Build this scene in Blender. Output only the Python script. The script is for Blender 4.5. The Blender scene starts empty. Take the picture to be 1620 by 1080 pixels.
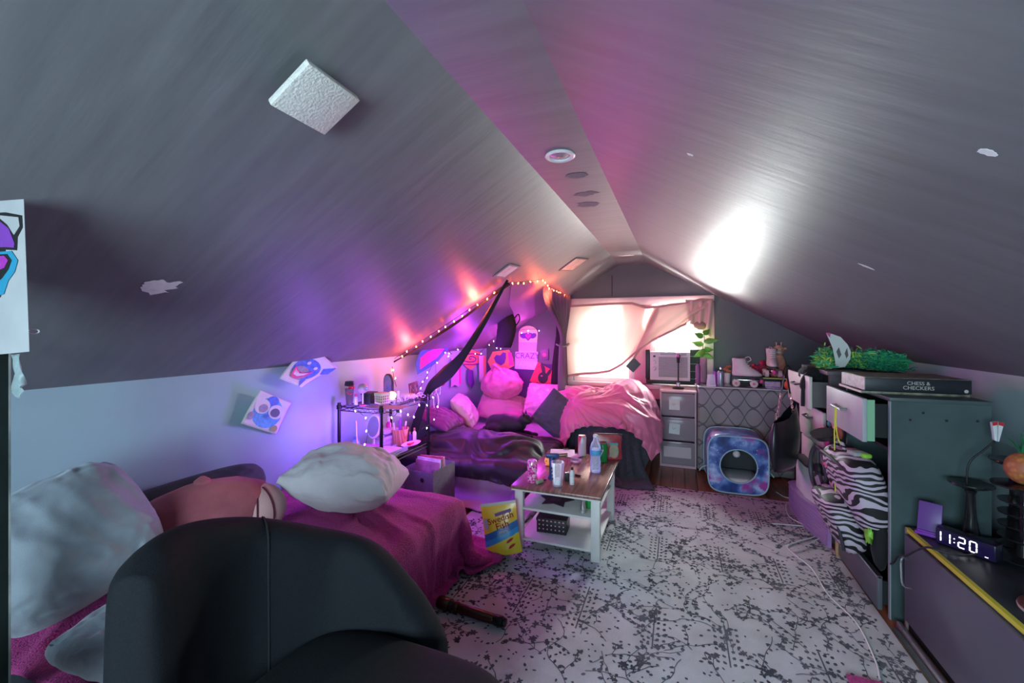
import bpy, bmesh, math, random
import numpy as np
from mathutils import Vector, Matrix, Euler, noise
random.seed(7); np.random.seed(7)
R = math.radians
scene = bpy.context.scene
col = scene.collection

# ------------------------------------------------------------------ camera
F_PX, CX, HY, CAM_H = 680.0, 810.0, 523.0, 1.15
YAW = math.atan(263.0 / F_PX)
CO, SI = math.cos(YAW), math.sin(YAW)
cam_d = bpy.data.cameras.new('camera'); cam = bpy.data.objects.new('camera', cam_d); col.objects.link(cam)
cam_d.sensor_width = 36.0; cam_d.lens = 36.0 * F_PX / 1620.0
cam_d.shift_y = -17.0 / 1620.0; cam_d.clip_start = 0.02
cam.location = (0, 0, CAM_H); cam.rotation_euler = (R(90), 0, YAW)
scene.camera = cam

def at(px, py, X=None, Y=None, Z=None):
    """where the sight line of a photo pixel meets a plane of the room"""
    u = (px - CX) / F_PX; v = -(py - HY) / F_PX
    d = Vector((u * CO - SI, u * SI + CO, v))
    t = X / d.x if X is not None else Y / d.y if Y is not None else (Z - CAM_H) / d.z
    return Vector((0, 0, CAM_H)) + d * t
def on_left_slope(px, py):
    u = (px - CX) / F_PX; v = -(py - HY) / F_PX
    d = Vector((u * CO - SI, u * SI + CO, v)); t = .967 / (v - .587 * d.x)
    return Vector((0, 0, CAM_H)) + d * t
def on_right_slope(px, py):
    u = (px - CX) / F_PX; v = -(py - HY) / F_PX
    d = Vector((u * CO - SI, u * SI + CO, v)); t = .4953 / (v + .541 * d.x)
    return Vector((0, 0, CAM_H)) + d * t

# ------------------------------------------------------------------ world and daylight
w = bpy.data.worlds.new('world'); scene.world = w; w.use_nodes = True
bg = w.node_tree.nodes['Background']; bg.inputs[0].default_value = (.86, .93, 1, 1); bg.inputs[1].default_value = 1.4
def area(name, loc, target, size, power, color, sy=None, spread=180):
    l = bpy.data.lights.new(name, 'AREA'); l.energy = power; l.color = color; l.size = size
    l.spread = R(spread)
    if sy: l.shape = 'RECTANGLE'; l.size_y = sy
    o = bpy.data.objects.new(name, l); col.objects.link(o); o.location = loc
    o.rotation_euler = (Vector(target) - Vector(loc)).to_track_quat('-Z', 'Y').to_euler(); return o
# daylight: the two windows of the far gable; added fill behind the camera
area('daylight_far_window', (.05, 4.75, 1.45), (-.15, 1.8, .3), .55, 45, (.93, .97, 1))
area('daylight_low_sky', (.14, 4.80, 1.20), (-.9, 1.5, .75), .75, 125, (.78, .96, .92), .50)
area('ground_bounce_fill', (.0, 4.88, .74), (-.3, 3.0, 1.80), .70, 170, (1, .95, .90), .45)  # added lamp, stands for ground bounce to brighten the far ceiling
area('daylight_curtained_window', (-.72, 4.62, 1.1), (-.72, 2, .9), .75, 3.6, (1, .95, .88), .8)
area('added_near_fill', (-.28, -1.28, 1.08), (-.5, 2, .8), 1.6, 66, (.60, .88, 1), .85)
scene.view_settings.view_transform = 'Standard'; scene.view_settings.look = 'None'
scene.view_settings.exposure = 0.8; scene.view_settings.gamma = 1.0
scene.view_settings.use_curve_mapping = False
scene.cycles.max_bounces = 8; scene.cycles.diffuse_bounces = 5; scene.cycles.glossy_bounces = 4
scene.cycles.transmission_bounces = 6; scene.cycles.transparent_max_bounces = 12
scene.cycles.sample_clamp_indirect = 4.0; scene.cycles.caustics_reflective = False; scene.cycles.caustics_refractive = False

# ------------------------------------------------------------------ materials
MATS = {}
def mat(name, c, rough=.6, metal=0, spec=.5, var=0, vscale=8, bump=0, bscale=40, stretch=None, c2=None,
        sheen=0, coat=0, emit=0, ecol=None, trans=0, alpha=1, ior=1.45, detail=4, rvar=0):
    if name in MATS: return MATS[name]
    m = bpy.data.materials.new(name); m.use_nodes = True; nt = m.node_tree
    b = nt.nodes['Principled BSDF']; I = b.inputs
    c = tuple(c) + ((1,) if len(c) == 3 else ()); I['Base Color'].default_value = c
    I['Roughness'].default_value = rough; I['Metallic'].default_value = metal; I['Specular IOR Level'].default_value = spec
    I['Sheen Weight'].default_value = sheen; I['Coat Weight'].default_value = coat; I['Coat Roughness'].default_value = .08
    I['Transmission Weight'].default_value = trans; I['Alpha'].default_value = alpha; I['IOR'].default_value = ior
    if sheen: I['Sheen Tint'].default_value = tuple(min(1, x * 1.5 + .15) for x in c[:3]) + (1,)
    if emit: I['Emission Color'].default_value = tuple(ecol or c[:3]) + (1,); I['Emission Strength'].default_value = emit
    def coords(sc):
        tc = nt.nodes.new('ShaderNodeTexCoord'); mp = nt.nodes.new('ShaderNodeMapping')
        mp.inputs['Scale'].default_value = stretch or (1, 1, 1)
        nt.links.new(tc.outputs['Object'], mp.inputs['Vector'])
        n = nt.nodes.new('ShaderNodeTexNoise'); n.inputs['Scale'].default_value = sc; n.inputs['Detail'].default_value = detail
        nt.links.new(mp.outputs['Vector'], n.inputs['Vector']); return n
    if var or c2:
        n = coords(vscale); r = nt.nodes.new('ShaderNodeValToRGB')
        r.color_ramp.elements[0].position = .3; r.color_ramp.elements[1].position = .7
        a = c2 if c2 else tuple(x * (1 - var) for x in c[:3]); bb = c[:3] if c2 else tuple(min(1, x * (1 + var)) for x in c[:3])
        r.color_ramp.elements[0].color = tuple(a[:3]) + (1,); r.color_ramp.elements[1].color = tuple(bb[:3]) + (1,)
        nt.links.new(n.outputs['Fac'], r.inputs['Fac']); nt.links.new(r.outputs['Color'], I['Base Color'])
        if rvar:
            mr = nt.nodes.new('ShaderNodeMapRange'); mr.inputs['To Min'].default_value = max(.03, rough - rvar); mr.inputs['To Max'].default_value = rough + rvar
            nt.links.new(n.outputs['Fac'], mr.inputs['Value']); nt.links.new(mr.outputs['Result'], I['Roughness'])
    if bump:
        n = coords(bscale); bp = nt.nodes.new('ShaderNodeBump'); bp.inputs['Strength'].default_value = bump; bp.inputs['Distance'].default_value = .01
        nt.links.new(n.outputs['Fac'], bp.inputs['Height']); nt.links.new(bp.outputs['Normal'], I['Normal'])
    MATS[name] = m; return m
def glass(name, c=(1, 1, 1), opac=.12, rough=.03):
    """thin clear plastic or glass: see-through mixed with gloss"""
    if name in MATS: return MATS[name]
    m = bpy.data.materials.new(name); m.use_nodes = True; nt = m.node_tree; nt.nodes.clear()
    out = nt.nodes.new('ShaderNodeOutputMaterial'); t = nt.nodes.new('ShaderNodeBsdfTransparent'); t.inputs[0].default_value = tuple(c) + (1,)
    p = nt.nodes.new('ShaderNodeBsdfPrincipled'); p.inputs['Base Color'].default_value = tuple(c) + (1,); p.inputs['Roughness'].default_value = rough
    f = nt.nodes.new('ShaderNodeFresnel'); f.inputs[0].default_value = 1.4
    ad = nt.nodes.new('ShaderNodeMath'); ad.operation = 'ADD'; ad.inputs[1].default_value = opac; ad.use_clamp = True
    mx = nt.nodes.new('ShaderNodeMixShader'); nt.links.new(f.outputs[0], ad.inputs[0]); nt.links.new(ad.outputs[0], mx.inputs[0])
    nt.links.new(t.outputs[0], mx.inputs[1]); nt.links.new(p.outputs[0], mx.inputs[2]); nt.links.new(mx.outputs[0], out.inputs[0])
    MATS[name] = m; return m
def sheer(name, c, trans=.6, clear=.0, var=.1, vscale=20, sheen=.2):
    """thin woven cloth that lets light through"""
    if name in MATS: return MATS[name]
    m = bpy.data.materials.new(name); m.use_nodes = True; nt = m.node_tree; nt.nodes.clear()
    out = nt.nodes.new('ShaderNodeOutputMaterial'); d = nt.nodes.new('ShaderNodeBsdfDiffuse'); tl = nt.nodes.new('ShaderNodeBsdfTranslucent')
    for q in (d, tl): q.inputs[0].default_value = tuple(c) + (1,)
    mx = nt.nodes.new('ShaderNodeMixShader'); mx.inputs[0].default_value = trans
    nt.links.new(d.outputs[0], mx.inputs[1]); nt.links.new(tl.outputs[0], mx.inputs[2]); last = mx
    if clear:
        tp = nt.nodes.new('ShaderNodeBsdfTransparent'); m2 = nt.nodes.new('ShaderNodeMixShader'); m2.inputs[0].default_value = clear
        nt.links.new(mx.outputs[0], m2.inputs[1]); nt.links.new(tp.outputs[0], m2.inputs[2]); last = m2
    nt.links.new(last.outputs[0], out.inputs[0]); MATS[name] = m; return m
def node_mat(name, rough, fn, spec=.5, sheen=0):
    """material whose base colour comes from fn(nt) -> colour socket"""
    if name in MATS: return MATS[name]
    m = bpy.data.materials.new(name); m.use_nodes = True; nt = m.node_tree; b = nt.nodes['Principled BSDF']
    b.inputs['Roughness'].default_value = rough; b.inputs['Specular IOR Level'].default_value = spec; b.inputs['Sheen Weight'].default_value = sheen
    nt.links.new(fn(nt), b.inputs['Base Color']); MATS[name] = m; return m
def ramp_of(nt, fac, stops, const=False):
    r = nt.nodes.new('ShaderNodeValToRGB'); r.color_ramp.interpolation = 'CONSTANT' if const else 'LINEAR'
    e = r.color_ramp.elements
    while len(e) > 1: e.remove(e[-1])
    e[0].position = stops[0][0]; e[0].color = tuple(stops[0][1]) + (1,)
    for p, c in stops[1:]:
        x = e.new(p); x.color = tuple(c) + (1,)
    nt.links.new(fac, r.inputs['Fac']); return r.outputs['Color']
def obj_coords(nt, scale=(1, 1, 1), rot=(0, 0, 0)):
    tc = nt.nodes.new('ShaderNodeTexCoord'); mp = nt.nodes.new('ShaderNodeMapping')
    mp.inputs['Scale'].default_value = scale; mp.inputs['Rotation'].default_value = rot
    nt.links.new(tc.outputs['Object'], mp.inputs['Vector']); return mp.outputs['Vector']

# ------------------------------------------------------------------ mesh helpers
class MB:
    def __init__(self): self.v = []; self.f = []
    def add(self, vs, fs, M=None):
        o = len(self.v)
        self.v += [tuple(M @ Vector(p)) if M is not None else tuple(p) for p in vs]
        self.f += [tuple(i + o for i in q) for q in fs]; return self
    def box(self, c, s, rot=(0, 0, 0), bev=0, seg=2):
        bm = bmesh.new(); bmesh.ops.create_cube(bm, size=1)
        for q in bm.verts: q.co = Vector((q.co.x * s[0], q.co.y * s[1], q.co.z * s[2]))
        if bev: bmesh.ops.bevel(bm, geom=bm.edges[:], offset=bev, segments=seg, profile=.5, affect='EDGES')
        M = Matrix.Translation(c) @ Euler(rot).to_matrix().to_4x4(); bm.verts.index_update()
        self.add([q.co for q in bm.verts], [[q.index for q in f.verts] for f in bm.faces], M); bm.free(); return self
    def b2(self, a, b, bev=0):
        return self.box([(a[i] + b[i]) / 2 for i in range(3)], [abs(b[i] - a[i]) for i in range(3)], bev=bev)
    def tube(self, pts, r, n=8, cap=True, closed=False):
        pts = [Vector(p) for p in pts]; k = len(pts)
        rs = r if hasattr(r, '__len__') else [r] * k
        o = len(self.v); up = None
        for i, p in enumerate(pts):
            a = pts[i - 1] if (i or closed) else p; b = pts[(i + 1) % k] if (i < k - 1 or closed) else p
            d = (b - a).normalized() if (b - a).length > 1e-9 else Vector((0, 0, 1))
            if up is None: up = Vector((0, 0, 1)) if abs(d.z) < .9 else Vector((1, 0, 0))
            s = d.cross(up)
            if s.length < 1e-4: s = d.cross(Vector((0, 1, 0)))
            s.normalize(); up = s.cross(d).normalized()
            for j in range(n):
                t = 2 * math.pi * j / n; self.v.append(tuple(p + (s * math.cos(t) + up * math.sin(t)) * rs[i]))
        for i in range(k if closed else k - 1):
            i2 = (i + 1) % k
            for j in range(n):
                j2 = (j + 1) % n; self.f.append((o + i * n + j, o + i * n + j2, o + i2 * n + j2, o + i2 * n + j))
        if cap and not closed:
            self.f.append(tuple(o + j for j in range(n))[::-1]); self.f.append(tuple(o + (k - 1) * n + j for j in range(n)))
        return self
    def lathe(self, prof, c=(0, 0, 0), n=20, M=None, sq=None):
        o = len(self.v); C = Matrix.Translation(c) if M is None else M
        for (r, z) in prof:
            for j in range(n):
                t = 2 * math.pi * j / n; x, y = math.cos(t), math.sin(t)
                if sq:
                    k = (abs(x) ** sq + abs(y) ** sq) ** (-1 / sq); x *= k; y *= k
                self.v.append(tuple(C @ Vector((r * x, r * y, z))))
        for i in range(len(prof) - 1):
            for j in range(n):
                j2 = (j + 1) % n; self.f.append((o + i * n + j, o + i * n + j2, o + (i + 1) * n + j2, o + (i + 1) * n + j))
        self.f.append(tuple(o + j for j in range(n))[::-1]); self.f.append(tuple(o + (len(prof) - 1) * n + j for j in range(n))); return self
    def ball(self, c, r, nu=20, nv=12, M=None, fn=None):
        r = r if hasattr(r, '__len__') else (r, r, r); o = len(self.v)
        for i in range(nv + 1):
            ph = math.pi * i / nv
            for j in range(nu):
                t = 2 * math.pi * j / nu
                d = Vector((math.sin(ph) * math.cos(t), math.sin(ph) * math.sin(t), math.cos(ph)))
                k = fn(d) if fn else 1
                p = Vector((d.x * r[0] * k, d.y * r[1] * k, d.z * r[2] * k))
                self.v.append(tuple((M @ p if M is not None else p) + Vector(c)))
        for i in range(nv):
            for j in range(nu):
                j2 = (j + 1) % nu; self.f.append((o + i * nu + j, o + (i + 1) * nu + j, o + (i + 1) * nu + j2, o + i * nu + j2))
        return self
    def prism(self, poly, th, M=None):
        n = len(poly)
        vs = [(x, y, 0) for x, y in poly] + [(x, y, th) for x, y in poly]
        fs = [tuple(range(n))[::-1], tuple(range(n, 2 * n))] + [(i, (i + 1) % n, n + (i + 1) % n, n + i) for i in range(n)]
        return self.add(vs, fs, M)
    def grid(self, P, closed_u=False):
        ny, nx = P.shape[:2]; o = len(self.v); self.v += [tuple(map(float, q)) for q in P.reshape(-1, 3)]
        for j in range(ny - 1):
            for i in range(nx if closed_u else nx - 1):
                i2 = (i + 1) % nx; self.f.append((o + j * nx + i, o + j * nx + i2, o + (j + 1) * nx + i2, o + (j + 1) * nx + i))
        return self
    def build(self, name, m, parent=None, smooth=40, world=False, solid=0, sub=0):
        me = bpy.data.meshes.new(name); vs = self.v
        if world and parent is not None:
            inv = parent_matrix(parent).inverted(); vs = [tuple(inv @ Vector(p)) for p in vs]
        me.from_pydata(vs, [], self.f); me.update()
        bm = bmesh.new(); bm.from_mesh(me)
        bmesh.ops.remove_doubles(bm, verts=bm.verts, dist=1e-6)
        bmesh.ops.recalc_face_normals(bm, faces=bm.faces); bm.to_mesh(me); bm.free()
        for mm in (m if isinstance(m, (list, tuple)) else [m]): me.materials.append(mm)
        o = bpy.data.objects.new(name, me); col.objects.link(o)
        if parent is not None: o.parent = parent
        if smooth:
            me.polygons.foreach_set('use_smooth', [True] * len(me.polygons)); me.set_sharp_from_angle(angle=R(smooth))
        if solid:
            s = o.modifiers.new('thickness', 'SOLIDIFY'); s.thickness = solid; s.offset = 0
        if sub:
            s = o.modifiers.new('smooth', 'SUBSURF'); s.levels = sub; s.render_levels = sub
        return o
def parent_matrix(o):
    M = o.matrix_basis.copy()
    return parent_matrix(o.parent) @ M if o.parent else M
def tag(o, label=None, cat=None, group=None, kind=None):
    if label: o['label'] = label
    if cat: o['category'] = cat
    if group: o['group'] = group
    if kind: o['kind'] = kind
    return o
def thing(name, label, cat, loc=(0, 0, 0), rz=0, group=None, rot=None):
    o = bpy.data.objects.new(name, None); col.objects.link(o); o.empty_display_size = .02
    o.location = loc; o.rotation_euler = rot or (0, 0, rz); return tag(o, label, cat, group)
def dup(o, parent=None):
    c = o.copy(); col.objects.link(c); c.parent = parent
    for ch in list(o.children): dup(ch, c)
    return c
def frame(o, x, y=None, n=None):
    """matrix with origin o, x axis x, and a normal or y axis"""
    x = Vector(x).normalized()
    if n is None: n = x.cross(Vector(y))
    n = Vector(n).normalized(); y = n.cross(x).normalized()
    M = Matrix((x, y, n)).transposed().to_4x4(); M.translation = Vector(o); return M
def text_mb(s, size, M, th=.0006, align='CENTER', spacing=1, xs=1, rot=0):
    cu = bpy.data.curves.new('lettering', 'FONT'); cu.body = s; cu.size = size; cu.align_x = align; cu.align_y = 'CENTER'
    cu.extrude = th; cu.space_character = spacing; cu.resolution_u = 3
    o = bpy.data.objects.new('lettering', cu); me = bpy.data.meshes.new_from_object(o)
    mb = MB(); mb.add([(v.co.x * xs, v.co.y, v.co.z) for v in me.vertices], [tuple(p.vertices) for p in me.polygons], M @ Matrix.Rotation(rot, 4, 'Z'))
    bpy.data.objects.remove(o); bpy.data.curves.remove(cu); bpy.data.meshes.remove(me); return mb
def fbm(x, y, z=0, s=1, o=3):
    t = 0; a = 1
    for i in range(o):
        t += a * noise.noise(Vector((x * s, y * s, z * s + i * 7.3))); s *= 2.1; a *= .5
    return t
def circ(r, n=20, cx=0, cy=0, a0=0, a1=360, ry=None):
    full = abs(a1 - a0) >= 360
    return [(cx + r * math.cos(R(a0 + (a1 - a0) * i / (n if full else n - 1))), cy + (ry or r) * math.sin(R(a0 + (a1 - a0) * i / (n if full else n - 1)))) for i in range(n)]
def rrect(w, h, r, n=4):
    p = []
    for cx, cy, a in ((w/2-r, h/2-r, 0), (-w/2+r, h/2-r, 90), (-w/2+r, -h/2+r, 180), (w/2-r, -h/2+r, 270)):
        p += [(cx + r * math.cos(R(a + 90 * i / n)), cy + r * math.sin(R(a + 90 * i / n))) for i in range(n + 1)]
    return p
def smooth_path(pts, n=6):
    """Catmull-Rom through points"""
    P = [Vector(p) for p in pts]; out = []
    for i in range(len(P) - 1):
        a = P[max(0, i - 1)]; b = P[i]; c = P[i + 1]; d = P[min(len(P) - 1, i + 2)]
        for k in range(n):
            t = k / n
            out.append(.5 * ((2 * b) + (c - a) * t + (2 * a - 5 * b + 4 * c - d) * t * t + (3 * b - a - 3 * c + d) * t ** 3))
    return out + [P[-1]]

# ------------------------------------------------------------------ cloth: sheets of points that fall and fold over solid shapes
def col_box(lo, hi, r=.03):
    lo = np.array(lo); hi = np.array(hi); c = (lo + hi) / 2; b = (hi - lo) / 2 - r
    def f(p):
        q = p - c; a = np.clip(q, -b, b); d = q - a; L = np.linalg.norm(d, axis=1)
        out = p.copy(); inside = L < 1e-9
        hit = (L < r) & ~inside
        out[hit] = c + a[hit] + d[hit] / L[hit][:, None] * r
        if inside.any():
            qi = q[inside]; g = b + r - np.abs(qi); k = g.argmin(axis=1); rows = np.arange(len(qi))
            qi = qi.copy(); qi[rows, k] = np.where(qi[rows, k] >= 0, 1, -1) * (b + r)[k]; out[inside] = c + qi
        return out, hit | inside
    return f
def col_ell(c, r):
    c = np.array(c); r = np.array(r)
    def f(p):
        q = (p - c) / r; k = np.linalg.norm(q, axis=1); hit = k < 1; out = p.copy()
        out[hit] = c + q[hit] / np.maximum(k[hit], 1e-3)[:, None] * r; return out, hit
    return f
def col_floor(z):
    def f(p):
        hit = p[:, 2] < z; out = p.copy(); out[hit, 2] = z; return out, hit
    return f
def drape(P, colliders, steps=160, it=6, g=-.0009, rest=1.0, pins=None, damp=.97, fric=.75, bend=.25, jit=.004, seed=1, wind=None):
    rng = np.random.RandomState(seed); ny, nx = P.shape[:2]
    X = P.astype(float).copy(); X += rng.normal(0, jit, X.shape); prev = X.copy(); base = P.copy()
    def pairs(dy, dx, k):
        L = np.linalg.norm(P[dy:, dx:] - P[:ny - dy, :nx - dx], axis=2).mean() * rest if dx >= 0 else None
        return dy, dx, L, k
    cons = [pairs(0, 1, 1), pairs(1, 0, 1), pairs(1, 1, .6), pairs(0, 2, bend), pairs(2, 0, bend)]
    diagL = cons[2][2]
    for s in range(steps):
        v = (X - prev) * damp; prev = X.copy(); X = X + v; X[..., 2] += g
        if wind is not None: X += wind
        for _ in range(it):
            for dy, dx, L, k in cons:
                st = 2 * max(dy, dx)
                for ph in ((0,), (1,)) if max(dy, dx) == 1 else ((0,),):
                    if dy and dx:
                        A = X[ph[0]:ny - 1:2, :nx - 1]; B = X[ph[0] + 1:ny:2, 1:nx]
                        n = min(len(A), len(B)); A = A[:n]; B = B[:n]
                    elif max(dy, dx) == 1:
                        if dx: A = X[:, ph[0]:nx - 1:2]; B = X[:, ph[0] + 1:nx:2]
                        else: A = X[ph[0]:ny - 1:2]; B = X[ph[0] + 1:ny:2]
                    else:
                        for o in range(2 * max(dy, dx)):
                            pass
                        if dx: A = X[:, 0:nx - 2]; B = X[:, 2:nx]
                        else: A = X[0:ny - 2]; B = X[2:ny]
                    d = B - A; l = np.linalg.norm(d, axis=2, keepdims=True) + 1e-9
                    kk = k * .5
                    if max(dy, dx) == 2: kk *= .35; e = np.minimum(0, l - L)
                    else: e = l - L
                    c = d / l * e * kk
                    if max(dy, dx) == 2:
                        t = np.zeros_like(X)
                        if dx: t[:, :nx - 2] += c; t[:, 2:] -= c
                        else: t[:ny - 2] += c; t[2:] -= c
                        X = X + t
                    else:
                        A += c; B -= c
            if diagL:
                for ph in (0, 1):
                    A = X[ph:ny - 1:2, 1:]; B = X[ph + 1:ny:2, :-1]; n = min(len(A), len(B)); A = A[:n]; B = B[:n]
                    d = B - A; l = np.linalg.norm(d, axis=2, keepdims=True) + 1e-9; c = d / l * (l - diagL) * .3
                    A += c; B -= c
            if pins is not None: X[pins] = base[pins]
        p = X.reshape(-1, 3); pp = prev.reshape(-1, 3)
        for f in colliders:
            p2, hit = f(p); p = p2
            if hit.any(): pp[hit] = pp[hit] + (p[hit] - pp[hit]) * fric
        X = p.reshape(ny, nx, 3); prev = pp.reshape(ny, nx, 3)
    return X
def sheet(o, ex, ey, nx, ny):
    o = np.array(o); ex = np.array(ex); ey = np.array(ey)
    i = np.linspace(0, 1, nx)[None, :, None]; j = np.linspace(0, 1, ny)[:, None, None]
    return o + ex * i + ey * j
def cloth_obj(name, X, m, parent=None, solid=.006, sub=1):
    return MB().grid(X).build(name, m, parent, smooth=180, solid=solid, sub=sub)
def wrinkle(X, amp, su=2.0, sv=9.0, ang=0, seed=0, up=2, warp=.5, centre=None, sharp=1.4, mod=1.2):
    """press fold ridges into a sheet: crests run along one direction, or fan out from a gathered point"""
    ny, nx = X.shape[:2]
    if up > 1:
        a = np.linspace(0, ny - 1, (ny - 1) * up + 1); b = np.linspace(0, nx - 1, (nx - 1) * up + 1)
        i0 = np.minimum(a.astype(int), ny - 2); j0 = np.minimum(b.astype(int), nx - 2); fa = (a - i0)[:, None, None]; fb = (b - j0)[None, :, None]
        X = (X[i0][:, j0] * (1 - fa) + X[i0 + 1][:, j0] * fa) * (1 - fb) + (X[i0][:, j0 + 1] * (1 - fa) + X[i0 + 1][:, j0 + 1] * fa) * fb
        ny, nx = X.shape[:2]
    du = np.linalg.norm(np.diff(X, axis=1), axis=2).mean(); dv = np.linalg.norm(np.diff(X, axis=0), axis=2).mean()
    N = np.cross(np.gradient(X, axis=1), np.gradient(X, axis=0)); N /= np.linalg.norm(N, axis=2, keepdims=True) + 1e-9
    if N[..., 2].mean() < 0: N = -N
    ca, sa = math.cos(ang), math.sin(ang); D = np.zeros((ny, nx, 1))
    for j in range(ny):
        for i in range(nx):
            u, v = i * du, j * dv; wn = noise.noise(Vector((u * 3.1, v * 3.1, seed + 5))) * warp
            if centre is not None:
                x, y = u - centre[0], v - centre[1]; r = math.hypot(x, y); p, q = r * su + wn * .4, (math.atan2(y, x) + wn * .5) * sv; k = min(1, r / .10)
            else: p, q = (u * ca + v * sa) * su + wn, (-u * sa + v * ca) * sv + wn * 1.6; k = 1
            n1 = noise.noise(Vector((p, q, seed))); n2 = noise.noise(Vector((p * 1.9, q * 1.9, seed + 9)))
            rd = (1 - min(1, 2.2 * abs(n1))) ** sharp + .35 * (1 - min(1, 2.2 * abs(n2))) ** sharp
            md = .35 + .65 * min(1, max(0, .5 + mod * noise.noise(Vector((u * 2.2, v * 2.2, seed + 20)))))
            D[j, i, 0] = amp * rd * md * k
    return X + N * D
def pillow_mb(L, W, T, seed=0, wr=.012, n=44, pinch=.10, droop=0, rnd=.08):
    """stuffed cushion lying in its own xy plane"""
    mb = MB(); tops = []
    for side in (1, -1):
        P = np.zeros((n, n, 3))
        for j in range(n):
            for i in range(n):
                u = -1 + 2 * i / (n - 1); v = -1 + 2 * j / (n - 1)
                u = math.copysign(abs(u) ** .8, u); v = math.copysign(abs(v) ** .8, v)
                x = u * L / 2 * (1 - pinch * (1 - abs(u) ** 0) - pinch * (1 - v * v) * abs(u) ** 4 * .8); y = v * W / 2 * (1 - pinch * (1 - u * u) * abs(v) ** 4 * .8)
                h = max(0, (1 - abs(u) ** 2.1)) ** .62 * max(0, (1 - abs(v) ** 2.1)) ** .62
                k = fbm(u * 1.3 + seed, v * 1.3, seed * 1.7, 1.6, 4)
                edge = max(abs(u), abs(v)) ** 3
                rd = 1 - min(1, 2.4 * abs(noise.noise(Vector((u * 1.1 + k * .4 + seed, v * 3.4 - u * .9, seed))))); rd2 = 1 - min(1, 2.4 * abs(noise.noise(Vector((u * 3.6 + v, v * 1.3 + k * .4, seed + 3)))))
                fold = math.sin((u * 5 + v * 3 + k * 4) * 2 + seed) * edge * .4 + .7 * k + .9 * rd ** 1.5 + .5 * rd2 ** 1.5
                z = side * h * T / 2 + (fold * wr * (1 if h > .02 else 0)) * (1 if side > 0 else .4) - droop * (u * u + v * v)
                k2 = 1 - rnd * (u * v) ** 2; P[j, i] = (x * k2, y * k2, z)
        mb.grid(P)
    return mb
# ================================================================== the room
XL, XR, YB, YN = -1.976, 1.243, 4.33, -1.15
def ceil_z(x): return 2.117 + .587 * x if x < -.54 else 1.80 if x < -.286 else 1.80 - .541 * (x + .286)
m_ceil = mat('ceiling_paint', (.165, .17, .18), .48, spec=.55, var=.12, vscale=5, bump=.10, bscale=9, stretch=(.6, 4.5, .6), detail=3, rvar=.05)
m_knee = mat('knee_wall_paint', (.42, .52, .57), .5, var=.05, vscale=3, bump=.04, bscale=60)
m_gable = mat('gable_paint', (.10, .105, .12), .55, var=.08, vscale=4, bump=.05, bscale=50)
m_trimw = mat('pale_pink_trim_paint', (.72, .58, .62), .45, var=.06, vscale=10)
m_plank = [mat('floor_wood_%s' % k, c, .35, var=.35, vscale=6, stretch=(6, .5, 6), spec=.5) for k, c in zip('abc', ((.30, .10, .05), (.35, .12, .06), (.25, .085, .04)))]
m_patch = mat('bare_plaster', (.86, .85, .84), .9, var=.08, vscale=60)
m_filler = mat('grey_filler', (.16, .155, .16), .9, var=.1, vscale=50)

fl = MB().b2((XL, YN, -.06), (XR, YB, -.012)).build('floor', mat('subfloor', (.1, .05, .03), .8)); tag(fl, kind='structure')
x = XL; i = 0
while x < XR - .01:
    x2 = min(XR, x + .088)
    MB().b2((x + .001, YN, -.011), (x2 - .001, YB, 0), bev=.0015).build('plank', m_plank[(i * 7) % 3], fl); x = x2; i += 1
prof = [(XL, ceil_z(XL)), (-.54, 1.80), (-.286, 1.80), (XR, ceil_z(XR)), (XR + .1, ceil_z(XR)), (XR + .1, 1.1), (-.26, 1.9), (-.56, 1.9), (XL - .1, 1.1), (XL - .1, ceil_z(XL))]
ceil = MB().prism(prof, YB - YN, Matrix(((1, 0, 0, 0), (0, 0, 1, YN), (0, 1, 0, 0), (0, 0, 0, 1)))).build('ceiling', m_ceil, smooth=0); tag(ceil, kind='structure')
wl = MB().b2((XL - .1, YN, -.06), (XL, YB, ceil_z(XL))).build('wall_left', mat('blue_grey_knee_paint', (.34, .50, .58), .5, var=.05, vscale=3, bump=.04, bscale=60), smooth=0); tag(wl, kind='structure')
wr = MB().b2((XR, YN, -.06), (XR + .1, YB, ceil_z(XR))).build('wall_right', m_knee, smooth=0); tag(wr, kind='structure')
def gable(name, y0, y1, holes, m):
    mb = MB(); xs = sorted({XL, -.54, -.286, XR} | {h[0] for h in holes} | {h[1] for h in holes})
    for a, b in zip(xs, xs[1:]):
        mid = (a + b) / 2; hs = [h for h in holes if h[0] < mid < h[1]]; za = zb = -.06
        spans = []
        for h in hs: spans.append((za, zb, h[2], h[2])); za = zb = h[3]
        spans.append((za, zb, ceil_z(a + 1e-6), ceil_z(b - 1e-6)))
        for p0, p1, q0, q1 in spans:
            vs = [(a, y0, p0), (b, y0, p1), (b, y0, q1), (a, y0, q0), (a, y1, p0), (b, y1, p1), (b, y1, q1), (a, y1, q0)]
            mb.add(vs, [(0, 1, 2, 3), (7, 6, 5, 4), (0, 4, 5, 1), (1, 5, 6, 2), (2, 6, 7, 3), (3, 7, 4, 0)])
    return tag(mb.build(name, m, smooth=0), kind='structure')
W1 = (-1.0, -.40, .62, 1.40); W2 = (-.24, .22, .62, 1.40); W3 = (-1.08, .52, .45, 1.36)
gable('wall_back', YB, YB + .12, [W1, W2], m_gable)
gable('wall_near', YN - .1, YN, [W3], m_gable)
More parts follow.
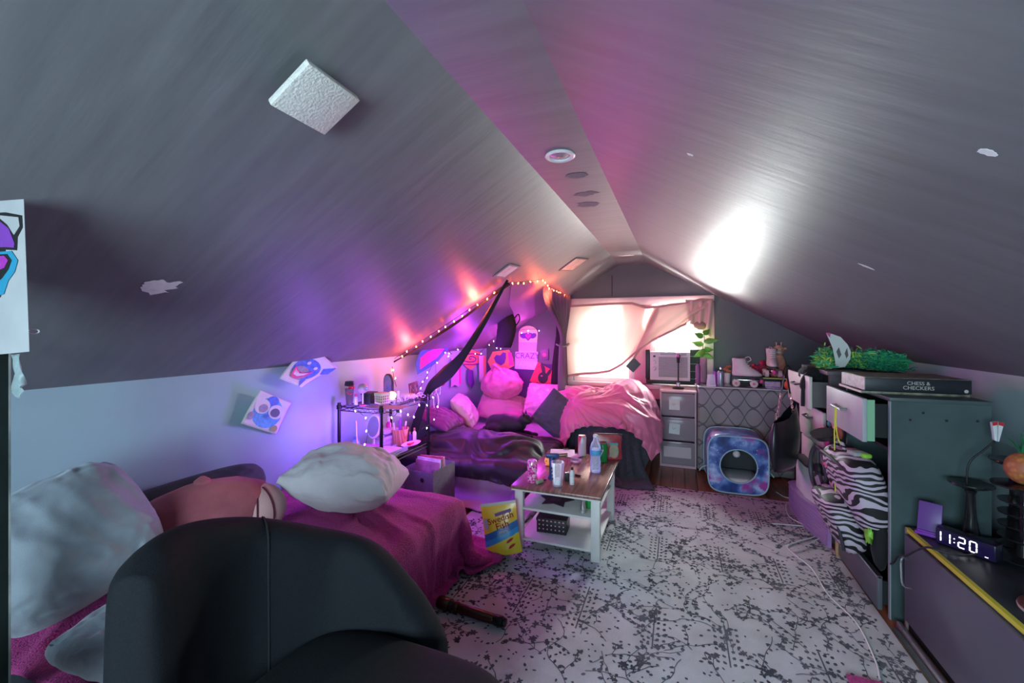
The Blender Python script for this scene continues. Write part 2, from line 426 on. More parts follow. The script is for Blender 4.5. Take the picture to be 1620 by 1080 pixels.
# a seam in the gable board above the window
MB().b2((-.615, YB - .004, 1.49), (-.609, YB, 1.70)).build('trim_1', mat('dark_gap', (.02, .02, .022), .8)); tag(bpy.data.objects['trim_1'], kind='structure')
m_pane = glass('window_glass', (1, 1, 1), .02)
def window(name, h, y, s=1):
    f = MB(); x0, x1, z0, z1 = h; d = .05 * s
    f.b2((x0, y, z0), (x0 + .03, y + d, z1)).b2((x1 - .03, y, z0), (x1, y + d, z1)).b2((x0 + .03, y, z1 - .03), (x1 - .03, y + d, z1)).b2((x0 + .03, y, z0), (x1 - .03, y + d, z0 + .03))
    o = f.build(name, m_trimw, smooth=0); tag(o, kind='structure')
    zm = z0 + .52 * (z1 - z0)
    for a, b, yo in ((z0 + .03, zm, .012), (zm - .03, z1 - .03, .03)):
        sm = MB(); ya, yb = y + yo * s, y + (yo + .014) * s
        sm.b2((x0 + .03, ya, a), (x0 + .055, yb, b)).b2((x1 - .055, ya, a), (x1 - .03, yb, b)).b2((x0 + .055, ya, b - .03), (x1 - .055, yb, b)).b2((x0 + .055, ya, a), (x1 - .055, yb, a + .03))
        so = sm.build('sash', m_trimw, o, smooth=0)
        MB().b2((x0 + .055, y + (yo + .005) * s, a + .03), (x1 - .055, y + (yo + .008) * s, b - .03)).build('pane', m_pane, so)
    return o
window('window_1', W1, YB + .03); window('window_2', W2, YB + .03); window('added_window', W3, YN - .03, -1)  # the last window is added behind the camera to let fill light in
# casing boards around the far windows
def casing(name, lo, hi, m=m_trimw, bev=.004):
    return tag(MB().b2(lo, hi, bev=bev).build(name, m), kind='structure')
casing('trim_2', (-1.07, YB - .022, 1.40), (.305, YB, 1.475)); casing('trim_3', (-1.07, YB - .02, .60), (-1.0, YB, 1.398))
casing('trim_4', (.22, YB - .02, .60), (.30, YB, 1.398)); m_pinkpaint = mat('pink_wall_paint', (.62, .27, .36), .5, var=.06, vscale=8)
casing('trim_5', (-.398, YB - .02, .645), (-.242, YB, 1.398), m_pinkpaint)
casing('trim_6', (-1.09, YB - .06, .60), (.32, YB, .64)); casing('trim_7', (-1.05, YB - .018, .50), (.28, YB, .598), m_pinkpaint)
casing('baseboard_back', (XL + .02, YB - .015, 0), (XR - .02, YB, .09), m_trimw); casing('baseboard_right', (XR - .015, YN + .01, 0), (XR, YB - .02, .09), m_knee)
# end of a partition board at the near left
po = MB().b2((-1.41, .44, 0), (-1.343, .475, ceil_z(-1.41) - .004)).build('trim_8', mat('dark_green_paint', (.010, .017, .017), .6, spec=.2, var=.3, vscale=14)); tag(po, kind='structure')
MB().b2((-1.343, .4715, 0), (-1.3415, .4745, 1.175)).build('edge_strip', mat('edge_glint', (.42, .42, .42), .7, c2=(.1, .12, .12), vscale=9), po)  # pale strip paints the light caught along the board's edge

# ------------------------------------------------------------------ things on the ceiling
nL = Vector((.587, 0, -1)).normalized(); nR = Vector((-.541, 0, -1)).normalized()
def blob(n, rx, ry, seed, rough=.25):
    return [(math.cos(t) * rx * (1 + rough * fbm(math.cos(t) * 1.5 + seed, math.sin(t) * 1.5, seed, 1.2, 3)), math.sin(t) * ry * (1 + rough * fbm(math.cos(t) * 1.5 + seed, math.sin(t) * 1.5, seed + 4, 1.2, 3))) for t in [2 * math.pi * i / n for i in range(n)]]
def ceil_patch(name, p, rx, ry, seed, m, n, rough=.5):
    M = frame(p + n * .0008, (0, 1, 0), n=n); MB().prism(blob(40, rx, ry, seed, rough), .0006, M).build(name, m, ceil, smooth=0)
ceil_patch('plaster_patch', on_left_slope(257, 453), .048, .034, 3, m_patch, nL, .6)
for k, (px, py, rx, ry) in enumerate(((912, 277, .035, .045), (927, 306, .035, .052), (929, 323, .045, .055))):
    ceil_patch('filler_patch', at(px, py, Z=1.80), rx, ry, 11 + k, m_filler, Vector((0, 0, -1)), .5)
ceil_patch('plaster_patch', on_right_slope(1563, 240), .008, .012, 5, m_patch, nR); ceil_patch('filler_patch', on_right_slope(1092, 244), .008, .008, 6, m_patch, nR)
ceil_patch('plaster_patch', on_right_slope(1370, 421), .006, .02, 8, m_patch, nR); ceil_patch('plaster_patch', at(990, 404, Z=1.8), .03, .06, 9, m_patch, Vector((0, 0, -1)))

c = (on_left_slope(417, 145) + on_left_slope(477, 78) + on_left_slope(557, 140) + on_left_slope(505, 190)) / 4
t = thing('ceiling_tile', 'square off-white foam tile held just below the left ceiling slope', 'ceiling tile', c)
M = frame(nL * .026, (0, 1, .0), n=nL)
m_foam = mat('foam_white', (.72, .68, .65), .95, var=.06, vscale=90, bump=.5, bscale=160)
MB().box((0, 0, .006), (.146, .122, .016), bev=.003).build('pad', m_foam, t).matrix_local = M
MB().b2((-.05, -.04, -.026), (.05, .04, -.0025)).build('backing', mat('tile_backing', (.08, .085, .09), .9), t).matrix_local = M
# recessed ceiling lamp
c = at(886, 246, Z=1.80)
t = thing('recessed_ceiling_light', 'round white recessed lamp in the flat middle of the ceiling', 'ceiling light', c)
MB().lathe([(.055, 0), (.056, -.004), (.050, -.008), (.040, -.006), (.036, 0), (.036, .0005)], n=40).build('trim_ring', mat('lamp_white', (.78, .76, .75), .4), t)
MB().lathe([(.0355, -.001), (.03, -.002), (.012, -.0035), (.003, -.004)], n=32).build('bulb_face', mat('unlit_bulb', (.33, .32, .33), .25), t)
MB().tube([(-.012, .004, -.006), (.002, -.008, -.008), (.012, .006, -.006)], .002, 6).build('spring_clip', mat('tile_metal', (.6, .6, .6), .3, .9), t)
# two ceiling vents on the left slope
def vent(corners, label, open_):
    pts = [on_left_slope(*q) for q in corners]; c = sum(pts, Vector()) / 4
    ex = ((pts[1] - pts[0]) + (pts[2] - pts[3])) / 2; ey = ((pts[3] - pts[0]) + (pts[2] - pts[1])) / 2
    L, Wd = ex.length, ey.length; t = thing('ceiling_vent', label, 'vent', c, group='vents on the left slope'); M = frame(nL * .001, ex, n=nL)
    f = MB(); b = .014
    f.b2((-L/2, -Wd/2, 0), (L/2, -Wd/2 + b, .005)).b2((-L/2, Wd/2 - b, 0), (L/2, Wd/2, .005)).b2((-L/2, -Wd/2 + b, 0), (-L/2 + b, Wd/2 - b, .005)).b2((L/2 - b, -Wd/2 + b, 0), (L/2, Wd/2 - b, .005))
    f.build('frame', mat('vent_frame_%d' % open_, (.16, .14, .14) if open_ else (.25, .24, .25), .6), t).matrix_local = M
    MB().b2((-L/2 + b, -Wd/2 + b, .001), (L/2 - b, Wd/2 - b, .004)).build('cover', mat('vent_cover_%d' % open_, (.62, .52, .42) if open_ else (.66, .64, .65), .5, var=.2, vscale=12), t).matrix_local = M
    return t
vent([(776, 436), (812, 416), (818, 421), (800, 440)], 'pale square vent cover on the left slope above the red string lights', 0)
vent([(887, 424), (915, 405), (928, 410), (901, 431)], 'beige vent in a dark frame on the left slope near the gable', 1)
# ================================================================== rug and large furniture
m_rug = mat('rug_pile', (.60, .60, .62), .95, var=.16, vscale=7, bump=.6, bscale=420, sheen=.3)
m_rugink = mat('rug_ink', (.035, .04, .055), .95, c2=(.15, .155, .18), vscale=9, bump=.5, bscale=400)
RX0, RX1, RY0, RY1 = -1.22, .757, .10, 3.335
rug = MB().box(((RX0 + RX1) / 2, (RY0 + RY1) / 2, .006), (RX1 - RX0, RY1 - RY0, .012), bev=.004).build('area_rug', m_rug)
tag(rug, 'pale grey area rug with a black floral vine pattern over the wooden floor', 'rug')
ink = MB(); rr = random.Random(4); ZR = .0126
def leaf(x, y, a, L, w):
    ca, sa = math.cos(a), math.sin(a)
    pts = [(0, 0), (L * .35, w), (L * .75, w * .75), (L, 0), (L * .7, -w * .8), (L * .3, -w)]
    ink.add([(x + p * ca - q * sa, y + p * sa + q * ca, ZR + rr.random() * .0003) for p, q in pts], [(0, 1, 2, 3, 4, 5)])
def inside(x, y): return RX0 + .01 < x < RX1 - .01 and RY0 + .01 < y < RY1 - .01
def stroke(pts, wd):
    for (x0, y0), (x1, y1) in zip(pts, pts[1:]):
        d = Vector((x1 - x0, y1 - y0)); n = Vector((-d.y, d.x)).normalized() * wd / 2; z = ZR + rr.random() * .0003
        ink.add([(x0 + n.x, y0 + n.y, z), (x1 + n.x, y1 + n.y, z), (x1 - n.x, y1 - n.y, z), (x0 - n.x, y0 - n.y, z)], [(0, 1, 2, 3)])
def flower(x, y, r):
    k = rr.choice((4, 5, 6)); a0 = rr.random() * 6
    for i in range(k): leaf(x, y, a0 + 6.283 * i / k, r * rr.uniform(.7, 1.1), r * .26)
def vine(x, y, a, n, depth=0):
    pts = [(x, y)]
    for i in range(n):
        a += rr.uniform(-.5, .5); x += math.cos(a) * .025; y += math.sin(a) * .025
        if not inside(x, y): break
        pts.append((x, y))
        if rr.random() < .75: leaf(x, y, a + rr.choice((-1, 1)) * rr.uniform(.6, 1.3), rr.uniform(.011, .022), rr.uniform(.004, .0075))
        if depth < 2 and rr.random() < .16: vine(x, y, a + rr.choice((-1, 1)) * rr.uniform(.6, 1.1), n // 2, depth + 1)
    if len(pts) > 1: stroke(pts, .0028)
    if inside(x, y) and rr.random() < .7: flower(x, y, rr.uniform(.012, .022))
def sprig(x, y, n, s):                                   # upright stem with paired leaves
    stroke([(x, y), (x, y + n * .032 * s)], .005)
    for i in range(n):
        for sg in (-1, 1):
            for q in range(2): leaf(x + sg * (.012 + .022 * q), y + (i + .3) * .032 * s, math.pi / 2 - sg * .5, .017, .0062)
for gx in np.arange(RX0 + .10, RX1, .20):
    for gy in np.arange(RY0 + .1, RY1 - .1, .22):
        for q in range(3):
            vx, vy = gx + rr.uniform(-.13, .13), gy + rr.uniform(-.15, .15)
            if inside(vx, vy): vine(vx, vy, rr.uniform(0, 6.28), rr.randint(5, 11))
for sx in (-.90, -.63, -.36, -.09, .18, .45, .66):
    for sy in (.55, 1.05, 1.62, 2.25, 2.85): sprig(sx + rr.uniform(-.02, .02), sy, rr.randint(6, 9), 1)
for yy in np.arange(RY0 + .03, RY1, .045): vine(RX1 - .05, yy, rr.uniform(1.2, 1.9), 3, 2)
for xx in np.arange(RX0 + .03, RX1, .04): vine(xx, RY1 - .04, rr.uniform(-.3, .3), 3, 2)
for k in range(2600):
    x, y = rr.uniform(RX0 + .03, RX1 - .03), rr.uniform(RY0 + .03, RY1 - .03); leaf(x, y, rr.uniform(0, 6.28), rr.uniform(.008, .018), rr.uniform(.003, .006))
tag(ink.build('floral_pattern', m_rugink, rug, smooth=0), kind='stuff')

# ------------------------------------------------------------------ low daybed with magenta throw along the left wall
m_dark = mat('dark_navy_fabric', (.028, .034, .05), .8, var=.2, vscale=20, sheen=.3)
db = thing('daybed', 'low daybed under the magenta throw along the left knee wall', 'bed', (-1.45, 1.05, 0))
MB().b2((-1.94, .52, .06), (-1.05, 1.89, .30), bev=.04).build('mattress', m_dark, db, world=True)
MB().b2((-1.94, .54, .0135), (-1.04, 1.88, .06), bev=.01).build('base', mat('black_base', (.015, .015, .018), .6), db, world=True)
m_mag = mat('magenta_plush', (.40, .016, .19), .75, var=.45, vscale=130, bump=.9, bscale=220, sheen=1.0)
X = drape(sheet((-1.955, .50, .36), (1.20, 0, 0), (0, 1.66, 0), 64, 82), [col_box((-1.95, .50, -.1), (-.985, 1.905, .315), .045), col_floor(.022)], steps=170, jit=.004, seed=3, rest=1.0, fric=.6)
X[..., 0] = np.maximum(X[..., 0], -1.96); X[..., 0] = np.where(X[..., 1] < 1.0, np.minimum(X[..., 0], -1.03), X[..., 0])
X = wrinkle(X, .022, 1.1, 6.5, R(-20), 4, up=2, warp=.8)
tag(cloth_obj('throw_blanket', X, m_mag, solid=.008, sub=0), 'magenta plush throw blanket draped over the low daybed', 'blanket')

# ------------------------------------------------------------------ charcoal tub armchair in front
m_char = mat('charcoal_upholstery', (.008, .0095, .013), .8, spec=.22, var=.22, vscale=260, bump=.25, bscale=500, sheen=.05)
ch = thing('armchair', 'charcoal fabric tub armchair with a curved back in front of the daybed', 'armchair', (-.66, .60, 0))
rim = [(-.885, .455, .72), (-.925, .51, .75), (-.96, .60, .745), (-.955, .71, .715), (-.90, .81, .67), (-.84, .885, .625), (-.75, .93, .585), (-.67, .955, .50), (-.61, .96, .42), (-.56, .96, .36)]
path = smooth_path(rim, 7); NP = len(path); sec = 26; P = np.zeros((NP, sec, 3))
for i, p in enumerate(path):
    a = path[max(0, i - 1)]; b = path[min(NP - 1, i + 1)]; d = Vector((b.x - a.x, b.y - a.y, 0)).normalized(); n = Vector((-d.y, d.x, 0))
    e = min(i, NP - 1 - i) / 5; th = .052 * min(1, .35 + .65 * math.sqrt(min(1, e))); zb = .10
    for k in range(sec):                                  # closed rounded section
        q = k / sec
        if q < .38: zz = zb + (p.z - th - zb) * (q / .38); off = th * (1 + .10 * math.sin(q / .38 * 3.1))
        elif q < .62:
            aa = math.pi * (q - .38) / .24; zz = p.z - th + th * math.sin(aa); off = th * math.cos(aa)
        else: zz = zb + (p.z - th - zb) * ((1 - q) / .38); off = -th * (1 + .10 * math.sin((1 - q) / .38 * 3.1))
        w_ = .006 * fbm(i * .13, k * .3, 2, 1, 2)
        P[i, k] = (p.x + n.x * (off + w_), p.y + n.y * (off + w_), zz)
mb = MB().grid(P, closed_u=True); o0 = 0
mb.f.append(tuple(range(sec))); mb.f.append(tuple((NP - 1) * sec + k for k in range(sec)))
back = mb.build('backrest', m_char, ch, smooth=60, world=True, sub=1)
i = 24; seam = [Vector(P[i, k]) + (Vector(P[i, k]) - Vector((path[i].x, path[i].y, P[i, k][2]))).normalized() * .0005 for k in range(1, sec - 1)]
MB().tube(seam, .0022, 6).build('seam', mat('seam_thread', (.012, .013, .016), .8), ch, world=True)
mb = MB(); mb.ball((-.585, .66, .34), (1, 1, 1), 40, 20, fn=None)
def sq(p, c, r, e):
    d = Vector(((p[0] - c[0]), (p[1] - c[1]), (p[2] - c[2]))); s = lambda v, q: math.copysign(abs(v) ** q, v)
    return (c[0] + s(d.x, e) * r[0], c[1] + s(d.y, e) * r[1], c[2] + s(d.z, e * 1.1) * r[2])
mb.v = [sq(p, (-.585, .66, .34), (.285, .245, .078), .5) for p in mb.v]
mb.build('seat', m_char, ch, world=True, sub=1)
MB().lathe([(.05, 0), (.18, .01), (.19, .03), (.04, .05), (.03, .10), (.03, .27), (.1, .28)], (-.62, .62, .0135), 28).build('pedestal', mat('black_metal', (.02, .02, .022), .35, .7), ch, world=True)
# padded black stool at the near left corner
st = thing('stool', 'black padded round stool beside the green partition edge', 'stool', (-1.10, .235, .0135))
MB().lathe([(.02, .455), (.125, .455), (.145, .47), (.15, .495), (.142, .52), (.12, .535), (.02, .54)], n=32).build('seat', mat('black_vinyl', (.012, .012, .014), .5), st)
for a in (45, 135, 225, 315):
    ca, sa = math.cos(R(a)), math.sin(R(a)); MB().tube([(ca * .07, sa * .07, .46), (ca * .105, sa * .105, .0)], .010, 8).build('leg', mat('black_metal', (0, 0, 0)), st)

# ------------------------------------------------------------------ pillows and plush on the daybed
m_velvet = mat('grey_velvet', (.24, .27, .32), .7, var=.15, vscale=12, sheen=.9, bump=.15, bscale=300)
def cushion(name, label, cat, M, L, W, T, m, seed, wr=.012, group=None, pinch=.1, rnd=.08):
    o = pillow_mb(L, W, T, seed, wr, pinch=pinch, rnd=rnd).build(name, m, smooth=180, sub=1); o.matrix_basis = M; return tag(o, label, cat, group)
def pose(c, rx=0, ry=0, rz=0): return Matrix.Translation(c) @ Euler((R(rx), R(ry), R(rz))).to_matrix().to_4x4()
cushion('velvet_pillow', 'large slate grey velvet pillow leaning beside the green partition edge', 'pillow', pose((-1.62, .68, .555), 0, 54, -26) @ Matrix.Rotation(R(24), 4, 'Z'), .42, .42, .27, m_velvet, 2, .015, rnd=.24)
cushion('velvet_pillow', 'flatter slate grey velvet pillow lying at the foot of the leaning one', 'pillow', pose((-1.25, .66, .40), 0, 6, 10), .30, .28, .11, m_velvet, 5, .010, rnd=.2)
cushion('bolster', 'dark navy cushion against the knee wall behind the pink plush', 'cushion', pose((-1.86, 1.16, .45), 0, 78, 0), .22, .74, .17, m_dark, 8, .006, rnd=.28)
m_lav = mat('pale_lavender_cotton', (.56, .52, .56), .7, var=.08, vscale=9, bump=.3, bscale=26, stretch=(1, 3, 1), sheen=.3)
cushion('throw_pillow', 'wrinkled pale grey pillow on the magenta throw near the wire shelf', 'pillow', pose((-1.40, 1.56, .475), -6, 6, 20), .50, .44, .28, m_lav, 11, .018)
# pink plush animal
m_pl = mat('pink_plush', (.42, .115, .15), .9, var=.25, vscale=9, sheen=.8, bump=.3, bscale=250)
pl = thing('plush_toy', 'round pink plush animal with striped pale cheek lying on the daybed', 'plush toy', (-1.66, 1.20, .335))
MB().ball((0, 0, .118), (.135, .24, .125), 32, 20, fn=lambda d: 1 + .05 * fbm(d.x * 2, d.y * 2, d.z, 1.5, 2) + .05 * d.z).build('body', m_pl, pl, smooth=180)
cc_, cr_ = Vector((.03, .165, .098)), Vector((.105, .105, .098)); MB().ball(cc_, cr_, 22, 14).build('cheek', mat('pale_pink_plush', (.62, .36, .36), .9, sheen=.6), pl, smooth=180)
for k in range(3):
    az = R(-55 + 32 * k); MB().tube([cc_ + Vector((cr_.x * math.cos(R(f)) * math.cos(az), cr_.y * math.cos(R(f)) * math.sin(az), cr_.z * math.sin(R(f)))) * 1.005 for f in range(-10, 75, 8)], .0035, 6).build('stripe', mat('dark_red_thread', (.10, .01, .03), .8), pl)
MB().tube(smooth_path([(-.02, -.19, .14), (.0, -.25, .175), (.02, -.30, .165), (.03, -.32, .12)], 5), [.018] * 15 + [.012], 10).build('limb', m_pl, pl)
MB().ball((.05, .09, .222), (.010, .015, .008), 10, 6).build('eye', mat('plush_eye', (.03, .03, .08), .2), pl)
MB().lathe([(.03, 0), (.026, .02), (.008, .034)], (.0, -.01, .236), 12).build('ear', m_pl, pl)
pl.location = (-1.625, 1.07, .346); pl.rotation_euler.z = R(-14)
# ================================================================== wire shelf by the left wall and what stands on it
m_blk = mat('black_metal', (.02, .02, .022), .35, .7)
SX0, SX1, SY0, SY1 = -1.915, -1.605, 2.05, 2.55
sh = thing('wire_shelf', 'black wire shelving unit between the daybed and the bed', 'shelf', ((SX0 + SX1) / 2, (SY0 + SY1) / 2, 0))
for px_ in (SX0, SX1):
    for py_ in (SY0, SY1):
        p = MB().tube([(px_, py_, 0.002), (px_, py_, .715)], .0105, 10).build('post', m_blk, sh, world=True)
        for z in (.69, .38, .09): MB().lathe([(.0112, -.016), (.0155, -.014), (.0155, .010), (.0112, .012)], (px_, py_, z), 12).build('collar', m_blk, p, world=True)
for z in (.69, .38, .09):
    f = MB()
    for zz in (z, z - .022):
        f.tube([(SX0, SY0, zz), (SX1, SY0, zz)], .003, 6).tube([(SX0, SY1, zz), (SX1, SY1, zz)], .003, 6).tube([(SX0, SY0, zz), (SX0, SY1, zz)], .003, 6).tube([(SX1, SY0, zz), (SX1, SY1, zz)], .003, 6)
    for k in range(1, 20): f.tube([(SX0, SY0 + (SY1 - SY0) * k / 20, z + .001), (SX1, SY0 + (SY1 - SY0) * k / 20, z + .001)], .0016, 5)
    for k in range(8): f.tube([(SX0 + (SX1 - SX0) * (k + .0) / 8, SY0, z - .022), (SX0 + (SX1 - SX0) * (k + .5) / 8, SY0, z), (SX0 + (SX1 - SX0) * (k + 1) / 8, SY0, z - .022)], .0013, 5)
    f.build('wire_tray', m_blk, sh, world=True)
def xat(px, Y):
    u = (px - CX) / F_PX; return Y * (u * CO - SI) / (u * SI + CO)
T1, T2 = .6945, .3845
def lathe_thing(name, label, cat, loc, parts, group=None, rz=0, rot=None, n=20):
    t = thing(name, label, cat, loc, rz, group, rot)
    for pn, prof, m in parts: MB().lathe(prof, n=n).build(pn, m, t)
    return t
m_pinkpl = mat('pink_plastic', (.75, .08, .30), .35); m_wpl = mat('white_plastic', (.75, .74, .76), .4); m_clr = glass('clear_plastic', (.95, .93, 1), .16)
m_red = mat('red_gloss', (.55, .02, .03), .35); m_purple = mat('purple_plastic', (.22, .05, .42), .35); m_bluepl = mat('blue_plastic', (.06, .16, .55), .35)
m_gold = mat('gold_metal', (.75, .48, .28), .3, .9); m_silver = mat('silver_metal', (.75, .75, .78), .22, .95); m_paper = mat('white_paper', (.72, .72, .74), .85, var=.05, vscale=20)
m_blkpl = mat('black_plastic', (.016, .016, .018), .45); m_green = mat('green_gloss', (.02, .28, .06), .3); m_skin = mat('copper_metal', (.50, .24, .16), .3, .9)
# top tier
t = thing('vase', 'tall black-capped glass with red flowers at the wall end of the shelf top', 'vase', (xat(549, 2.09) + .01, 2.10, T1))
MB().lathe([(.018, 0), (.020, .02), (.026, .09), (.027, .10), (.0255, .10), (.018, .02), (.016, .004)], n=18).build('glass', glass('smoked_glass', (.35, .3, .33), .35), t)
f = MB()
for k in range(26): a = k * 2.4; q = .006 + .018 * ((k * .37) % 1); f.ball((math.cos(a) * q, math.sin(a) * q, .07 + .045 * ((k * .61) % 1)), .008, 8, 5)
f.build('red_petals', m_red, t); MB().lathe([(.026, .118), (.031, .122), (.026, .146), (.004, .148)], n=6).build('cap', m_blkpl, t)
t = thing('lollipop', 'rainbow swirl ball on a short stem on the shelf top', 'decoration', (xat(573, 2.10), 2.105, T1))
MB().ball((0, 0, .105), .030, 20, 12).build('ball', node_mat('rainbow', .4, lambda nt: ramp_of(nt, (lambda g: g)((lambda w_: (nt.links.new(obj_coords(nt, (9, 9, 9)), w_.inputs['Vector']), w_.outputs['Fac'])[1])(nt.nodes.new('ShaderNodeTexWave'))), [(0, (.1, .2, .8)), (.25, (.1, .6, .4)), (.5, (.8, .7, .1)), (.75, (.8, .25, .1)), (1, (.6, .1, .6))])), t, smooth=180)
MB().tube([(0, 0, 0), (0, 0, .08)], .005, 8).build('stem', m_wpl, t); MB().lathe([(.02, 0), (.02, .006), (.006, .012)]).build('foot', m_pinkpl, t)
lathe_thing('cosmetic_bottle', 'small pink and white bottle next to the red-flowered vase', 'bottle', (xat(562, 2.12), 2.125, T1), [('body', [(.012, 0), (.0125, .04), (.008, .05)], m_wpl), ('cap', [(.008, .0505), (.008, .066), (.003, .067)], m_pinkpl)])
def dots(name, base, dot, sc, thr=.3):
    def fn(nt):
        v = nt.nodes.new('ShaderNodeTexVoronoi'); v.inputs['Scale'].default_value = sc; v.inputs['Randomness'].default_value = 0
        nt.links.new(obj_coords(nt), v.inputs['Vector']); return ramp_of(nt, v.outputs['Distance'], [(0, dot), (thr, base)], True)
    return node_mat(name, .5, fn)
t = thing('gift_box', 'black box with white polka dots on the shelf top', 'box', (xat(583, 2.19), 2.20, T1), R(8))
MB().box((0, 0, .0275), (.062, .09, .055), bev=.002).build('body', dots('black_polka', (.012, .012, .014), (.7, .7, .75), 75), t); MB().box((0, 0, .062), (.066, .094, .014), bev=.002).build('lid', m_blkpl, t)
t = thing('gift_box', 'cream patterned box beside the polka dot box', 'box', (xat(604, 2.21), 2.215, T1), R(-12))
MB().box((0, 0, .0255), (.062, .07, .051), bev=.002).build('body', dots('cream_pattern', (.70, .60, .40), (.1, .07, .07), 62, .28), t); MB().box((0, 0, .060), (.066, .074, .018), bev=.002).build('lid', mat('cream_card', (.78, .72, .55), .7), t)
t = thing('glow_lamp', 'small warm glowing lamp on the shelf top', 'lamp', (xat(620, 2.31), 2.31, T1))
MB().lathe([(.022, 0), (.026, .008), (.02, .014)]).build('base', m_wpl, t); MB().ball((0, 0, .038), (.028, .028, .026), 18, 10).build('globe', mat('warm_glow', (1, .75, .4), .5, emit=2.2, ecol=(1, .55, .2)), t, smooth=180)
t = thing('arched_picture', 'arched picture frame with a hazy blue print at the back of the shelf top', 'picture frame', (xat(616, 2.46), 2.46, T1), R(-24))
arch = [(-.06, 0), (.06, 0), (.06, .10)] + circ(.06, 12, 0, .10, 0, 180)[1:]; a_in = [(-.05, .01), (.05, .01), (.05, .10)] + circ(.05, 12, 0, .10, 0, 180)[1:]
Mx = Matrix.Rotation(R(90), 4, 'X'); MB().prism(arch, .012, Mx).build('frame', mat('dark_frame', (.05, .03, .03), .4), t, smooth=0); MB().prism(a_in, .002, Matrix.Translation((0, -.012, 0)) @ Mx).build('print', mat('hazy_print', (.42, .30, .45), .5, c2=(.14, .18, .45), vscale=22), t, smooth=0)
lathe_thing('candle', 'slim white candle stick at the bed end of the shelf top', 'candle', (xat(630, 2.30), 2.30, T1), [('stick', [(.008, 0), (.008, .07), (.003, .072)], m_wpl)], n=12)
t = thing('poster_roll', 'small pale paper roll lying at the back of the shelf top', 'paper roll', (xat(645, 2.47), 2.47, T1 + .016), R(10), rot=(0, 0, R(12)))
MB().tube([(-.05, 0, 0), (.05, 0, 0)], .015, 16).build('tube', mat('silver_paper', (.6, .58, .62), .35), t); MB().tube([(.022, 0, 0), (.034, 0, 0)], .0156, 16).build('band', mat('yellow_band', (.6, .5, .12), .5), t)
t = thing('framed_drawing', 'dark pink scribbled card leaning at the back corner of the shelf', 'card', (xat(655, 2.53), 2.535, T1), R(-8), rot=(R(-10), R(-18), R(-8)))
MB().box((0, 0, .05), (.085, .003, .10)).build('card', mat('scribble', (.50, .12, .25), .7, c2=(.05, .02, .05), vscale=26), t); MB().tube([(-.03, -.003, .02), (-.02, -.003, .08), (.0, -.003, .04), (.02, -.003, .08), (.03, -.003, .03)], .002, 5).build('scribble', mat('pale_line', (.6, .4, .45), .7), t)
MB().b2((-.12, -.10, 0), (.12, .02, .0015)).build('paper_sheet', mat('lilac_paper', (.5, .36, .68), .7)).matrix_basis = pose((xat(605, 2.09) + .0, 2.16, T1 + .0005), 0, 0, 8)
tag(bpy.data.objects['paper_sheet'], 'lilac sheet of paper overhanging the front of the shelf top', 'paper')
# chain of clear beads along the shelf edge
t = thing('bead_chain', 'clear linked bead chain heaped along the bed side of the shelf top', 'chain', (SX1 - .03, 2.35, T1))
for k in range(22):
    a = R(k * 37); c = Vector((SX1 - .035 + .028 * math.sin(k * 1.9), 2.20 + .0145 * k, T1 + .012 + .008 * (k % 3)))
    MB().tube([c + Vector((math.cos(a) * .018 * math.cos(q), math.sin(a) * .018 * math.cos(q), .009 * math.sin(q))) for q in [6.283 * j / 12 for j in range(12)]], .0022, 6, closed=True).build('link', m_clr, t, world=True)
# middle tier
t = thing('vanity_mirror', 'round tabletop mirror on the middle shelf', 'mirror', (xat(591, 2.27), 2.275, T2), R(-20))
Mm = Matrix.Translation((0, 0, .145)) @ Matrix.Rotation(R(80), 4, 'X')
MB().lathe([(.074, -.006), (.078, 0), (.074, .006), (.066, .007)], n=32, M=Mm).build('rim', m_wpl, t); MB().lathe([(.066, .0071), (.03, .0082), (.002, .0083)], n=32, M=Mm).build('glass', mat('mirror_glass', (.66, .64, .78), .12, .85), t)
MB().tube([(0, 0, .01), (0, 0, .07)], .006, 8).build('stem', m_wpl, t); MB().lathe([(.045, 0), (.045, .006), (.008, .012)], n=24).build('foot', m_wpl, t)
lathe_thing('bottle', 'blue lotion bottle near the wall on the middle shelf', 'bottle', (xat(561, 2.12), 2.13, T2), [('body', [(.022, 0), (.024, .01), (.024, .08), (.012, .095)], mat('pale_blue_plastic', (.16, .3, .75), .35)), ('cap', [(.012, .0955), (.012, .112), (.004, .113)], m_bluepl)])
MB().tube([(0, 0, 0), (-.03, .02, .22)], .0035, 8).build('drum_stick', mat('peach_wood', (.7, .32, .28), .6)).location = (xat(564, 2.075) + .01, 2.075, T2)
tag(bpy.data.objects['drum_stick'], 'thin peach coloured stick leaning on the middle shelf', 'stick')
t = thing('storage_tray', 'shallow pink tray with a cut-out handle on the middle shelf', 'tray', (xat(571, 2.13) + .015, 2.16, T2), R(4)); tr = mat('pink_tray', (.62, .20, .50), .45)
for nme, a, b in (('bottom', (-.07, -.07, 0), (.07, .07, .003)), ('side', (-.07, -.07, .003), (-.067, .07, .045)), ('side', (.067, -.07, .003), (.07, .07, .045)), ('side', (-.067, .067, .003), (.067, .07, .045)), ('front', (-.067, -.07, .003), (.067, -.067, .045))): MB().b2(a, b).build(nme, tr, t)
MB().b2((-.03, -.0715, .018), (.03, -.0702, .032)).build('handle_slot', mat('slot_dark', (.08, .02, .08), .8), t)
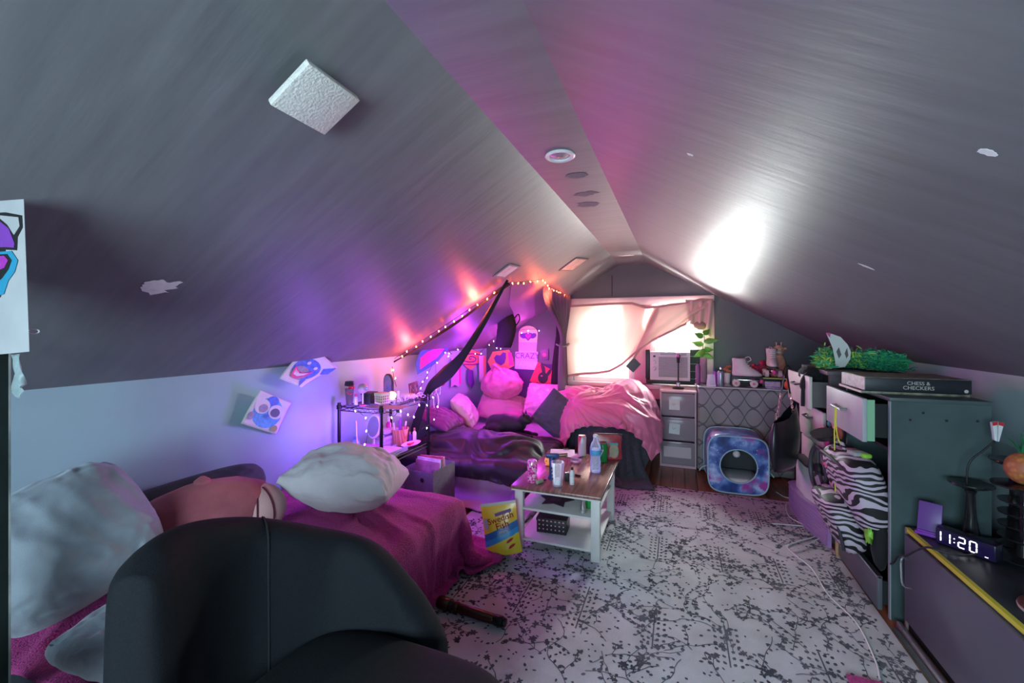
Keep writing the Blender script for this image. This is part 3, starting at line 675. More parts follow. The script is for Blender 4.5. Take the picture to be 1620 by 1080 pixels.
for k in range(6):
    cc = [(.62, .6, .66), (.7, .66, .62), (.55, .5, .6), (.66, .64, .7), (.16, .15, .28), (.5, .46, .56)][k]; z0 = T2 + .001 + .0175 * k
    t = thing('book', ['lowest book', 'second book from the bottom', 'third book from the bottom', 'fourth book from the bottom', 'fifth book, with a dark cover,', 'topmost book'][k] + ' of the stack behind the shelf post', 'book', (xat(606, 2.36) + .003 * (k % 2), 2.385, z0), R(-10 + 5 * (k % 3)), 'books stacked on the middle shelf')
    MB().box((0, 0, .008), (.105, .13, .013)).build('pages', m_paper, t); cv = mat('book_cover_%d' % k, cc, .5)
    MB().box((0, 0, .0156), (.109, .134, .002)).box((0, 0, .0005), (.109, .134, .001)).box((.0535, 0, .008), (.002, .134, .013)).build('cover', cv, t)
for k in range(4):
    cc = [(.05, .04, .10), (.3, .2, .5), (.24, .16, .42), (.4, .32, .6)][k]
    t = thing('notebook', ['dark spiral notebook lowest in the pile at the shelf front', 'violet notebook second in the pile at the shelf front', 'purple notebook third in the pile at the shelf front', 'pale lilac notebook on top of the pile at the shelf front'][k], 'notebook', (xat(603, 2.11) - .01 + .004 * k, 2.155 + .003 * k, T2 + .001 + .011 * k), R(6 - 7 * (k % 2)), 'notebooks at the shelf front')
    MB().box((0, 0, .005), (.125, .14, .007)).build('pages', m_paper, t); MB().box((0, 0, .0093), (.13, .145, .0016)).box((0, 0, .0008), (.13, .145, .0016)).build('cover', mat('note_cover_%d' % k, cc, .5), t)
t = thing('bucket', 'copper striped bucket of brushes on the middle shelf', 'bucket', (xat(632, 2.40) - .018, 2.43, T2))
def striped(nt):
    wv = nt.nodes.new('ShaderNodeTexWave'); wv.inputs['Scale'].default_value = 14; wv.inputs['Distortion'].default_value = 3; nt.links.new(obj_coords(nt, (1, 1, .05)), wv.inputs['Vector'])
    return ramp_of(nt, wv.outputs['Fac'], [(0, (.75, .36, .14)), (.5, (.55, .16, .10)), (1, (.85, .55, .3))])
MB().lathe([(.042, 0), (.058, .105), (.060, .108), (.055, .108), (.040, .006)], n=28).build('pail', node_mat('copper_stripes', .35, striped), t)
for k in range(6): a = k * 1.05; MB().tube([(math.cos(a) * .02, math.sin(a) * .02, .01), (math.cos(a) * .045, math.sin(a) * .045, .13 + .02 * (k % 3))], [.003, .006], 7).build('brush', [m_pinkpl, m_wpl, m_purple][k % 3], t)
lathe_thing('bottle', 'tall magenta spray bottle behind the shelf post', 'bottle', (xat(612, 2.42), 2.44, T2), [('body', [(.018, 0), (.018, .13), (.008, .145)], mat('magenta_gloss', (.6, .03, .3), .3)), ('cap', [(.009, .146), (.009, .18), (.003, .181)], m_wpl)])
t = thing('figurine_card', 'white card with a dark house print hanging under the shelf top', 'card', (xat(626, 2.46), 2.485, .555), R(-15))
MB().box((0, 0, .05), (.07, .002, .085)).build('card', m_paper, t); MB().prism([(-.018, -.02), (.018, -.02), (.018, .005), (0, .02), (-.018, .005)], .001, Matrix.Translation((0, -.001, .05)) @ Mx).build('print', m_blkpl, t)
MB().tube([(0, 0, .092), (0, 0, .134)], .001, 5).build('thread', m_wpl, t)
for k, (px_, hh, mm_) in enumerate(((640, .09, m_clr), (648, .07, m_purple), (655, .10, m_wpl))):
    lathe_thing('cosmetic_bottle', ['clear cosmetic bottle at the back of the middle shelf', 'purple cosmetic bottle at the back of the middle shelf', 'white cosmetic bottle nearest the bed on the middle shelf'][k], 'bottle', (xat(px_, 2.50), 2.505, T2), [('body', [(.012, 0), (.013, .005), (.013, hh * .7), (.006, hh * .8)], mm_), ('cap', [(.007, hh * .81), (.007, hh), (.003, hh + .001)], m_gold)], n=14)
t = thing('serving_plate', 'pale oval plate with a pink slice at the edge of the middle shelf', 'plate', (SX1 - .052, 2.425, T2 + .002), R(90))
Ms = Matrix.Diagonal((1.5, .8, 1, 1)); MB().lathe([(.03, 0), (.045, .004), (.06, .016), (.058, .017), (.043, .007), (.004, .005)], n=32, M=Ms).build('dish', mat('pale_pink_ceramic', (.75, .5, .66), .3), t); MB().prism([(-.03, -.015), (.035, 0), (-.02, .02)], .008, Matrix.Translation((0, 0, .0085))).build('slice', m_red, t)
t = thing('acrylic_tray', 'clear acrylic tray along the bed side of the middle shelf', 'tray', (SX1 - .055, 2.27, T2 + .001))
for nme, a, b in (('bottom', (-.045, -.09, 0), (.045, .06, .003)), ('side', (.042, -.09, .003), (.045, .06, .03)), ('side', (-.045, -.09, .003), (-.042, .06, .03))): MB().b2(a, b).build(nme, m_clr, t)
# on the floor below: fabric bin with magazines, crumpled bag, pale tub
t = thing('fabric_bin', 'grey collapsible fabric bin full of magazines beside the wire shelf', 'storage bin', (-1.475, 2.365, 0), R(-4)); fb = mat('grey_bin_cloth', (.20, .20, .24), .8, var=.12, vscale=40)
for nme, a, b in (('bottom', (-.11, -.12, .001), (.11, .12, .006)), ('side', (-.11, -.12, .006), (-.106, .12, .30)), ('side', (.106, -.12, .006), (.11, .12, .30)), ('side', (-.106, .116, .006), (.106, .12, .30)), ('front', (-.106, -.12, .006), (.106, -.116, .29))): MB().b2(a, b, bev=.0015).build(nme, fb, t)
MB().lathe([(.012, 0), (.014, .002), (.008, .003)], n=16, M=Matrix.Translation((.03, -.1205, .24)) @ Mx).build('grommet', m_blkpl, t)
for k in range(5):
    o = thing('magazine', ['pink magazine nearest the front of the fabric bin', 'white magazine second in the fabric bin', 'dark magazine third in the fabric bin', 'red magazine fourth in the fabric bin', 'pale magazine at the back of the fabric bin'][k], 'magazine', (-1.475 + .003 * k, 2.30 + .031 * k, .024), 0, 'magazines in the fabric bin', (R(-3 + 1.4 * k), R(3 - 1.5 * k), 0))
    MB().box((0, 0, .16), (.17, .006, .31 + .02 * (k % 2)), bev=.001).build('pages', m_paper, o); MB().box((0, -.004, .16), (.172, .0016, .312 + .02 * (k % 2))).build('cover', mat('mag_%d' % k, [(.6, .25, .4), (.7, .66, .7), (.08, .06, .08), (.5, .08, .12), (.55, .5, .6)][k], .35, var=.4, vscale=18), o)
P = np.zeros((16, 22, 3))
for j in range(16):
    for i in range(22):
        ph = math.pi * j / 15; th = 2 * math.pi * i / 22; r = .085 * (1 + .45 * fbm(math.cos(th) * 1.2, math.sin(th) * 1.2, ph * 1.4, 1.7, 4))
        P[j, i] = (r * .95 * math.sin(ph) * math.cos(th), r * .8 * math.sin(ph) * math.sin(th), .09 + r * 1.0 * math.cos(ph))
o = MB().grid(P, closed_u=True).build('plastic_bag', mat('printed_white_bag', (.66, .68, .68), .35, c2=(.15, .2, .25), vscale=24), smooth=20); o.location = (-1.655, 2.13, .206); o.scale = (.7, .7, .55); tag(o, 'crumpled white printed plastic bag on the pale tub under the shelf', 'bag')
t = thing('storage_tub', 'pale plastic tub under the wire shelf', 'tub', (-1.69, 2.15, .096)); MB().lathe([(.06, 0), (.075, .12), (.08, .125), (.072, .125), (.058, .006)], n=28, sq=5).build('tub', mat('frosted_plastic', (.55, .55, .62), .4), t)
MB().lathe([(.078, .126), (.081, .130), (.02, .134)], n=28, sq=5).build('lid', m_wpl, t)

# ================================================================== bed in the corner
bd = thing('floor_bed', 'low mattress under lavender sheets in the far corner', 'bed', (-1.42, 3.45, 0))
MB().b2((-1.955, 2.62, .03), (-.90, 4.28, .22), bev=.05).build('mattress', mat('white_ticking', (.6, .58, .6), .8), bd, world=True)
MB().b2((-1.94, 2.65, .0135), (-.93, 4.26, .03), bev=.008).build('base', mat('slat_wood', (.35, .22, .12), .6), bd, world=True)
m_sheet = mat('lavender_sheet', (.50, .36, .56), .6, var=.08, vscale=5, sheen=.4)
bedc = [col_box((-1.965, 2.61, -.1), (-.885, 4.29, .235), .05), col_floor(.022)]
X = drape(sheet((-1.95, 2.36, .30), (1.20, 0, 0), (0, 1.90, 0), 66, 90), bedc, steps=150, jit=.012, seed=5, rest=1.045)
X[..., 0] = np.maximum(X[..., 0], -1.965); X[..., 1] = np.minimum(X[..., 1], 4.31)
cl = X[..., 0] < -1.34; X[..., 1] = np.where(cl, np.maximum(X[..., 1], 2.51), X[..., 1]); cl = X[..., 0] < -1.57; X[..., 1] = np.where(cl, np.maximum(X[..., 1], 2.58), X[..., 1])
X[..., 0] = np.where((X[..., 1] < 2.82), np.minimum(X[..., 0], -.845), X[..., 0])
X = wrinkle(X, .014, 1.4, 6, R(70), 7, up=2, warp=.9)
tag(cloth_obj('bed_sheet', X, m_sheet, solid=.006, sub=0), 'lavender sheet hanging over the foot of the corner bed', 'sheet')
# crumpled charcoal satin comforter
m_sat = mat('charcoal_satin', (.020, .016, .025), .45, spec=.5, var=.2, vscale=6, sheen=.5, bump=.12, bscale=30)
cc = bedc[:1] + [col_floor(.03), col_box((-1.955, 2.59, -.1), (-.86, 4.3, .262), .05), col_ell((-1.22, 2.90, .26), (.33, .20, .125)), col_ell((-1.55, 2.92, .26), (.26, .22, .11))]
X = drape(sheet((-1.90, 2.60, .46), (1.08, 0, .0), (0, .69, .0), 74, 52), cc, steps=130, jit=.02, seed=9, rest=1.25, bend=.12)
X[..., 0] = np.clip(X[..., 0], -1.94, -.835); X[..., 1] = np.maximum(X[..., 1], 2.545); X[..., 1] = np.where(X[..., 0] < -1.54, np.maximum(X[..., 1], 2.60), X[..., 1])
X = wrinkle(X, .030, 1.3, 4.2, R(15), 3, up=2, warp=.8); X = wrinkle(X, .009, 2, 9, R(-30), 8, up=1, warp=.6)
tag(cloth_obj('comforter', X, m_sat, solid=.012, sub=0), 'crumpled charcoal satin comforter on the corner bed', 'comforter')
m_psat = mat('pale_pink_satin', (.72, .50, .60), .33, spec=.6, var=.06, vscale=6, sheen=.4); m_pnk = mat('pink_blotch_fabric', (.72, .22, .40), .75, c2=(.58, .10, .28), vscale=16, sheen=.5)
m_prp = mat('plum_cotton', (.19, .04, .20), .7, sheen=.5, var=.15, vscale=8); m_slate = mat('slate_blue_cotton', (.085, .08, .13), .75, var=.15, vscale=10, sheen=.4)
cushion('bed_pillow', 'pale pink satin pillow propped against the wall on the corner bed', 'pillow', pose((-1.80, 3.46, .43), 0, 52, 20), .34, .44, .16, m_psat, 21, .014)
cushion('bed_pillow', 'plum pillow lying behind the wire shelf on the corner bed', 'pillow', pose((-1.79, 3.03, .44), 0, 22, 0), .34, .36, .13, m_prp, 22, .012)
cushion('bed_pillow', 'rose pillow under the knotted pink bundle', 'pillow', pose((-1.66, 4.0, .385), 30, 8, 14), .50, .40, .20, mat('rose_cotton', (.70, .24, .42), .7, sheen=.5), 23, .012)
cushion('bed_pillow', 'big glossy pink pillow between the bundle and the slate cushion', 'pillow', pose((-1.19, 4.06, .45), 62, 0, -6), .52, .40, .20, mat('pink_satin_gloss', (.72, .32, .58), .28, spec=.7, sheen=.4), 24, .016)
cushion('bed_pillow', 'slate blue pointed cushion leaning on the pink heap', 'pillow', pose((-.965, 3.54, .44), 84, 38, 12), .34, .36, .12, m_slate, 25, .008)
# knotted pink bundle
t = thing('fabric_bundle', 'knotted bundle of blotchy pink fabric on top of the rose pillow', 'bundle', (-1.66, 4.0, .475))
def crump(d): return 1 + .09 * fbm(d.x * 2.2, d.y * 2.2, d.z * 2.2, 1.2, 3) + .16 * (1 - min(1, 2.4 * abs(noise.noise(Vector((math.atan2(d.y, d.x) * 1.6, d.z * 1.1, 3.0)))))) * (.4 + .6 * max(0, d.z)) - .12 * max(0, -d.z)
MB().ball((0, 0, .125), (.21, .17, .15), 60, 40, fn=crump).build('bundle', m_pnk, t, smooth=180)
MB().ball((-.05, -.03, .265), (.045, .04, .05), 18, 12, fn=crump).build('knot', m_pnk, t, smooth=180); MB().tube(smooth_path([(-.06, -.03, .27), (-.08, -.05, .31), (-.055, -.06, .335), (-.02, -.05, .31), (.02, -.04, .275)], 5), .016, 10).build('knot_loop', m_pnk, t)

# black cat lying on the bed
def skin_body(name, verts, edges, radii, m, parent=None, sub=2, root=0):
    me = bpy.data.meshes.new(name); me.from_pydata(verts, edges, []); me.update(); o = bpy.data.objects.new(name, me); col.objects.link(o); o.parent = parent
    bm = bmesh.new(); bm.from_mesh(me); L = bm.verts.layers.skin.verify(); bm.verts.ensure_lookup_table()
    for i, v in enumerate(bm.verts): v[L].radius = radii[i] if hasattr(radii[i], '__len__') else (radii[i], radii[i]); v[L].use_root = (i == root)
    bm.to_mesh(me); bm.free(); s = o.modifiers.new('body', 'SKIN'); s.use_smooth_shade = True; s.branch_smoothing = .6
    q = o.modifiers.new('smooth', 'SUBSURF'); q.levels = sub; q.render_levels = sub; me.materials.append(m); return o
m_fur = mat('black_fur', (.012, .012, .015), .55, var=.3, vscale=60, bump=.4, bscale=180, sheen=.6)
def meta_body(els, res=.011):
    """one continuous skin grown around soft overlapping lumps"""
    mbd = bpy.data.metaballs.new('lumps'); mo = bpy.data.objects.new('lumps', mbd); col.objects.link(mo); mbd.resolution = res; mbd.threshold = .25
    for c_, r_ in els:
        e = mbd.elements.new(type='ELLIPSOID'); e.co = c_; e.radius = 1; k = 1.55; e.size_x, e.size_y, e.size_z = r_[0] * k, r_[1] * k, r_[2] * k; e.radius = 1.0
    dg = bpy.context.evaluated_depsgraph_get(); me = bpy.data.meshes.new_from_object(mo.evaluated_get(dg)); bpy.data.objects.remove(mo); mb = MB(); mb.add([v.co for v in me.vertices], [tuple(p.vertices) for p in me.polygons]); bpy.data.meshes.remove(me); return mb
els = [((-.15, .01, .075), (.085, .075, .075)), ((-.06, .0, .085), (.09, .07, .08)), ((.03, .0, .08), (.07, .062, .075)), ((.09, -.01, .10), (.045, .045, .05)), ((.135, -.02, .145), (.046, .043, .042)), ((.17, -.03, .135), (.024, .026, .02)),
       ((-.12, -.07, .045), (.065, .035, .045)), ((.12, -.055, .022), (.06, .018, .018)), ((.19, -.06, .018), (.03, .017, .015)), ((.12, .035, .022), (.06, .018, .018)), ((.20, .03, .018), (.03, .017, .015)), ((-.06, -.105, .02), (.04, .018, .016)),
       ((-.225, -.01, .035), (.04, .018, .02)), ((-.24, -.07, .025), (.02, .04, .018)), ((-.20, -.125, .02), (.05, .016, .015)), ((-.12, -.14, .018), (.05, .013, .013))]
cm = meta_body(els)
for s in (-1, 1): cm.add([(.118, -.02 + s * .012, .172), (.138, -.02 + s * .040, .166), (.150, -.02 + s * .020, .170), (.128, -.02 + s * .036, .222)], [(0, 1, 3), (1, 2, 3), (2, 0, 3), (0, 2, 1)])
cat = cm.build('cat', m_fur, smooth=180); cat.location = (-1.31, 3.37, .275); cat.rotation_euler = (0, 0, R(-4)); tag(cat, 'black cat lying on the bed among the pink pillows', 'cat')
for s in (-1, 1): MB().ball((.172, -.022 + s * .018, .156), (.006, .006, .006), 8, 6).build('eye', mat('cat_eye', (.35, .38, .15), .15), cat)

# ------------------------------------------------------------------ heap at the end of the bed: pouf, grey blanket, pink blanket
pf = thing('pouf', 'white round floor pouf under the grey and pink blankets', 'pouf', (-.53, 3.72, 0))
MB().ball((0, 0, .30), (.365, .355, .30), 36, 20, fn=lambda d: 1 + .02 * fbm(d.x, d.y, d.z, 2, 2)).build('body', mat('white_vinyl', (.62, .60, .60), .5), pf, smooth=180)
MB().lathe([(.02, .595), (.03, .60), (.02, .61)]).build('button', m_wpl, pf)
hc = [col_ell((-.53, 3.72, .30), (.385, .375, .335)), col_box((-.87, 3.42, -.1), (-.22, 4.06, .52), .22), col_floor(.02)]
m_gb = mat('dark_grey_knit', (.055, .062, .075), .9, var=.25, vscale=60, bump=.4, bscale=160, sheen=.4)
X = drape(sheet((-1.0, 2.98, .74), (.90, 0, 0), (0, 1.22, 0), 66, 80), hc, steps=190, jit=.006, seed=12, rest=1.0)
X[..., 1] = np.minimum(X[..., 1], 4.26)
def keep_off(X, x0, y0):          # the drawer cart stands there
    m_ = (X[..., 0] > x0) & (X[..., 1] > y0); X[..., 0] = np.where(m_, x0, X[..., 0]); return X
X = keep_off(wrinkle(X, .008, 1.5, 5, R(60), 5, up=2, warp=.8), -.17, 3.80)
tag(cloth_obj('knit_blanket', X, m_gb, solid=.010, sub=0), 'dark grey knit blanket over the pouf, trailing on the floor', 'blanket')
m_pkb = mat('pink_satin_throw', (.66, .18, .31), .42, spec=.55, var=.12, vscale=5, sheen=.6)
hc2 = [col_box((-.92, 3.355, -.1), (-.165, 4.11, .60), .22), col_ell((-.40, 3.78, .46), (.22, .28, .25)), col_ell((-.84, 3.95, .34), (.30, .28, .28)), col_floor(.03)]
X = drape(sheet((-1.06, 3.30, .80), (1.02, .0, 0), (0, .94, 0), 80, 70), hc2, steps=140, jit=.010, seed=14, rest=1.04, bend=.15)
X[..., 1] = np.minimum(X[..., 1], 4.255)
X = wrinkle(X, .030, 1.3, 3.4, 0, 6, up=2, warp=.7, centre=(.34, .22), sharp=1.6); X = keep_off(wrinkle(X, .015, 1.6, 11, R(-35), 2, up=1, warp=.6), -.165, 3.80)
tag(cloth_obj('throw_blanket', X, m_pkb, solid=.005, sub=0), 'wrinkled pink satin blanket heaped over the grey blanket below the window', 'blanket')
# ================================================================== string lights, curtains and papers
def bulb_proto(name, m):
    b = MB().lathe([(.001, -.010), (.003, -.007), (.0034, -.002), (.0025, .0015), (.001, .003)], n=8); return b.build(name, m)
def point(name, loc, power, color, r=.03):
    l = bpy.data.lights.new(name, 'POINT'); l.energy = power; l.color = color; l.shadow_soft_size = r
    o = bpy.data.objects.new(name, l); col.objects.link(o); o.location = loc; return o
m_wire = mat('dark_wire', (.02, .02, .03), .6)
m_bred = mat('red_bulb', (1, .25, .1), .4, emit=75, ecol=(1, .10, .02)); m_bpur = mat('violet_bulb', (.7, .5, 1), .4, emit=26, ecol=(.42, .20, 1))
def string_light(name, label, path, m, every, wire_r=.0018, jitter=.012, seed=0):
    rg = random.Random(seed); t = thing(name, label, 'string lights', path[0]); MB().tube([p for p in path], wire_r, 5).build('wire', m_wire, t, world=True)
    first = None; acc = 0
    for a, b in zip(path, path[1:]):
        acc += (b - a).length
        if acc >= every:
            acc = 0; p = b + Vector((rg.uniform(-jitter, jitter) * .5, rg.uniform(-jitter, jitter), -abs(rg.uniform(.2, 1) * jitter)))
            if first is None: first = o = bulb_proto('bulb', m)
            else: o = first.copy(); col.objects.link(o)
            o.parent = t; o.location = parent_matrix(t).inverted() @ p; o.rotation_euler = (rg.uniform(-.5, .5), rg.uniform(-.5, .5), 0)
    return t
d = Vector((0, 0, -.022))
sp = [on_left_slope(*q) + d for q in ((622, 565), (640, 553), (662, 538), (690, 519), (720, 499), (752, 477), (780, 458), (803, 443), (822, 441), (842, 439), (860, 438))]
sp = [at(627, 612, Y=2.62), at(622, 590, Y=2.63)] + sp + [Vector((-.975, 3.35, 1.505)), Vector((-.985, 3.65, 1.50)), Vector((-1.0, 3.95, 1.495)), Vector((-1.02, 4.25, 1.48))]
string_light('string_lights', 'red string lights along the left slope above the bed', smooth_path(sp, 10), m_bred, .068, seed=2)
sp2 = [at(645, 640, Y=2.5), at(672, 600, Y=2.9), at(690, 565, Y=3.2), at(700, 545, Y=3.25), at(715, 560, Y=3.4), at(712, 536, Y=3.4), at(740, 550, Y=3.7), at(760, 556, Y=3.9), at(776, 532, Y=4.0), at(790, 528, Y=4.1), at(786, 552, Y=4.2), at(815, 525, Y=4.26), at(850, 520, Y=4.26)]
sp2 = [Vector((max(p.x, -1.95), p.y, min(p.z, ceil_z(max(p.x, -1.95)) - .02))) for p in sp2]
string_light('fairy_lights', 'violet fairy lights strung across the papers in the bed corner', smooth_path(sp2, 9), m_bpur, .085, jitter=.03, seed=5)
sp3 = [Vector(q) for q in ((SX0 + .04, 2.035, .70), (-1.76, 2.03, .68), (-1.70, 2.03, .655), (SX1 + .016, 2.06, .685), (SX1 + .02, 2.14, .64), (SX1 + .02, 2.22, .675), (SX1 + .024, 2.32, .60), (SX1 + .02, 2.42, .685), (SX1 + .022, 2.50, .66), (SX1 + .03, 2.58, .70), (SX1 + .04, 2.60, .58), (SX1 + .03, 2.54, .52), (SX1 + .02, 2.44, .50))]
string_light('fairy_lights', 'violet fairy lights wound around the top of the wire shelf', smooth_path(sp3, 8), m_bpur, .085, jitter=.012, seed=6)
sp4 = [Vector(q) for q in ((-1.70, 2.03, .655), (-1.69, 2.035, .56), (-1.705, 2.035, .47), (-1.69, 2.04, .42))]
string_light('fairy_lights', 'short drop of violet fairy lights in front of the round mirror', smooth_path(sp4, 6), m_bpur, .07, jitter=.01, seed=7)
# coloured light those strings throw into the corner
point('violet_shelf_glow', (-1.70, 2.00, .60), 5.0, (.34, .10, 1), .05); point('violet_shelf_glow', (SX1 + .06, 2.40, .66), 5.0, (.45, .08, 1), .05)
point('violet_corner_glow', (-1.62, 3.35, .98), 7.0, (.50, .05, 1), .05); point('magenta_corner_glow', (-1.45, 3.9, .92), 7.5, (.85, .06, .75), .05)
point('red_string_glow', (-1.78, 2.62, .99), 3.4, (1, .10, .08), .03); point('red_string_glow', (-1.25, 2.62, 1.32), 4.2, (1, .12, .06), .03); point('red_string_glow', (-.98, 3.3, 1.44), 6, (1, .16, .08), .03)

def ribbon(name, pts, widths, m, label, cat, th=.002, nrm=None, sub=6, parent=None):
    path = smooth_path(pts, sub); n = len(path); ws = np.interp(np.linspace(0, 1, n), np.linspace(0, 1, len(widths)), widths); P = np.zeros((n, 5, 3))
    for i, p in enumerate(path):
        dd = (path[min(n - 1, i + 1)] - path[max(0, i - 1)]).normalized(); view = (nrm or (Vector((0, 0, CAM_H)) - p)).normalized() if not callable(nrm) else nrm(p)
        s = dd.cross(view).normalized()
        for k in range(5): P[i, k] = p + s * ws[i] * (k / 4 - .5) + view * (.006 * math.sin(k * 2.1 + i * .5))
    o = MB().grid(P).build(name, m, parent, smooth=180, solid=th)
    return tag(o, label, cat)
m_bcl = mat('black_cloth', (.010, .010, .012), .85, sheen=.25)
fn = Vector((.25, -1, .1))
ribbon('fabric_strap', [at(803, 443, Y=2.63), at(762, 515, Y=2.64), at(728, 568, Y=2.65), at(700, 596, Y=2.65), at(682, 612, Y=2.65), at(668, 640, Y=2.65), at(658, 672, Y=2.65), at(651, 700, Y=2.64)], [.012, .042, .05, .10, .085, .05, .06, .055, .05], m_bcl, 'twisted black cloth strap slanting from the ceiling to the wire shelf', 'strap', nrm=fn)
ribbon('fabric_edge', [on_left_slope(*q) + Vector((.012, 0, -.030)) for q in ((620, 566), (664, 541), (720, 503), (765, 470), (803, 441))], [.010, .012, .020, .024, .020], m_bcl, 'black cloth band pinned along the left slope beside the red lights', 'cloth band', nrm=Vector((.5, -.6, -.6)))

# grey sheer curtain hanging along the ceiling to the far wall, tied back
NT, NZ = 60, 40; P = np.zeros((NZ, NT, 3))
for j in range(NZ):
    v = j / (NZ - 1); z = 1.50 - .93 * v
    for i in range(NT):
        u = i / (NT - 1); tie = math.exp(-((v - .52) / .22) ** 2)
        y0 = 3.22 + u * 1.02; yt = 3.98 + u * .24
        a = min(1, max(0, (v - .05) / .47)); a = a * a * (3 - 2 * a)
        y = y0 * (1 - a) + (yt if v < .55 else 3.93 + u * .33) * a
        xx = -.985 - .03 * u + (.018 + .012 * (1 - tie)) * math.sin(u * 2 * math.pi * 7 + .6 * fbm(u * 3, v * 2, 1)) - .05 * a
        zz = z + .10 * a * (1 - u) * (1 - v) - .05 * math.sin(math.pi * u) * (1 - a) * .3
        zz = min(zz, ceil_z(xx) - .025)
        P[j, i] = (xx, y, zz)
cg = thing('sheer_curtain', 'grey sheer curtain hanging from the string lights at the bed end, tied back', 'curtain', (-1.0, 4.1, .57))
MB().grid(P).build('cloth', sheer('grey_sheer', (.20, .19, .20), .35, .10), cg, smooth=180, world=True)
MB().tube([(-1.05 + .05 * math.cos(q), 4.09 + .14 * math.sin(q), 1.01 + .01 * math.sin(2 * q)) for q in [6.283 * k / 20 for k in range(20)]], .008, 8, closed=True).build('tie_back', mat('grey_cord', (.2, .2, .2), .8), cg, world=True)
ribbon('dark_drape', [(-1.10, 4.24, 1.40), (-1.12, 4.24, 1.1), (-1.13, 4.245, .80), (-1.12, 4.25, .56)], [.10, .08, .14, .18], m_bcl, 'narrow black drape beside the left window frame', 'drape', nrm=Vector((.1, -1, 0)))

# peach curtain slung across the far windows
NT, NZ = 70, 36; P = np.zeros((NZ, NT, 3))
top = [(896, 484), (930, 482), (965, 480), (1000, 479), (1022, 486), (1040, 485), (1062, 481), (1085, 479), (1108, 473), (1128, 474)]
bot = [(899, 594), (920, 592), (945, 590), (965, 585), (985, 574), (1005, 558), (1030, 541), (1055, 527), (1078, 514), (1086, 511)]
for i in range(NT):
    u = i / (NT - 1); k = np.linspace(0, 1, len(top))
    tx, ty = np.interp(u, k, [q[0] for q in top]), np.interp(u, k, [q[1] for q in top]); bx, by = np.interp(u, k, [q[0] for q in bot]), np.interp(u, k, [q[1] for q in bot])
    a = at(tx, ty, Y=4.28); b = at(bx, by, Y=4.28)
    for j in range(NZ):
        v = j / (NZ - 1); p = a.lerp(b, v)
        fold = .010 * math.sin((u * 9 + v * 5 * u) * 2.2) * (.35 + u) + .012 * math.sin(v * 9 + u * 16) * max(0, u - .55)
        sag = -.02 * math.sin(math.pi * v); P[j, i] = (p.x, min(4.295, p.y - .025 + fold + sag), p.z + .008 * math.sin(u * 12) * v)
pc = thing('window_curtain', 'peach translucent curtain slung diagonally across the far windows', 'curtain', (-.5, 4.27, .65)); m_peach = sheer('peach_cotton', (.86, .66, .56), .5)
MB().grid(P[:, :39]).build('cloth', m_peach, pc, smooth=180, world=True); MB().grid(P[:, 38:]).build('folded_cloth', sheer('peach_double', (.72, .46, .38), .012), pc, smooth=180, world=True)
MB().grid(np.stack([P[-1] + np.array([0, -.004, -.012]), P[-1] + np.array([0, -.004, .012])])).build('hem', mat('peach_hem', (.55, .32, .30), .8), pc, world=True, solid=.002)
MB().grid(np.stack([P[0] + np.array([0, -.004, -.016]), P[0] + np.array([0, -.004, .006])])).build('header', mat('peach_hem', (0, 0, 0)), pc, world=True, solid=.002)
sq_ = [at(x_, y_, Y=4.262) for x_, y_ in ((1040, 488), (1030, 515), (1018, 540), (1003, 566))]
o = ribbon('band', sq_, [.05, .045, .03, .025], mat('peach_band', (.50, .33, .28), .8), None, None, nrm=Vector((0, -1, 0))); o.parent = pc; o.matrix_parent_inverse = parent_matrix(pc).inverted()
# gathered knot and tail at the right
P2 = np.zeros((14, 26, 3))
for j in range(14):
    for i in range(26):
        u, v = i / 25, j / 13; a = at(1084 + 46 * u, 474 + 2 * u, Y=4.27).lerp(at(1090 + 40 * u, 512 + 28 * u ** 1.5, Y=4.27), v); P2[j, i] = (a.x, min(4.29, a.y - .02 + .016 * math.sin(u * 20 + v * 3)), a.z)
MB().grid(P2).build('gathered_end', sheer('peach_cotton_2', (.76, .50, .44), .03), pc, smooth=180, world=True, solid=.002)
MB().ball(at(1107, 515, Y=4.25), (.055, .02, .038), 18, 10, fn=lambda d: 1 + .1 * fbm(d.x * 2, d.y * 2, d.z * 2, 1.5, 2)).build('knot', mat('brown_knot', (.40, .20, .18), .7), pc, world=True, smooth=180)

# ------------------------------------------------------------------ papers, signs and hangings in the bed corner
def flat(M, poly, th=.0012): return MB().prism(poly, th, M)
def pix_poly(pts, proj):
    """outline of a flat thing fixed to a wall or slope, as local 2D polygon plus its frame"""
    Q = [proj(*p) for p in pts]; return Q
def wall_prism(name, Q, n, off, th, m, parent):
    n = Vector(n).normalized(); mb = MB(); k = len(Q); a = [Vector(q) + n * off for q in Q]; b = [q + n * th for q in a]
    mb.add(a + b, [tuple(range(k))[::-1], tuple(range(k, 2 * k))] + [(i, (i + 1) % k, k + (i + 1) % k, k + i) for i in range(k)]); return mb.build(name, m, parent, smooth=0, world=True)
LW = lambda x_, y_: at(x_, y_, X=XL); BW = lambda x_, y_: at(x_, y_, Y=YB); nLW, nBW = (1, 0, 0), (0, -1, 0)
def sign(name, label, cat, pts, proj, n, m, prints=(), off=.002, group=None):
    Q = [proj(*p) for p in pts]; c = sum(Q, Vector()) / len(Q); t = thing(name, label, cat, c, group=group); wall_prism('sheet', Q, n, off, .0015, m, t)
    for k, (pn, pp, pm) in enumerate(prints): wall_prism(pn, [proj(*p) for p in pp], n, off + .0022 + .0006 * k, .0008, pm, t)
    return t
def ell_px(cx, cy, rx, ry, n=20, a0=0, a1=360, rot=0):
    q = circ(1, n, 0, 0, a0, a1); c_, s_ = math.cos(R(rot)), math.sin(R(rot)); return [(cx + x_ * rx * c_ - y_ * ry * s_, cy + x_ * rx * s_ + y_ * ry * c_) for x_, y_ in q]
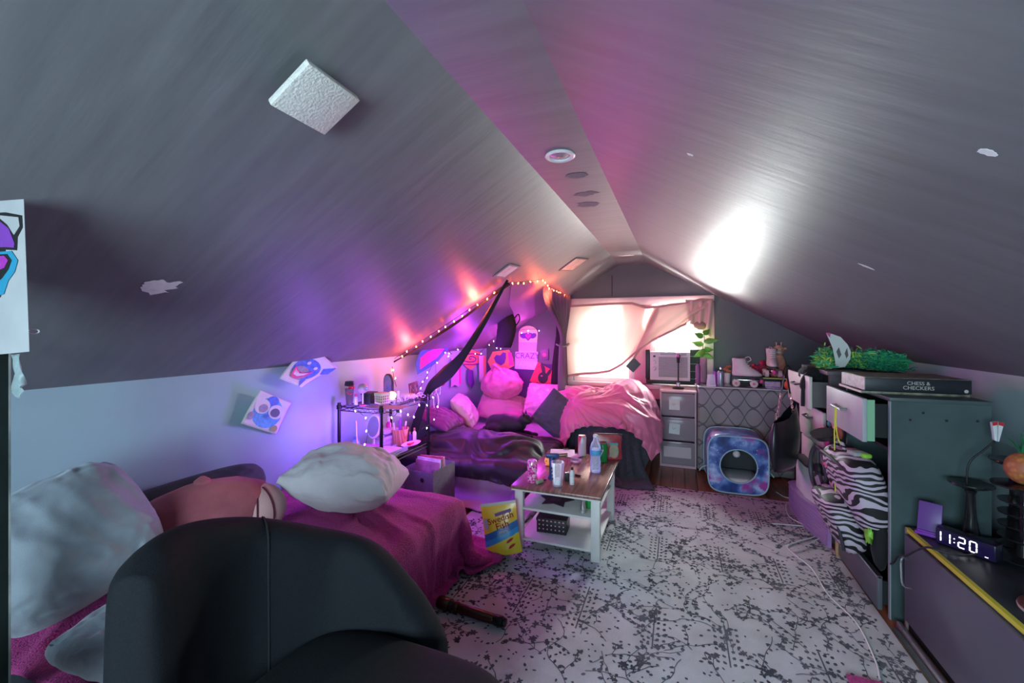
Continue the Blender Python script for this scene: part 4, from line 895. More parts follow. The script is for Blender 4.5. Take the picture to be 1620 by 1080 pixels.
m_or = mat('orange_card', (.80, .34, .10), .7, c2=(.75, .22, .25), vscale=9); m_vi = mat('violet_ink', (.14, .05, .35), .7); m_lil = mat('lilac_card', (.55, .40, .78), .7); m_hot = mat('hot_pink_ink', (.8, .05, .38), .7); m_blu = mat('blue_ink', (.05, .16, .60), .7); m_yel = mat('pale_yellow_card', (.80, .70, .40), .7)
star = tag(MB().b2((XL + .01, YB - .006, .28), (-1.10, YB - .002, .80)).build('painted_wall_glow', node_mat('purple_glow_paint', .85, lambda nt: ramp_of(nt, (lambda v: (setattr(v.inputs['Scale'], 'default_value', 17), nt.links.new(obj_coords(nt), v.inputs['Vector']), v.outputs['Distance'])[2])(nt.nodes.new('ShaderNodeTexVoronoi')), [(0, (.8, .8, .9)), (.055, (.075, .03, .15))], True))), 'thin star-speckled panel with purple light painted in, on the far wall above the pillows', 'painted_glow')  # added panel: purple light on the grey wall painted into its colour
sign('paper_cutout', 'blue and pink leaf-shaped paper at the fold of slope and wall', 'paper', [(660, 592), (657, 574), (664, 556), (680, 547), (704, 540), (716, 542), (706, 556), (690, 574), (674, 584)], lambda x_, y_: at(x_, y_, X=XL + .06), (1, -.2, -.2), m_blu, [('pink_splash', [(664, 584), (664, 566), (676, 556), (696, 548), (702, 552), (690, 566), (676, 575)], m_hot)])
t = sign('spiral_poster', 'orange card with a violet spiral in the bed corner', 'poster', [(728, 558), (740, 552), (760, 556), (759, 572), (744, 585), (734, 578)], lambda x_, y_: at(x_, y_, X=XL + .012), nLW, m_or)
MB().tube([at(745 + (1.5 + .55 * k / 4) * 1.0 * (k / 26) * 5 * math.cos(k * .5), 567 + (k / 26) * 9 * math.sin(k * .5), X=XL + .017) for k in range(30)], .006, 5).build('spiral', m_vi, t, world=True)
sign('hanging_ribbon', 'pale lilac ragged strip hanging nearest the cloth strap', 'strip', [(714, 566), (728, 566), (729, 607), (724, 612), (719, 608), (713, 613)], lambda x_, y_: at(x_, y_, X=XL + .02), nLW, m_lil, [('pink_edge', [(725, 568), (728, 567), (729, 606), (726, 609)], m_hot)])
sign('hanging_ribbon', 'dark violet thin strip hanging under the spiral card', 'strip', [(740, 584), (748, 586), (750, 606), (746, 614), (739, 604)], lambda x_, y_: at(x_, y_, X=XL + .02), nLW, m_vi)
sign('hanging_ribbon', 'white and orange strip hanging beside the heart poster', 'strip', [(757, 562), (766, 562), (767, 604), (758, 604)], lambda x_, y_: at(x_, y_, X=XL + .025), nLW, mat('pale_strip', (.68, .6, .8), .7), [('orange_edge', [(764, 563), (768, 563), (768, 602), (765, 602)], m_or)])
sign('heart_poster', 'orange poster with a big violet heart on the far wall', 'poster', [(772, 572), (780, 556), (806, 553), (812, 566), (814, 578), (800, 586), (782, 592)], BW, nBW, m_or, [('heart', [(793, 578), (785, 573), (782, 566), (786, 561), (792, 562), (796, 557), (801, 558), (801, 566), (799, 574)], m_vi), ('pink_edge', [(804, 556), (810, 558), (813, 577), (806, 579)], m_hot)], off=.008)
t = sign('word_sign', 'small dark sign with red scrawled words under the heart poster', 'sign', [(781, 584), (799, 582), (800, 596), (784, 599)], BW, nBW, m_blkpl, off=.012)
for r_ in range(2): MB().tube([at(783.5 + 1.6 * k + .6 * r_, 587 + 6 * r_ + (2.2 if k % 2 else -2.2), Y=YB - .0155) for k in range(9)], .0035, 5).build('scrawl', m_red, t, world=True)
sign('arch_board', 'arched yellow and lilac board with a winged heart on the far wall', 'board', [(821, 556), (821, 528)] + ell_px(836, 527, 15, 12, 10, 180, 360) + [(851, 528), (849, 556)], BW, nBW, m_yel, [('lilac_base', [(821.5, 555), (821.5, 541), (850, 541), (849, 555)], m_lil), ('wing', ell_px(828, 531, 5.5, 4, 12, rot=30), m_vi), ('wing', ell_px(844, 531, 5.5, 4, 12, rot=-30), m_vi), ('heart', [(836, 539), (829, 532), (830, 527), (834, 526), (836, 529), (838, 526), (842, 527), (843, 532)], m_vi), ('heart_fill', [(836, 536), (831.5, 531), (832.5, 528), (834.5, 528), (836, 531), (837.5, 528), (839.5, 528), (840.5, 531)], m_hot)], off=.006)
t = sign('word_board', 'lilac board lettered CRAZY under the arched board', 'sign', [(816, 556), (852, 556), (850, 585), (815, 583)], BW, nBW, m_lil, [('lower_band', [(815.5, 570), (851, 571), (850, 584), (815.5, 582)], mat('pale_blue_card', (.45, .5, .75), .7))], off=.012)
text_mb('CRAZY', .085, frame(at(834, 563, Y=YB - .0165), (1, 0, 0), n=(0, -1, 0))).build('lettering', m_vi, t, world=True); text_mb('FAMILY', .075, frame(at(833, 577, Y=YB - .0175), (1, 0, 0), n=(0, -1, 0))).build('lettering', mat('glitter_gold', (.75, .68, .5), .3, .6), t, world=True)
sign('bunny_poster', 'red tilted poster with a black rabbit head beside the black drape', 'poster', [(839, 602), (852, 572), (874, 585), (871, 622)], BW, nBW, mat('red_card', (.60, .045, .10), .7), [('rabbit_head', ell_px(860, 597, 8, 9, 18) , m_blkpl), ('ear', [(859, 590), (856, 577), (858, 573), (863, 580), (864, 590)], m_blkpl), ('ear', [(864, 592), (870, 584), (874, 583), (872, 590), (867, 596)], m_blkpl), ('bow_tie', [(850, 604), (862, 608), (864, 616), (857, 611), (848, 612)], m_blkpl), ('eye', ell_px(858, 594, 1.6, 1, 10), m_hot)], off=.02)
sign('small_photo', 'small dark photo pinned above the rabbit poster', 'photo', [(856, 554), (868, 552), (868, 569), (857, 570)], BW, nBW, mat('dark_photo', (.03, .02, .05), .4), [('red_mark', ell_px(862, 561, 3, 3, 10), m_red)], off=.016)
t = sign('glossy_sheet', 'glossy lilac sheet taped to the left slope above the arched board', 'sheet', [(809, 448), (845, 446), (846, 500), (820, 508), (805, 480)], lambda x_, y_: on_left_slope(x_, y_), nL, mat('glossy_lilac', (.34, .22, .38), .25), off=.003)
# hanging black bag in the corner
hb = thing('hanging_bag', 'floppy black cloth bag hanging in the corner of slope and far wall', 'bag', at(805, 500, Y=3.75))
P = np.zeros((18, 20, 3)); B0 = at(803, 515, Y=3.75)
out_l = [(793, 481), (789, 492), (788, 505), (787, 520), (785, 535), (783, 548)]; out_r = [(799, 480), (808, 490), (814, 502), (817, 515), (815, 530), (809, 550)]
for j in range(18):
    v = j / 17; k = np.linspace(0, 1, 6); lx, ly = np.interp(v, k, [q[0] for q in out_l]), np.interp(v, k, [q[1] for q in out_l]); rx, ry = np.interp(v, k, [q[0] for q in out_r]), np.interp(v, k, [q[1] for q in out_r])
    a = at(lx, ly, Y=3.62); b = at(rx, ry, Y=3.62); c_ = (a + b) / 2; h = (b - a) / 2
    for i in range(20):
        th = 2 * math.pi * i / 20; P[j, i] = c_ + h * math.cos(th) + Vector((0, 1, 0)) * (.05 * math.sin(th) * (1 + .3 * fbm(i, j * .4, 1, .7, 2)))
mb = MB().grid(P, closed_u=True); mb.f.append(tuple(range(20))); mb.f.append(tuple(17 * 20 + i for i in range(20))); mb.build('body', m_bcl, hb, smooth=180, world=True)
MB().tube(smooth_path([at(814, 503, Y=3.62), at(820, 497, Y=3.62), at(822, 505, Y=3.62), at(817, 514, Y=3.62)], 5), .006, 6).build('strap', m_bcl, hb, world=True)
MB().tube([at(796, 482, Y=3.62), at(797, 474, Y=3.62)], .003, 5).build('hook', m_blkpl, hb, world=True)
# skeleton figure with rose
sk = thing('skeleton_ornament', 'small white skeleton ornament with a red rose hanging by the wire shelf', 'ornament', at(688, 600, Y=2.72)); SK = lambda x_, y_: at(x_, y_, Y=2.72)
MB().ball(SK(690, 600), (.016, .014, .02), 12, 8).build('skull', m_wpl, sk, world=True, smooth=180); f = MB().tube([SK(690, 605), SK(690, 622)], .003, 6)
for k in range(5): f.tube([SK(686, 607 + 2.4 * k), SK(690, 606 + 2.4 * k), SK(694, 607 + 2.4 * k)], .0025, 5)
f.build('ribcage', m_wpl, sk, world=True)
for s in (-1, 1): MB().tube([SK(690 + 2 * s, 622), SK(690 + 4 * s, 633), SK(690 + 3 * s, 645)], .0035, 6).build('leg', m_wpl, sk, world=True); MB().tube([SK(690 + 4 * s, 607), SK(690 + 7 * s, 615), SK(690 + 6 * s, 624)], .003, 6).build('arm', m_wpl, sk, world=True)
for k in range(3): MB().lathe([(.004, 0), (.018 - .004 * k, .012), (.022 - .005 * k, .02 + .004 * k), (.010, .014)], SK(700, 608) + Vector((0, 0, -.012 + .005 * k)), 12).build('rose', m_red, sk, world=True)
MB().tube([SK(690, 597), SK(689, 575)], .0012, 4).build('thread', m_wire, sk, world=True); MB().tube([SK(699, 612), SK(695, 626)], .002, 5).build('rose_stem', m_green, sk, world=True)

# ------------------------------------------------------------------ two drawings on the left knee wall, curling off it
def curl_sheet(name, label, pts, X0, lift, m, prints):
    """paper with a corner or edge bent away from the wall"""
    t = thing(name, label, 'drawing', at(*pts[0], X=X0)); N = 14; P = np.zeros((N, N, 3)); c = [at(*p, X=X0) for p in pts]
    def S(u, v):
        p = c[0].lerp(c[1], u).lerp(c[3].lerp(c[2], u), v); return p + Vector((lift(u, v), 0, 0))
    for j in range(N):
        for i in range(N): P[j, i] = S(i / (N - 1), j / (N - 1))
    MB().grid(P).build('sheet', m, t, smooth=180, world=True, solid=.0012)
    for k, (pn, poly, pm) in enumerate(prints):
        n_ = len(poly); mb = MB(); cx = sum(p[0] for p in poly) / n_; cy = sum(p[1] for p in poly) / n_; rings = 5; o = Vector((.0016 + .0007 * k, 0, 0)); vs = []
        for r_ in range(rings, 0, -1): vs += [S(cx + (p[0] - cx) * r_ / rings, cy + (p[1] - cy) * r_ / rings) + o for p in poly]
        vs.append(S(cx, cy) + o); fs = []
        for r_ in range(rings - 1): fs += [(r_ * n_ + i, r_ * n_ + (i + 1) % n_, (r_ + 1) * n_ + (i + 1) % n_, (r_ + 1) * n_ + i) for i in range(n_)]
        fs += [((rings - 1) * n_ + i, (rings - 1) * n_ + (i + 1) % n_, len(vs) - 1) for i in range(n_)]
        mb.add(vs, fs).build(pn, pm, t, smooth=180, world=True)
    return t
m_bl1 = mat('marker_blue', (.10, .20, .70), .7, var=.25, vscale=60); m_bl2 = mat('marker_sky', (.12, .42, .78), .7, var=.2, vscale=60); m_gry = mat('pencil_grey', (.32, .32, .40), .7, var=.2, vscale=60); m_mouth = mat('mouth_pink', (.66, .10, .32), .7)
curl_sheet('marker_drawing', 'curled paper with a blue toothy fish drawing at the top of the knee wall', [(480, 546), (521, 581), (468, 612), (432, 598)], XL + .012, lambda u, v: .012 + .05 * (1 - v) ** 2 + .03 * v * v, m_paper,
    [('fish_body', circ(.40, 26, .5, .52, ry=.33), m_bl1), ('tail', [(.82, .25), (1.0, .02), (1.08, .28), (.95, .42)], m_bl1), ('fin', [(.62, .75), (.82, .74), (.86, 1.02), (.72, .88)], m_bl1), ('belly', circ(.27, 22, .44, .66, ry=.2), m_gry), ('mouth', [(.16, .55), (.3, .64), (.5, .62), (.72, .44), (.70, .66), (.48, .86), (.27, .84)], m_mouth), ('teeth', [(.24, .62), (.34, .69), (.5, .67), (.66, .55), (.62, .66), (.46, .77), (.3, .76)], m_paper), ('eye', circ(.05, 12, .38, .34), m_paper), ('eye', circ(.05, 12, .66, .36), m_paper)])
curl_sheet('marker_drawing', 'paper with a sky blue big-eyed creature drawing on the left knee wall', [(401, 616), (455, 637), (436, 687), (375, 669)], XL + .006, lambda u, v: .006 + .020 * (1 - u) ** 2 + .02 * (1 - v) ** 2, m_paper,
    [('body', circ(.40, 26, .52, .5, ry=.44), m_bl2), ('crest', circ(.17, 18, .5, .14, ry=.14), m_bl1), ('eye_white', circ(.21, 22, .30, .38), m_paper), ('eye_white', circ(.21, 22, .72, .40), m_paper), ('iris', circ(.12, 18, .35, .42), m_gry), ('iris', circ(.13, 18, .70, .43), mat('iris_dark', (.08, .12, .16), .5)), ('claw', circ(.08, 14, .12, .72, ry=.12), m_gry), ('claw', circ(.08, 14, .86, .86, ry=.1), mat('leaf_olive', (.35, .36, .15), .7)), ('beak', [(.46, .55), (.58, .55), (.52, .68)], m_bl1)])
# sheet pinned at the near left, and the torn tape below it
t = thing('marker_poster', 'tall white sheet with a purple and teal marker shape at the near left edge', 'drawing', at(20, 560, Y=.40))
SHT = lambda x_, y_: at(x_, y_, Y=.415)
def sh_part(pn, pts, m, off): wall_prism(pn, [SHT(*p) for p in pts], (.4, -1, 0), off, .0006, m, t)
sh_part('sheet', [(-60, 322), (38, 315), (42, 420), (47, 556), (-60, 566)], mat('dimmed_paper', (.40, .40, .42), .85, var=.06, vscale=12), 0)  # white paper greyed in its colour to offset the lamp so close
sh_part('black_outline', [(-20, 338), (10, 336), (36, 341), (37, 360), (29, 375), (28, 396), (10, 395), (8, 420), (12, 430), (2, 470), (-20, 480)], m_blkpl, .001); sh_part('white_gap', [(2, 341), (31, 344), (33, 358), (24, 372), (14, 356), (2, 346)], mat('dimmed_paper', 0), .0017)
sh_part('purple_shape', [(-20, 350), (4, 352), (16, 362), (25, 385), (24, 392), (10, 391), (-20, 392)], m_purple, .0018); sh_part('teal_band', [(-20, 400), (20, 397), (30, 412), (25, 430), (15, 444), (8, 465), (-20, 475)], mat('teal_ink', (.02, .25, .42), .7), .0017)
sh_part('black_band', [(-20, 404), (14, 402), (21, 412), (16, 426), (6, 440), (-20, 462)], m_blkpl, .0024); sh_part('magenta_shape', [(-20, 407), (10, 405), (16, 412), (10, 424), (-20, 436)], mat('violet_marker', (.35, .03, .38), .7), .0031)
t2 = tag(MB().tube([at(44 + 9 + 9 * math.cos(q), 524 + 3.5 * math.sin(q), Y=.43) for q in [6.283 * k / 16 for k in range(16)]], .0012, 5, closed=True).build('paper_clip_ring', m_wpl), 'thin white wire ring poking out beside the near left sheet', 'ring')
ribbon('torn_tape', [at(26, 560, Y=.60), at(28, 590, Y=.60), at(31, 615, Y=.60), at(34, 624, Y=.585)], [.016, .022, .032, .035], glass('cloudy_tape', (.62, .74, .76), .5, .3), 'cloudy strip of torn tape hanging at the partition edge', 'tape', th=.0008, nrm=Vector((.6, -1, 0)))
# ================================================================== coffee table and what stands on it
m_tw = mat('white_painted_wood', (.62, .60, .58), .5, var=.06, vscale=12)
def woodfn(nt):
    n = nt.nodes.new('ShaderNodeTexNoise'); n.inputs['Scale'].default_value = 7; n.inputs['Detail'].default_value = 5; nt.links.new(obj_coords(nt, (9, .9, 1)), n.inputs['Vector'])
    return ramp_of(nt, n.outputs['Fac'], [(.3, (.13, .05, .045)), (.6, (.27, .13, .11)), (.8, (.38, .22, .19))])
m_top = node_mat('table_woodgrain', .22, woodfn, spec=.6)
TX0, TX1, TY0, TY1, TZ = -.815, -.345, 2.085, 2.80, .345
ct = thing('coffee_table', 'small coffee table with a wood-grain top and two white shelves on the rug', 'coffee table', ((TX0 + TX1) / 2, 2.4, .0132))
MB().b2((TX0, TY0, TZ - .016), (TX1, TY1, TZ), bev=.003).build('tabletop', m_top, ct, world=True)
MB().b2((TX0 + .004, TY0 + .004, TZ - .024), (TX1 - .004, TY1 - .004, TZ - .016)).build('edge_band', m_tw, ct, world=True)
for lx in (TX0 + .035, TX1 - .035):
    for ly in (2.13, 2.63): MB().b2((lx - .022, ly - .016, .0132), (lx + .022, ly + .016, TZ - .024), bev=.002).build('leg', m_tw, ct, world=True)
for z in (.056, .216): MB().b2((TX0 + .03, 2.118, z), (TX1 - .03, 2.642, z + .012), bev=.001).build('shelf', m_tw, ct, world=True)
for lx in (TX0 + .035, TX1 - .035): MB().b2((lx - .006, 2.15, TZ - .075), (lx + .006, 2.61, TZ - .024)).build('apron', m_tw, ct, world=True)
MB().b2((TX0 + .06, 2.625, .228), (TX1 - .06, 2.637, TZ - .024)).build('apron', m_tw, ct, world=True)
def T(px, py, z=TZ): p = at(px, py, Z=z); return Vector((p.x, p.y, z + .0004))
m_label = mat('blue_label', (.10, .35, .62), .4); m_cap = mat('white_cap', (.8, .8, .8), .4); m_milk = mat('milk', (.75, .72, .72), .4); m_water = glass('water', (.90, .94, 1), .12)
# sequined pink can
def sequin(nt):
    v = nt.nodes.new('ShaderNodeTexVoronoi'); v.inputs['Scale'].default_value = 120; nt.links.new(obj_coords(nt), v.inputs['Vector']); return ramp_of(nt, v.outputs['Color'], [(.0, (.45, .0, .16)), (.45, (.8, .03, .36)), (.75, (.95, .5, .75))])
lathe_thing('drink_can', 'glittering hot pink can at the near corner of the coffee table', 'can', T(842, 762), [('body', [(.023, 0), (.027, .006), (.027, .045), (.0245, .052), (.027, .059), (.027, .108), (.022, .116)], node_mat('pink_sequins', .18, sequin, .9)), ('lid', [(.0222, .1161), (.021, .1175), (.004, .1165)], m_silver)])
t = thing('candle_holder', 'small orange pumpkin-faced candle jar behind the pink can', 'candle', T(868, 736))
MB().ball((0, 0, .027), (.025, .025, .026), 20, 12, fn=lambda d: 1 + .04 * math.cos(6 * math.atan2(d.y, d.x))).build('jar', mat('orange_glow', (.85, .38, .10), .35, emit=.25, ecol=(1, .4, .1)), t, smooth=180)
for s in (-1, 1): MB().prism([(-.004, 0), (.004, 0), (0, .006)], .002, frame((s * .009 + .002, -.0245, .030), (1, 0, 0), n=(0, -1, 0))).build('eye', m_blkpl, t)
MB().lathe([(.018, 0), (.02, .003), (.012, .005)]).build('base', m_gold, t)
# butane torch
t = thing('butane_torch', 'dark blue butane torch standing on the coffee table', 'torch', T(873, 757), R(18)); m_nvy = mat('navy_plastic', (.012, .05, .16), .4)
MB().lathe([(.022, 0), (.022, .012), (.014, .02), (.0145, .085), (.016, .11), (.012, .118)], n=20).build('handle', m_nvy, t); MB().box((.004, 0, .125), (.075, .024, .026), bev=.008).build('head', m_nvy, t)
MB().tube([(.04, 0, .128), (.058, 0, .129), (.085, 0, .132)], [.008, .009, .0085], 14).build('nozzle', mat('burnt_metal', (.22, .14, .10), .35, .8), t); MB().box((.018, 0, .10), (.012, .012, .02), bev=.003).build('trigger', m_blkpl, t)
# pint glass
t = thing('pint_glass', 'clear pint glass with a little milk at the near edge of the coffee table', 'glass', T(882, 768))
MB().lathe([(.024, 0), (.026, .004), (.035, .122), (.0345, .124), (.033, .122), (.0235, .010), (.003, .009)], n=32).build('tumbler', glass('tumbler_glass', (.97, .98, 1), .10), t); MB().lathe([(.0226, .0105), (.0255, .034), (.003, .0345)], n=28).build('milk', m_milk, t)
for k in range(4):
    a = R(226 + 2 * k); z = .095 - .018 * k; MB().tube([Vector((math.cos(a + q * .012) * (.0272 + .0088 * z / .122 * .9 + .0012), math.sin(a + q * .012) * (.0272 + .0088 * z / .122 * .9 + .0012), z + .006 * math.sin(q * 1.4))) for q in range(-7, 8, 2)], .0014, 5).build('printed_script', m_blkpl, t)
lathe_thing('vape_bottle', 'slim clear bottle with a black cap beside the pint glass', 'bottle', T(905, 766), [('body', [(.0115, 0), (.0125, .004), (.0125, .062), (.007, .074), (.006, .076)], mat('frosted_white', (.62, .66, .68), .25)), ('label', [(.0127, .012), (.0128, .013), (.0128, .040), (.0127, .041)], m_wpl), ('cap', [(.0062, .0762), (.0068, .078), (.0065, .09), (.003, .091)], m_blkpl)], n=18)
t = thing('lighter', 'black lighter box between the pint glass and the slim bottle', 'lighter', T(897, 761), R(20)); MB().box((0, 0, .022), (.026, .014, .044), bev=.003).build('body', m_blkpl, t); MB().box((0, 0, .047), (.022, .012, .006), bev=.002).build('cap', m_silver, t)
t = thing('usb_stick', 'short black stick lying on the coffee table near the slim bottle', 'stick', T(914, 753), R(-12)); MB().box((0, 0, .005), (.032, .011, .009), bev=.002).build('body', m_blkpl, t); MB().box((.019, 0, .005), (.007, .008, .005)).build('plug', m_silver, t)
t = thing('dropper_bottle', 'small green glass dropper lying at the near edge of the coffee table', 'dropper', T(856, 764), R(60)); MB().tube([(-.03, 0, .011), (.006, 0, .011), (.014, 0, .0105)], [.0105, .0105, .006], 14).build('vial', mat('green_glass', (.35, .42, .26), .2), t); MB().tube([(.0145, 0, .0105), (.034, 0, .010)], [.006, .0045], 10).build('rubber_cap', m_blkpl, t)
lathe_thing('drink_can', 'silver and red can at the far side of the coffee table', 'can', T(921, 720), [('body', [(.023, 0), (.027, .006), (.027, .118), (.022, .126)], node_mat('red_silver', .25, lambda nt: ramp_of(nt, (lambda n: (setattr(n.inputs['Scale'], 'default_value', 18), nt.links.new(obj_coords(nt, (1, 1, .25)), n.inputs['Vector']), n.outputs['Fac'])[2])(nt.nodes.new('ShaderNodeTexNoise')), [(.42, (.55, .03, .05)), (.55, (.6, .56, .6))]))), ('lid', [(.0222, .1261), (.0225, .129), (.019, .1285), (.004, .1265)], m_silver)], n=24)
# water bottle
t = thing('water_bottle', 'clear plastic water bottle with a blue label on the coffee table', 'bottle', T(942, 746))
MB().lathe([(.026, 0), (.030, .006), (.030, .03), (.028, .035), (.030, .04), (.030, .06), (.027, .075), (.027, .082), (.031, .095), (.031, .13), (.030, .140), (.024, .162), (.013, .182), (.0125, .196)], n=28).build('bottle', glass('bottle_plastic', (.93, .95, 1), .17), t)
MB().lathe([(.0315, .098), (.0318, .099), (.0318, .128), (.0315, .129)], n=28).build('label', m_label, t); MB().lathe([(.0135, .1962), (.0145, .198), (.0145, .211), (.012, .2125)], n=20).build('cap', m_cap, t)
MB().lathe([(.0245, .004), (.028, .008), (.0262, .075), (.0275, .09), (.0295, .10), (.0295, .128), (.003, .1285)], n=24).build('water', m_water, t)
t = lathe_thing('drink_can', 'green soda can behind the water bottle', 'can', T(957, 728) + Vector((-.008, -.03, 0)), [('body', [(.023, 0), (.028, .006), (.028, .105), (.022, .114)], m_green), ('lid', [(.0222, .1141), (.0225, .117), (.019, .1165), (.004, .1145)], m_silver)], n=24)
text_mb('7', .05, frame((-.002, -.0285, .06), (1, .1, 0), n=(.1, -1, 0))).build('numeral', m_cap, t)
# red snack pouch standing at the far corner
def pouch(name, label, base, w, h, depth, rz, m, lean=0, roll=0):
    t = thing(name, label, 'pouch', base, rot=(lean, roll, rz)); n = 18; mb = MB()
    for side in (1, -1):
        P = np.zeros((n, n, 3))
        for j in range(n):
            for i in range(n):
                u = -1 + 2 * i / (n - 1); v = j / (n - 1); b_ = (1 - abs(u) ** 3) * (1 - v ** 1.6) ** .8 * (1 if v > 0 else .9)
                P[j, i] = (u * w / 2 * (1 - .05 * math.sin(math.pi * v)), side * (depth / 2 * b_ + .0005) + .004 * fbm(u * 2, v * 3, side, 1, 2) * (1 - v) * (abs(u) < .99), v * h)
        mb.grid(P)
    body = mb.build('pouch', m, t, smooth=50); return t
t = pouch('snack_pouch', 'dark red foil snack pouch standing behind the water bottle', T(962, 724) + Vector((0, -.012, 0)), .175, .155, .055, R(14), mat('red_foil', (.36, .035, .05), .3, spec=.7, var=.2, vscale=14))
MB().b2((-.0875, -.002, .142), (.0875, .002, .157)).build('seal', mat('dark_foil', (.06, .06, .07), .25, .6), t); MB().lathe([(.034, 0), (.036, .001), (.02, .0016)], n=20, M=Matrix.Translation((.035, -.029, .055)) @ Mx @ Matrix.Diagonal((.8, 1.25, 1, 1))).build('window_print', mat('pouch_print', (.55, .25, .18), .4, c2=(.12, .3, .2), vscale=40), t)
MB().box((.032, -.0285, .030), (.045, .002, .022)).build('blue_badge', m_label, t); MB().box((.035, -.021, .095), (.05, .003, .018)).build('teal_badge', mat('teal_print', (.05, .35, .38), .4), t)
# white papers and a glass dish
for k, (px_, py_, a, sx, sy) in enumerate(((890, 714, 14, .16, .10), (905, 721, -20, .11, .085))):
    o = MB().b2((-sx / 2, -sy / 2, 0), (sx / 2, sy / 2, .0012)).build('paper_sheet', m_paper); o.matrix_basis = pose(T(px_, py_) + Vector((0, 0, .0018 * k)), 0, 0, a); tag(o, ['larger white sheet of paper at the far end of the coffee table', 'smaller white sheet lying beside the red can'][k], 'paper')
lathe_thing('ashtray', 'shallow clear glass dish in front of the red can', 'dish', T(911, 731), [('dish', [(.026, 0), (.03, .003), (.036, .016), (.034, .016), (.028, .005), (.003, .004)], glass('dish_glass', (.9, .85, .95), .22))], n=28)
t = thing('cigarette_end', 'brown stub lying on the papers of the coffee table', 'stub', T(896, 712) + Vector((0, 0, .009)), R(20)); MB().tube([(-.02, 0, 0), (.012, 0, 0)], .005, 8).build('stub', mat('brown_wrap', (.16, .09, .06), .6), t); MB().tube([(.0125, 0, 0), (.022, 0, 0)], .005, 8).build('ash_tip', m_blkpl, t)
# shelf things
U = .2284
t = lathe_thing('shaker_bottle', 'silver waisted bottle on the upper shelf of the coffee table', 'bottle', (-.452, 2.165, U), [('body', [(.017, 0), (.018, .006), (.016, .03), (.011, .05), (.016, .075)], m_silver), ('cap', [(.012, .0755), (.012, .086), (.004, .087)], m_silver)])
lathe_thing('soda_bottle', 'green bottle on the upper shelf of the coffee table', 'bottle', (-.435, 2.24, U), [('body', [(.022, 0), (.024, .006), (.024, .06), (.012, .078)], m_green), ('cap', [(.0122, .0785), (.0122, .090), (.004, .0905)], m_cap)])
t = thing('star_shadow', 'dark star-shaped shadow modelled as a flat plate on the upper shelf of the coffee table', 'plate', (-.62, 2.27, U), R(20)); sp_ = [((.10 if i % 2 == 0 else .055) * math.cos(6.283 * i / 10), (.10 if i % 2 == 0 else .055) * math.sin(6.283 * i / 10)) for i in range(10)]  # dark plate stands in for a star-shaped shadow on the shelf
MB().prism(sp_, .004).build('plate', mat('star_shade_plum', (.12, .06, .10), .3, .5), t); MB().lathe([(.03, .0042), (.032, .006), (.004, .0065)], n=24).build('centre', mat('star_shade_plum_2', (.18, .09, .15), .3, .5), t)
t = thing('keepsake_box', 'black polka dot box on the lower shelf of the coffee table', 'box', (-.635, 2.27, .0684), R(4)); MB().box((0, 0, .032), (.16, .12, .062), bev=.002).build('body', dots('black_pink_polka', (.012, .01, .012), (.55, .3, .4), 46), t); MB().box((0, 0, .071), (.165, .125, .016), bev=.002).build('lid', dots('black_pink_polka', 0, 0, 0), t)

# ------------------------------------------------------------------ candy bag, flashlight, cable on the floor
def bag_fn(nt):
    g = nt.nodes.new('ShaderNodeSeparateXYZ'); nt.links.new(obj_coords(nt), g.inputs[0])
    m_ = nt.nodes.new('ShaderNodeMath'); m_.operation = 'MULTIPLY'; m_.inputs[1].default_value = .32; nt.links.new(g.outputs['X'], m_.inputs[0]); inv = nt.nodes.new('ShaderNodeMath'); inv.operation = 'SUBTRACT'; nt.links.new(g.outputs['Z'], inv.inputs[0]); nt.links.new(m_.outputs[0], inv.inputs[1])
    s = nt.nodes.new('ShaderNodeMath'); s.operation = 'MULTIPLY'; s.inputs[1].default_value = 1 / .25; nt.links.new(inv.outputs[0], s.inputs[0])
    return ramp_of(nt, s.outputs[0], [(0, (.78, .62, .03)), (.26, (.03, .30, .66)), (.37, (.02, .14, .42)), (.50, (.80, .48, .03))], True)
bb = pouch('candy_bag', 'yellow and blue Swedish Fish candy bag leaning on the magenta throw', (-.815, 2.0, .032), .185, .235, .06, R(16), node_mat('candy_print', .3, bag_fn, .6), lean=R(-10), roll=R(-9))
FM = lambda x_, z_, y_=-.030: frame((x_, y_ + .02 * max(0, z_ - .1) / .13, z_), (1, .0, .20), n=(0, -1, .12))
m_cred = mat('candy_red_ink', (.34, .006, .015), .75, spec=.2)
text_mb('Swedish', .042, FM(.006, .170, -.032)).build('lettering', m_cred, bb); text_mb('Fish', .044, FM(.012, .138, -.034)).build('lettering', m_cred, bb); text_mb('mini', .026, FM(.016, .112, -.035)).build('lettering', m_paper, bb)
MB().box((.022, -.0225, .197), (.085, .003, .014), rot=(0, R(-11), 0)).build('purple_band', mat('purple_print', (.16, .05, .22), .4), bb); MB().box((-.070, -.0165, .150), (.022, .003, .05), rot=(0, R(-4), R(-24))).build('white_panel', mat('grey_panel', (.42, .36, .40), .5), bb)
for k, (x_, z_) in enumerate(((.042, .066), (.050, .040))): MB().prism([(-.022, 0), (-.012, .006), (.008, .006), (.022, 0), (.008, -.005), (-.012, -.005)], .003, frame((x_, -.0345, z_), (1, 0, .55), n=(0, -1, 0))).build('fish_print', m_red, bb)
MB().b2((-.0925, -.0015, .232), (.0925, .0015, .246)).build('torn_top', mat('clear_zip', (.5, .5, .48), .3), bb)
t = thing('flashlight', 'long brown metal flashlight lying on the rug against the throw', 'flashlight', at(745, 968, Z=.033), 0)
a, b = at(694, 951, Z=.037), at(800, 985, Z=.034); dv = (b - a).normalized(); m_brz = mat('bronze_metal', (.085, .045, .03), .3, .8)
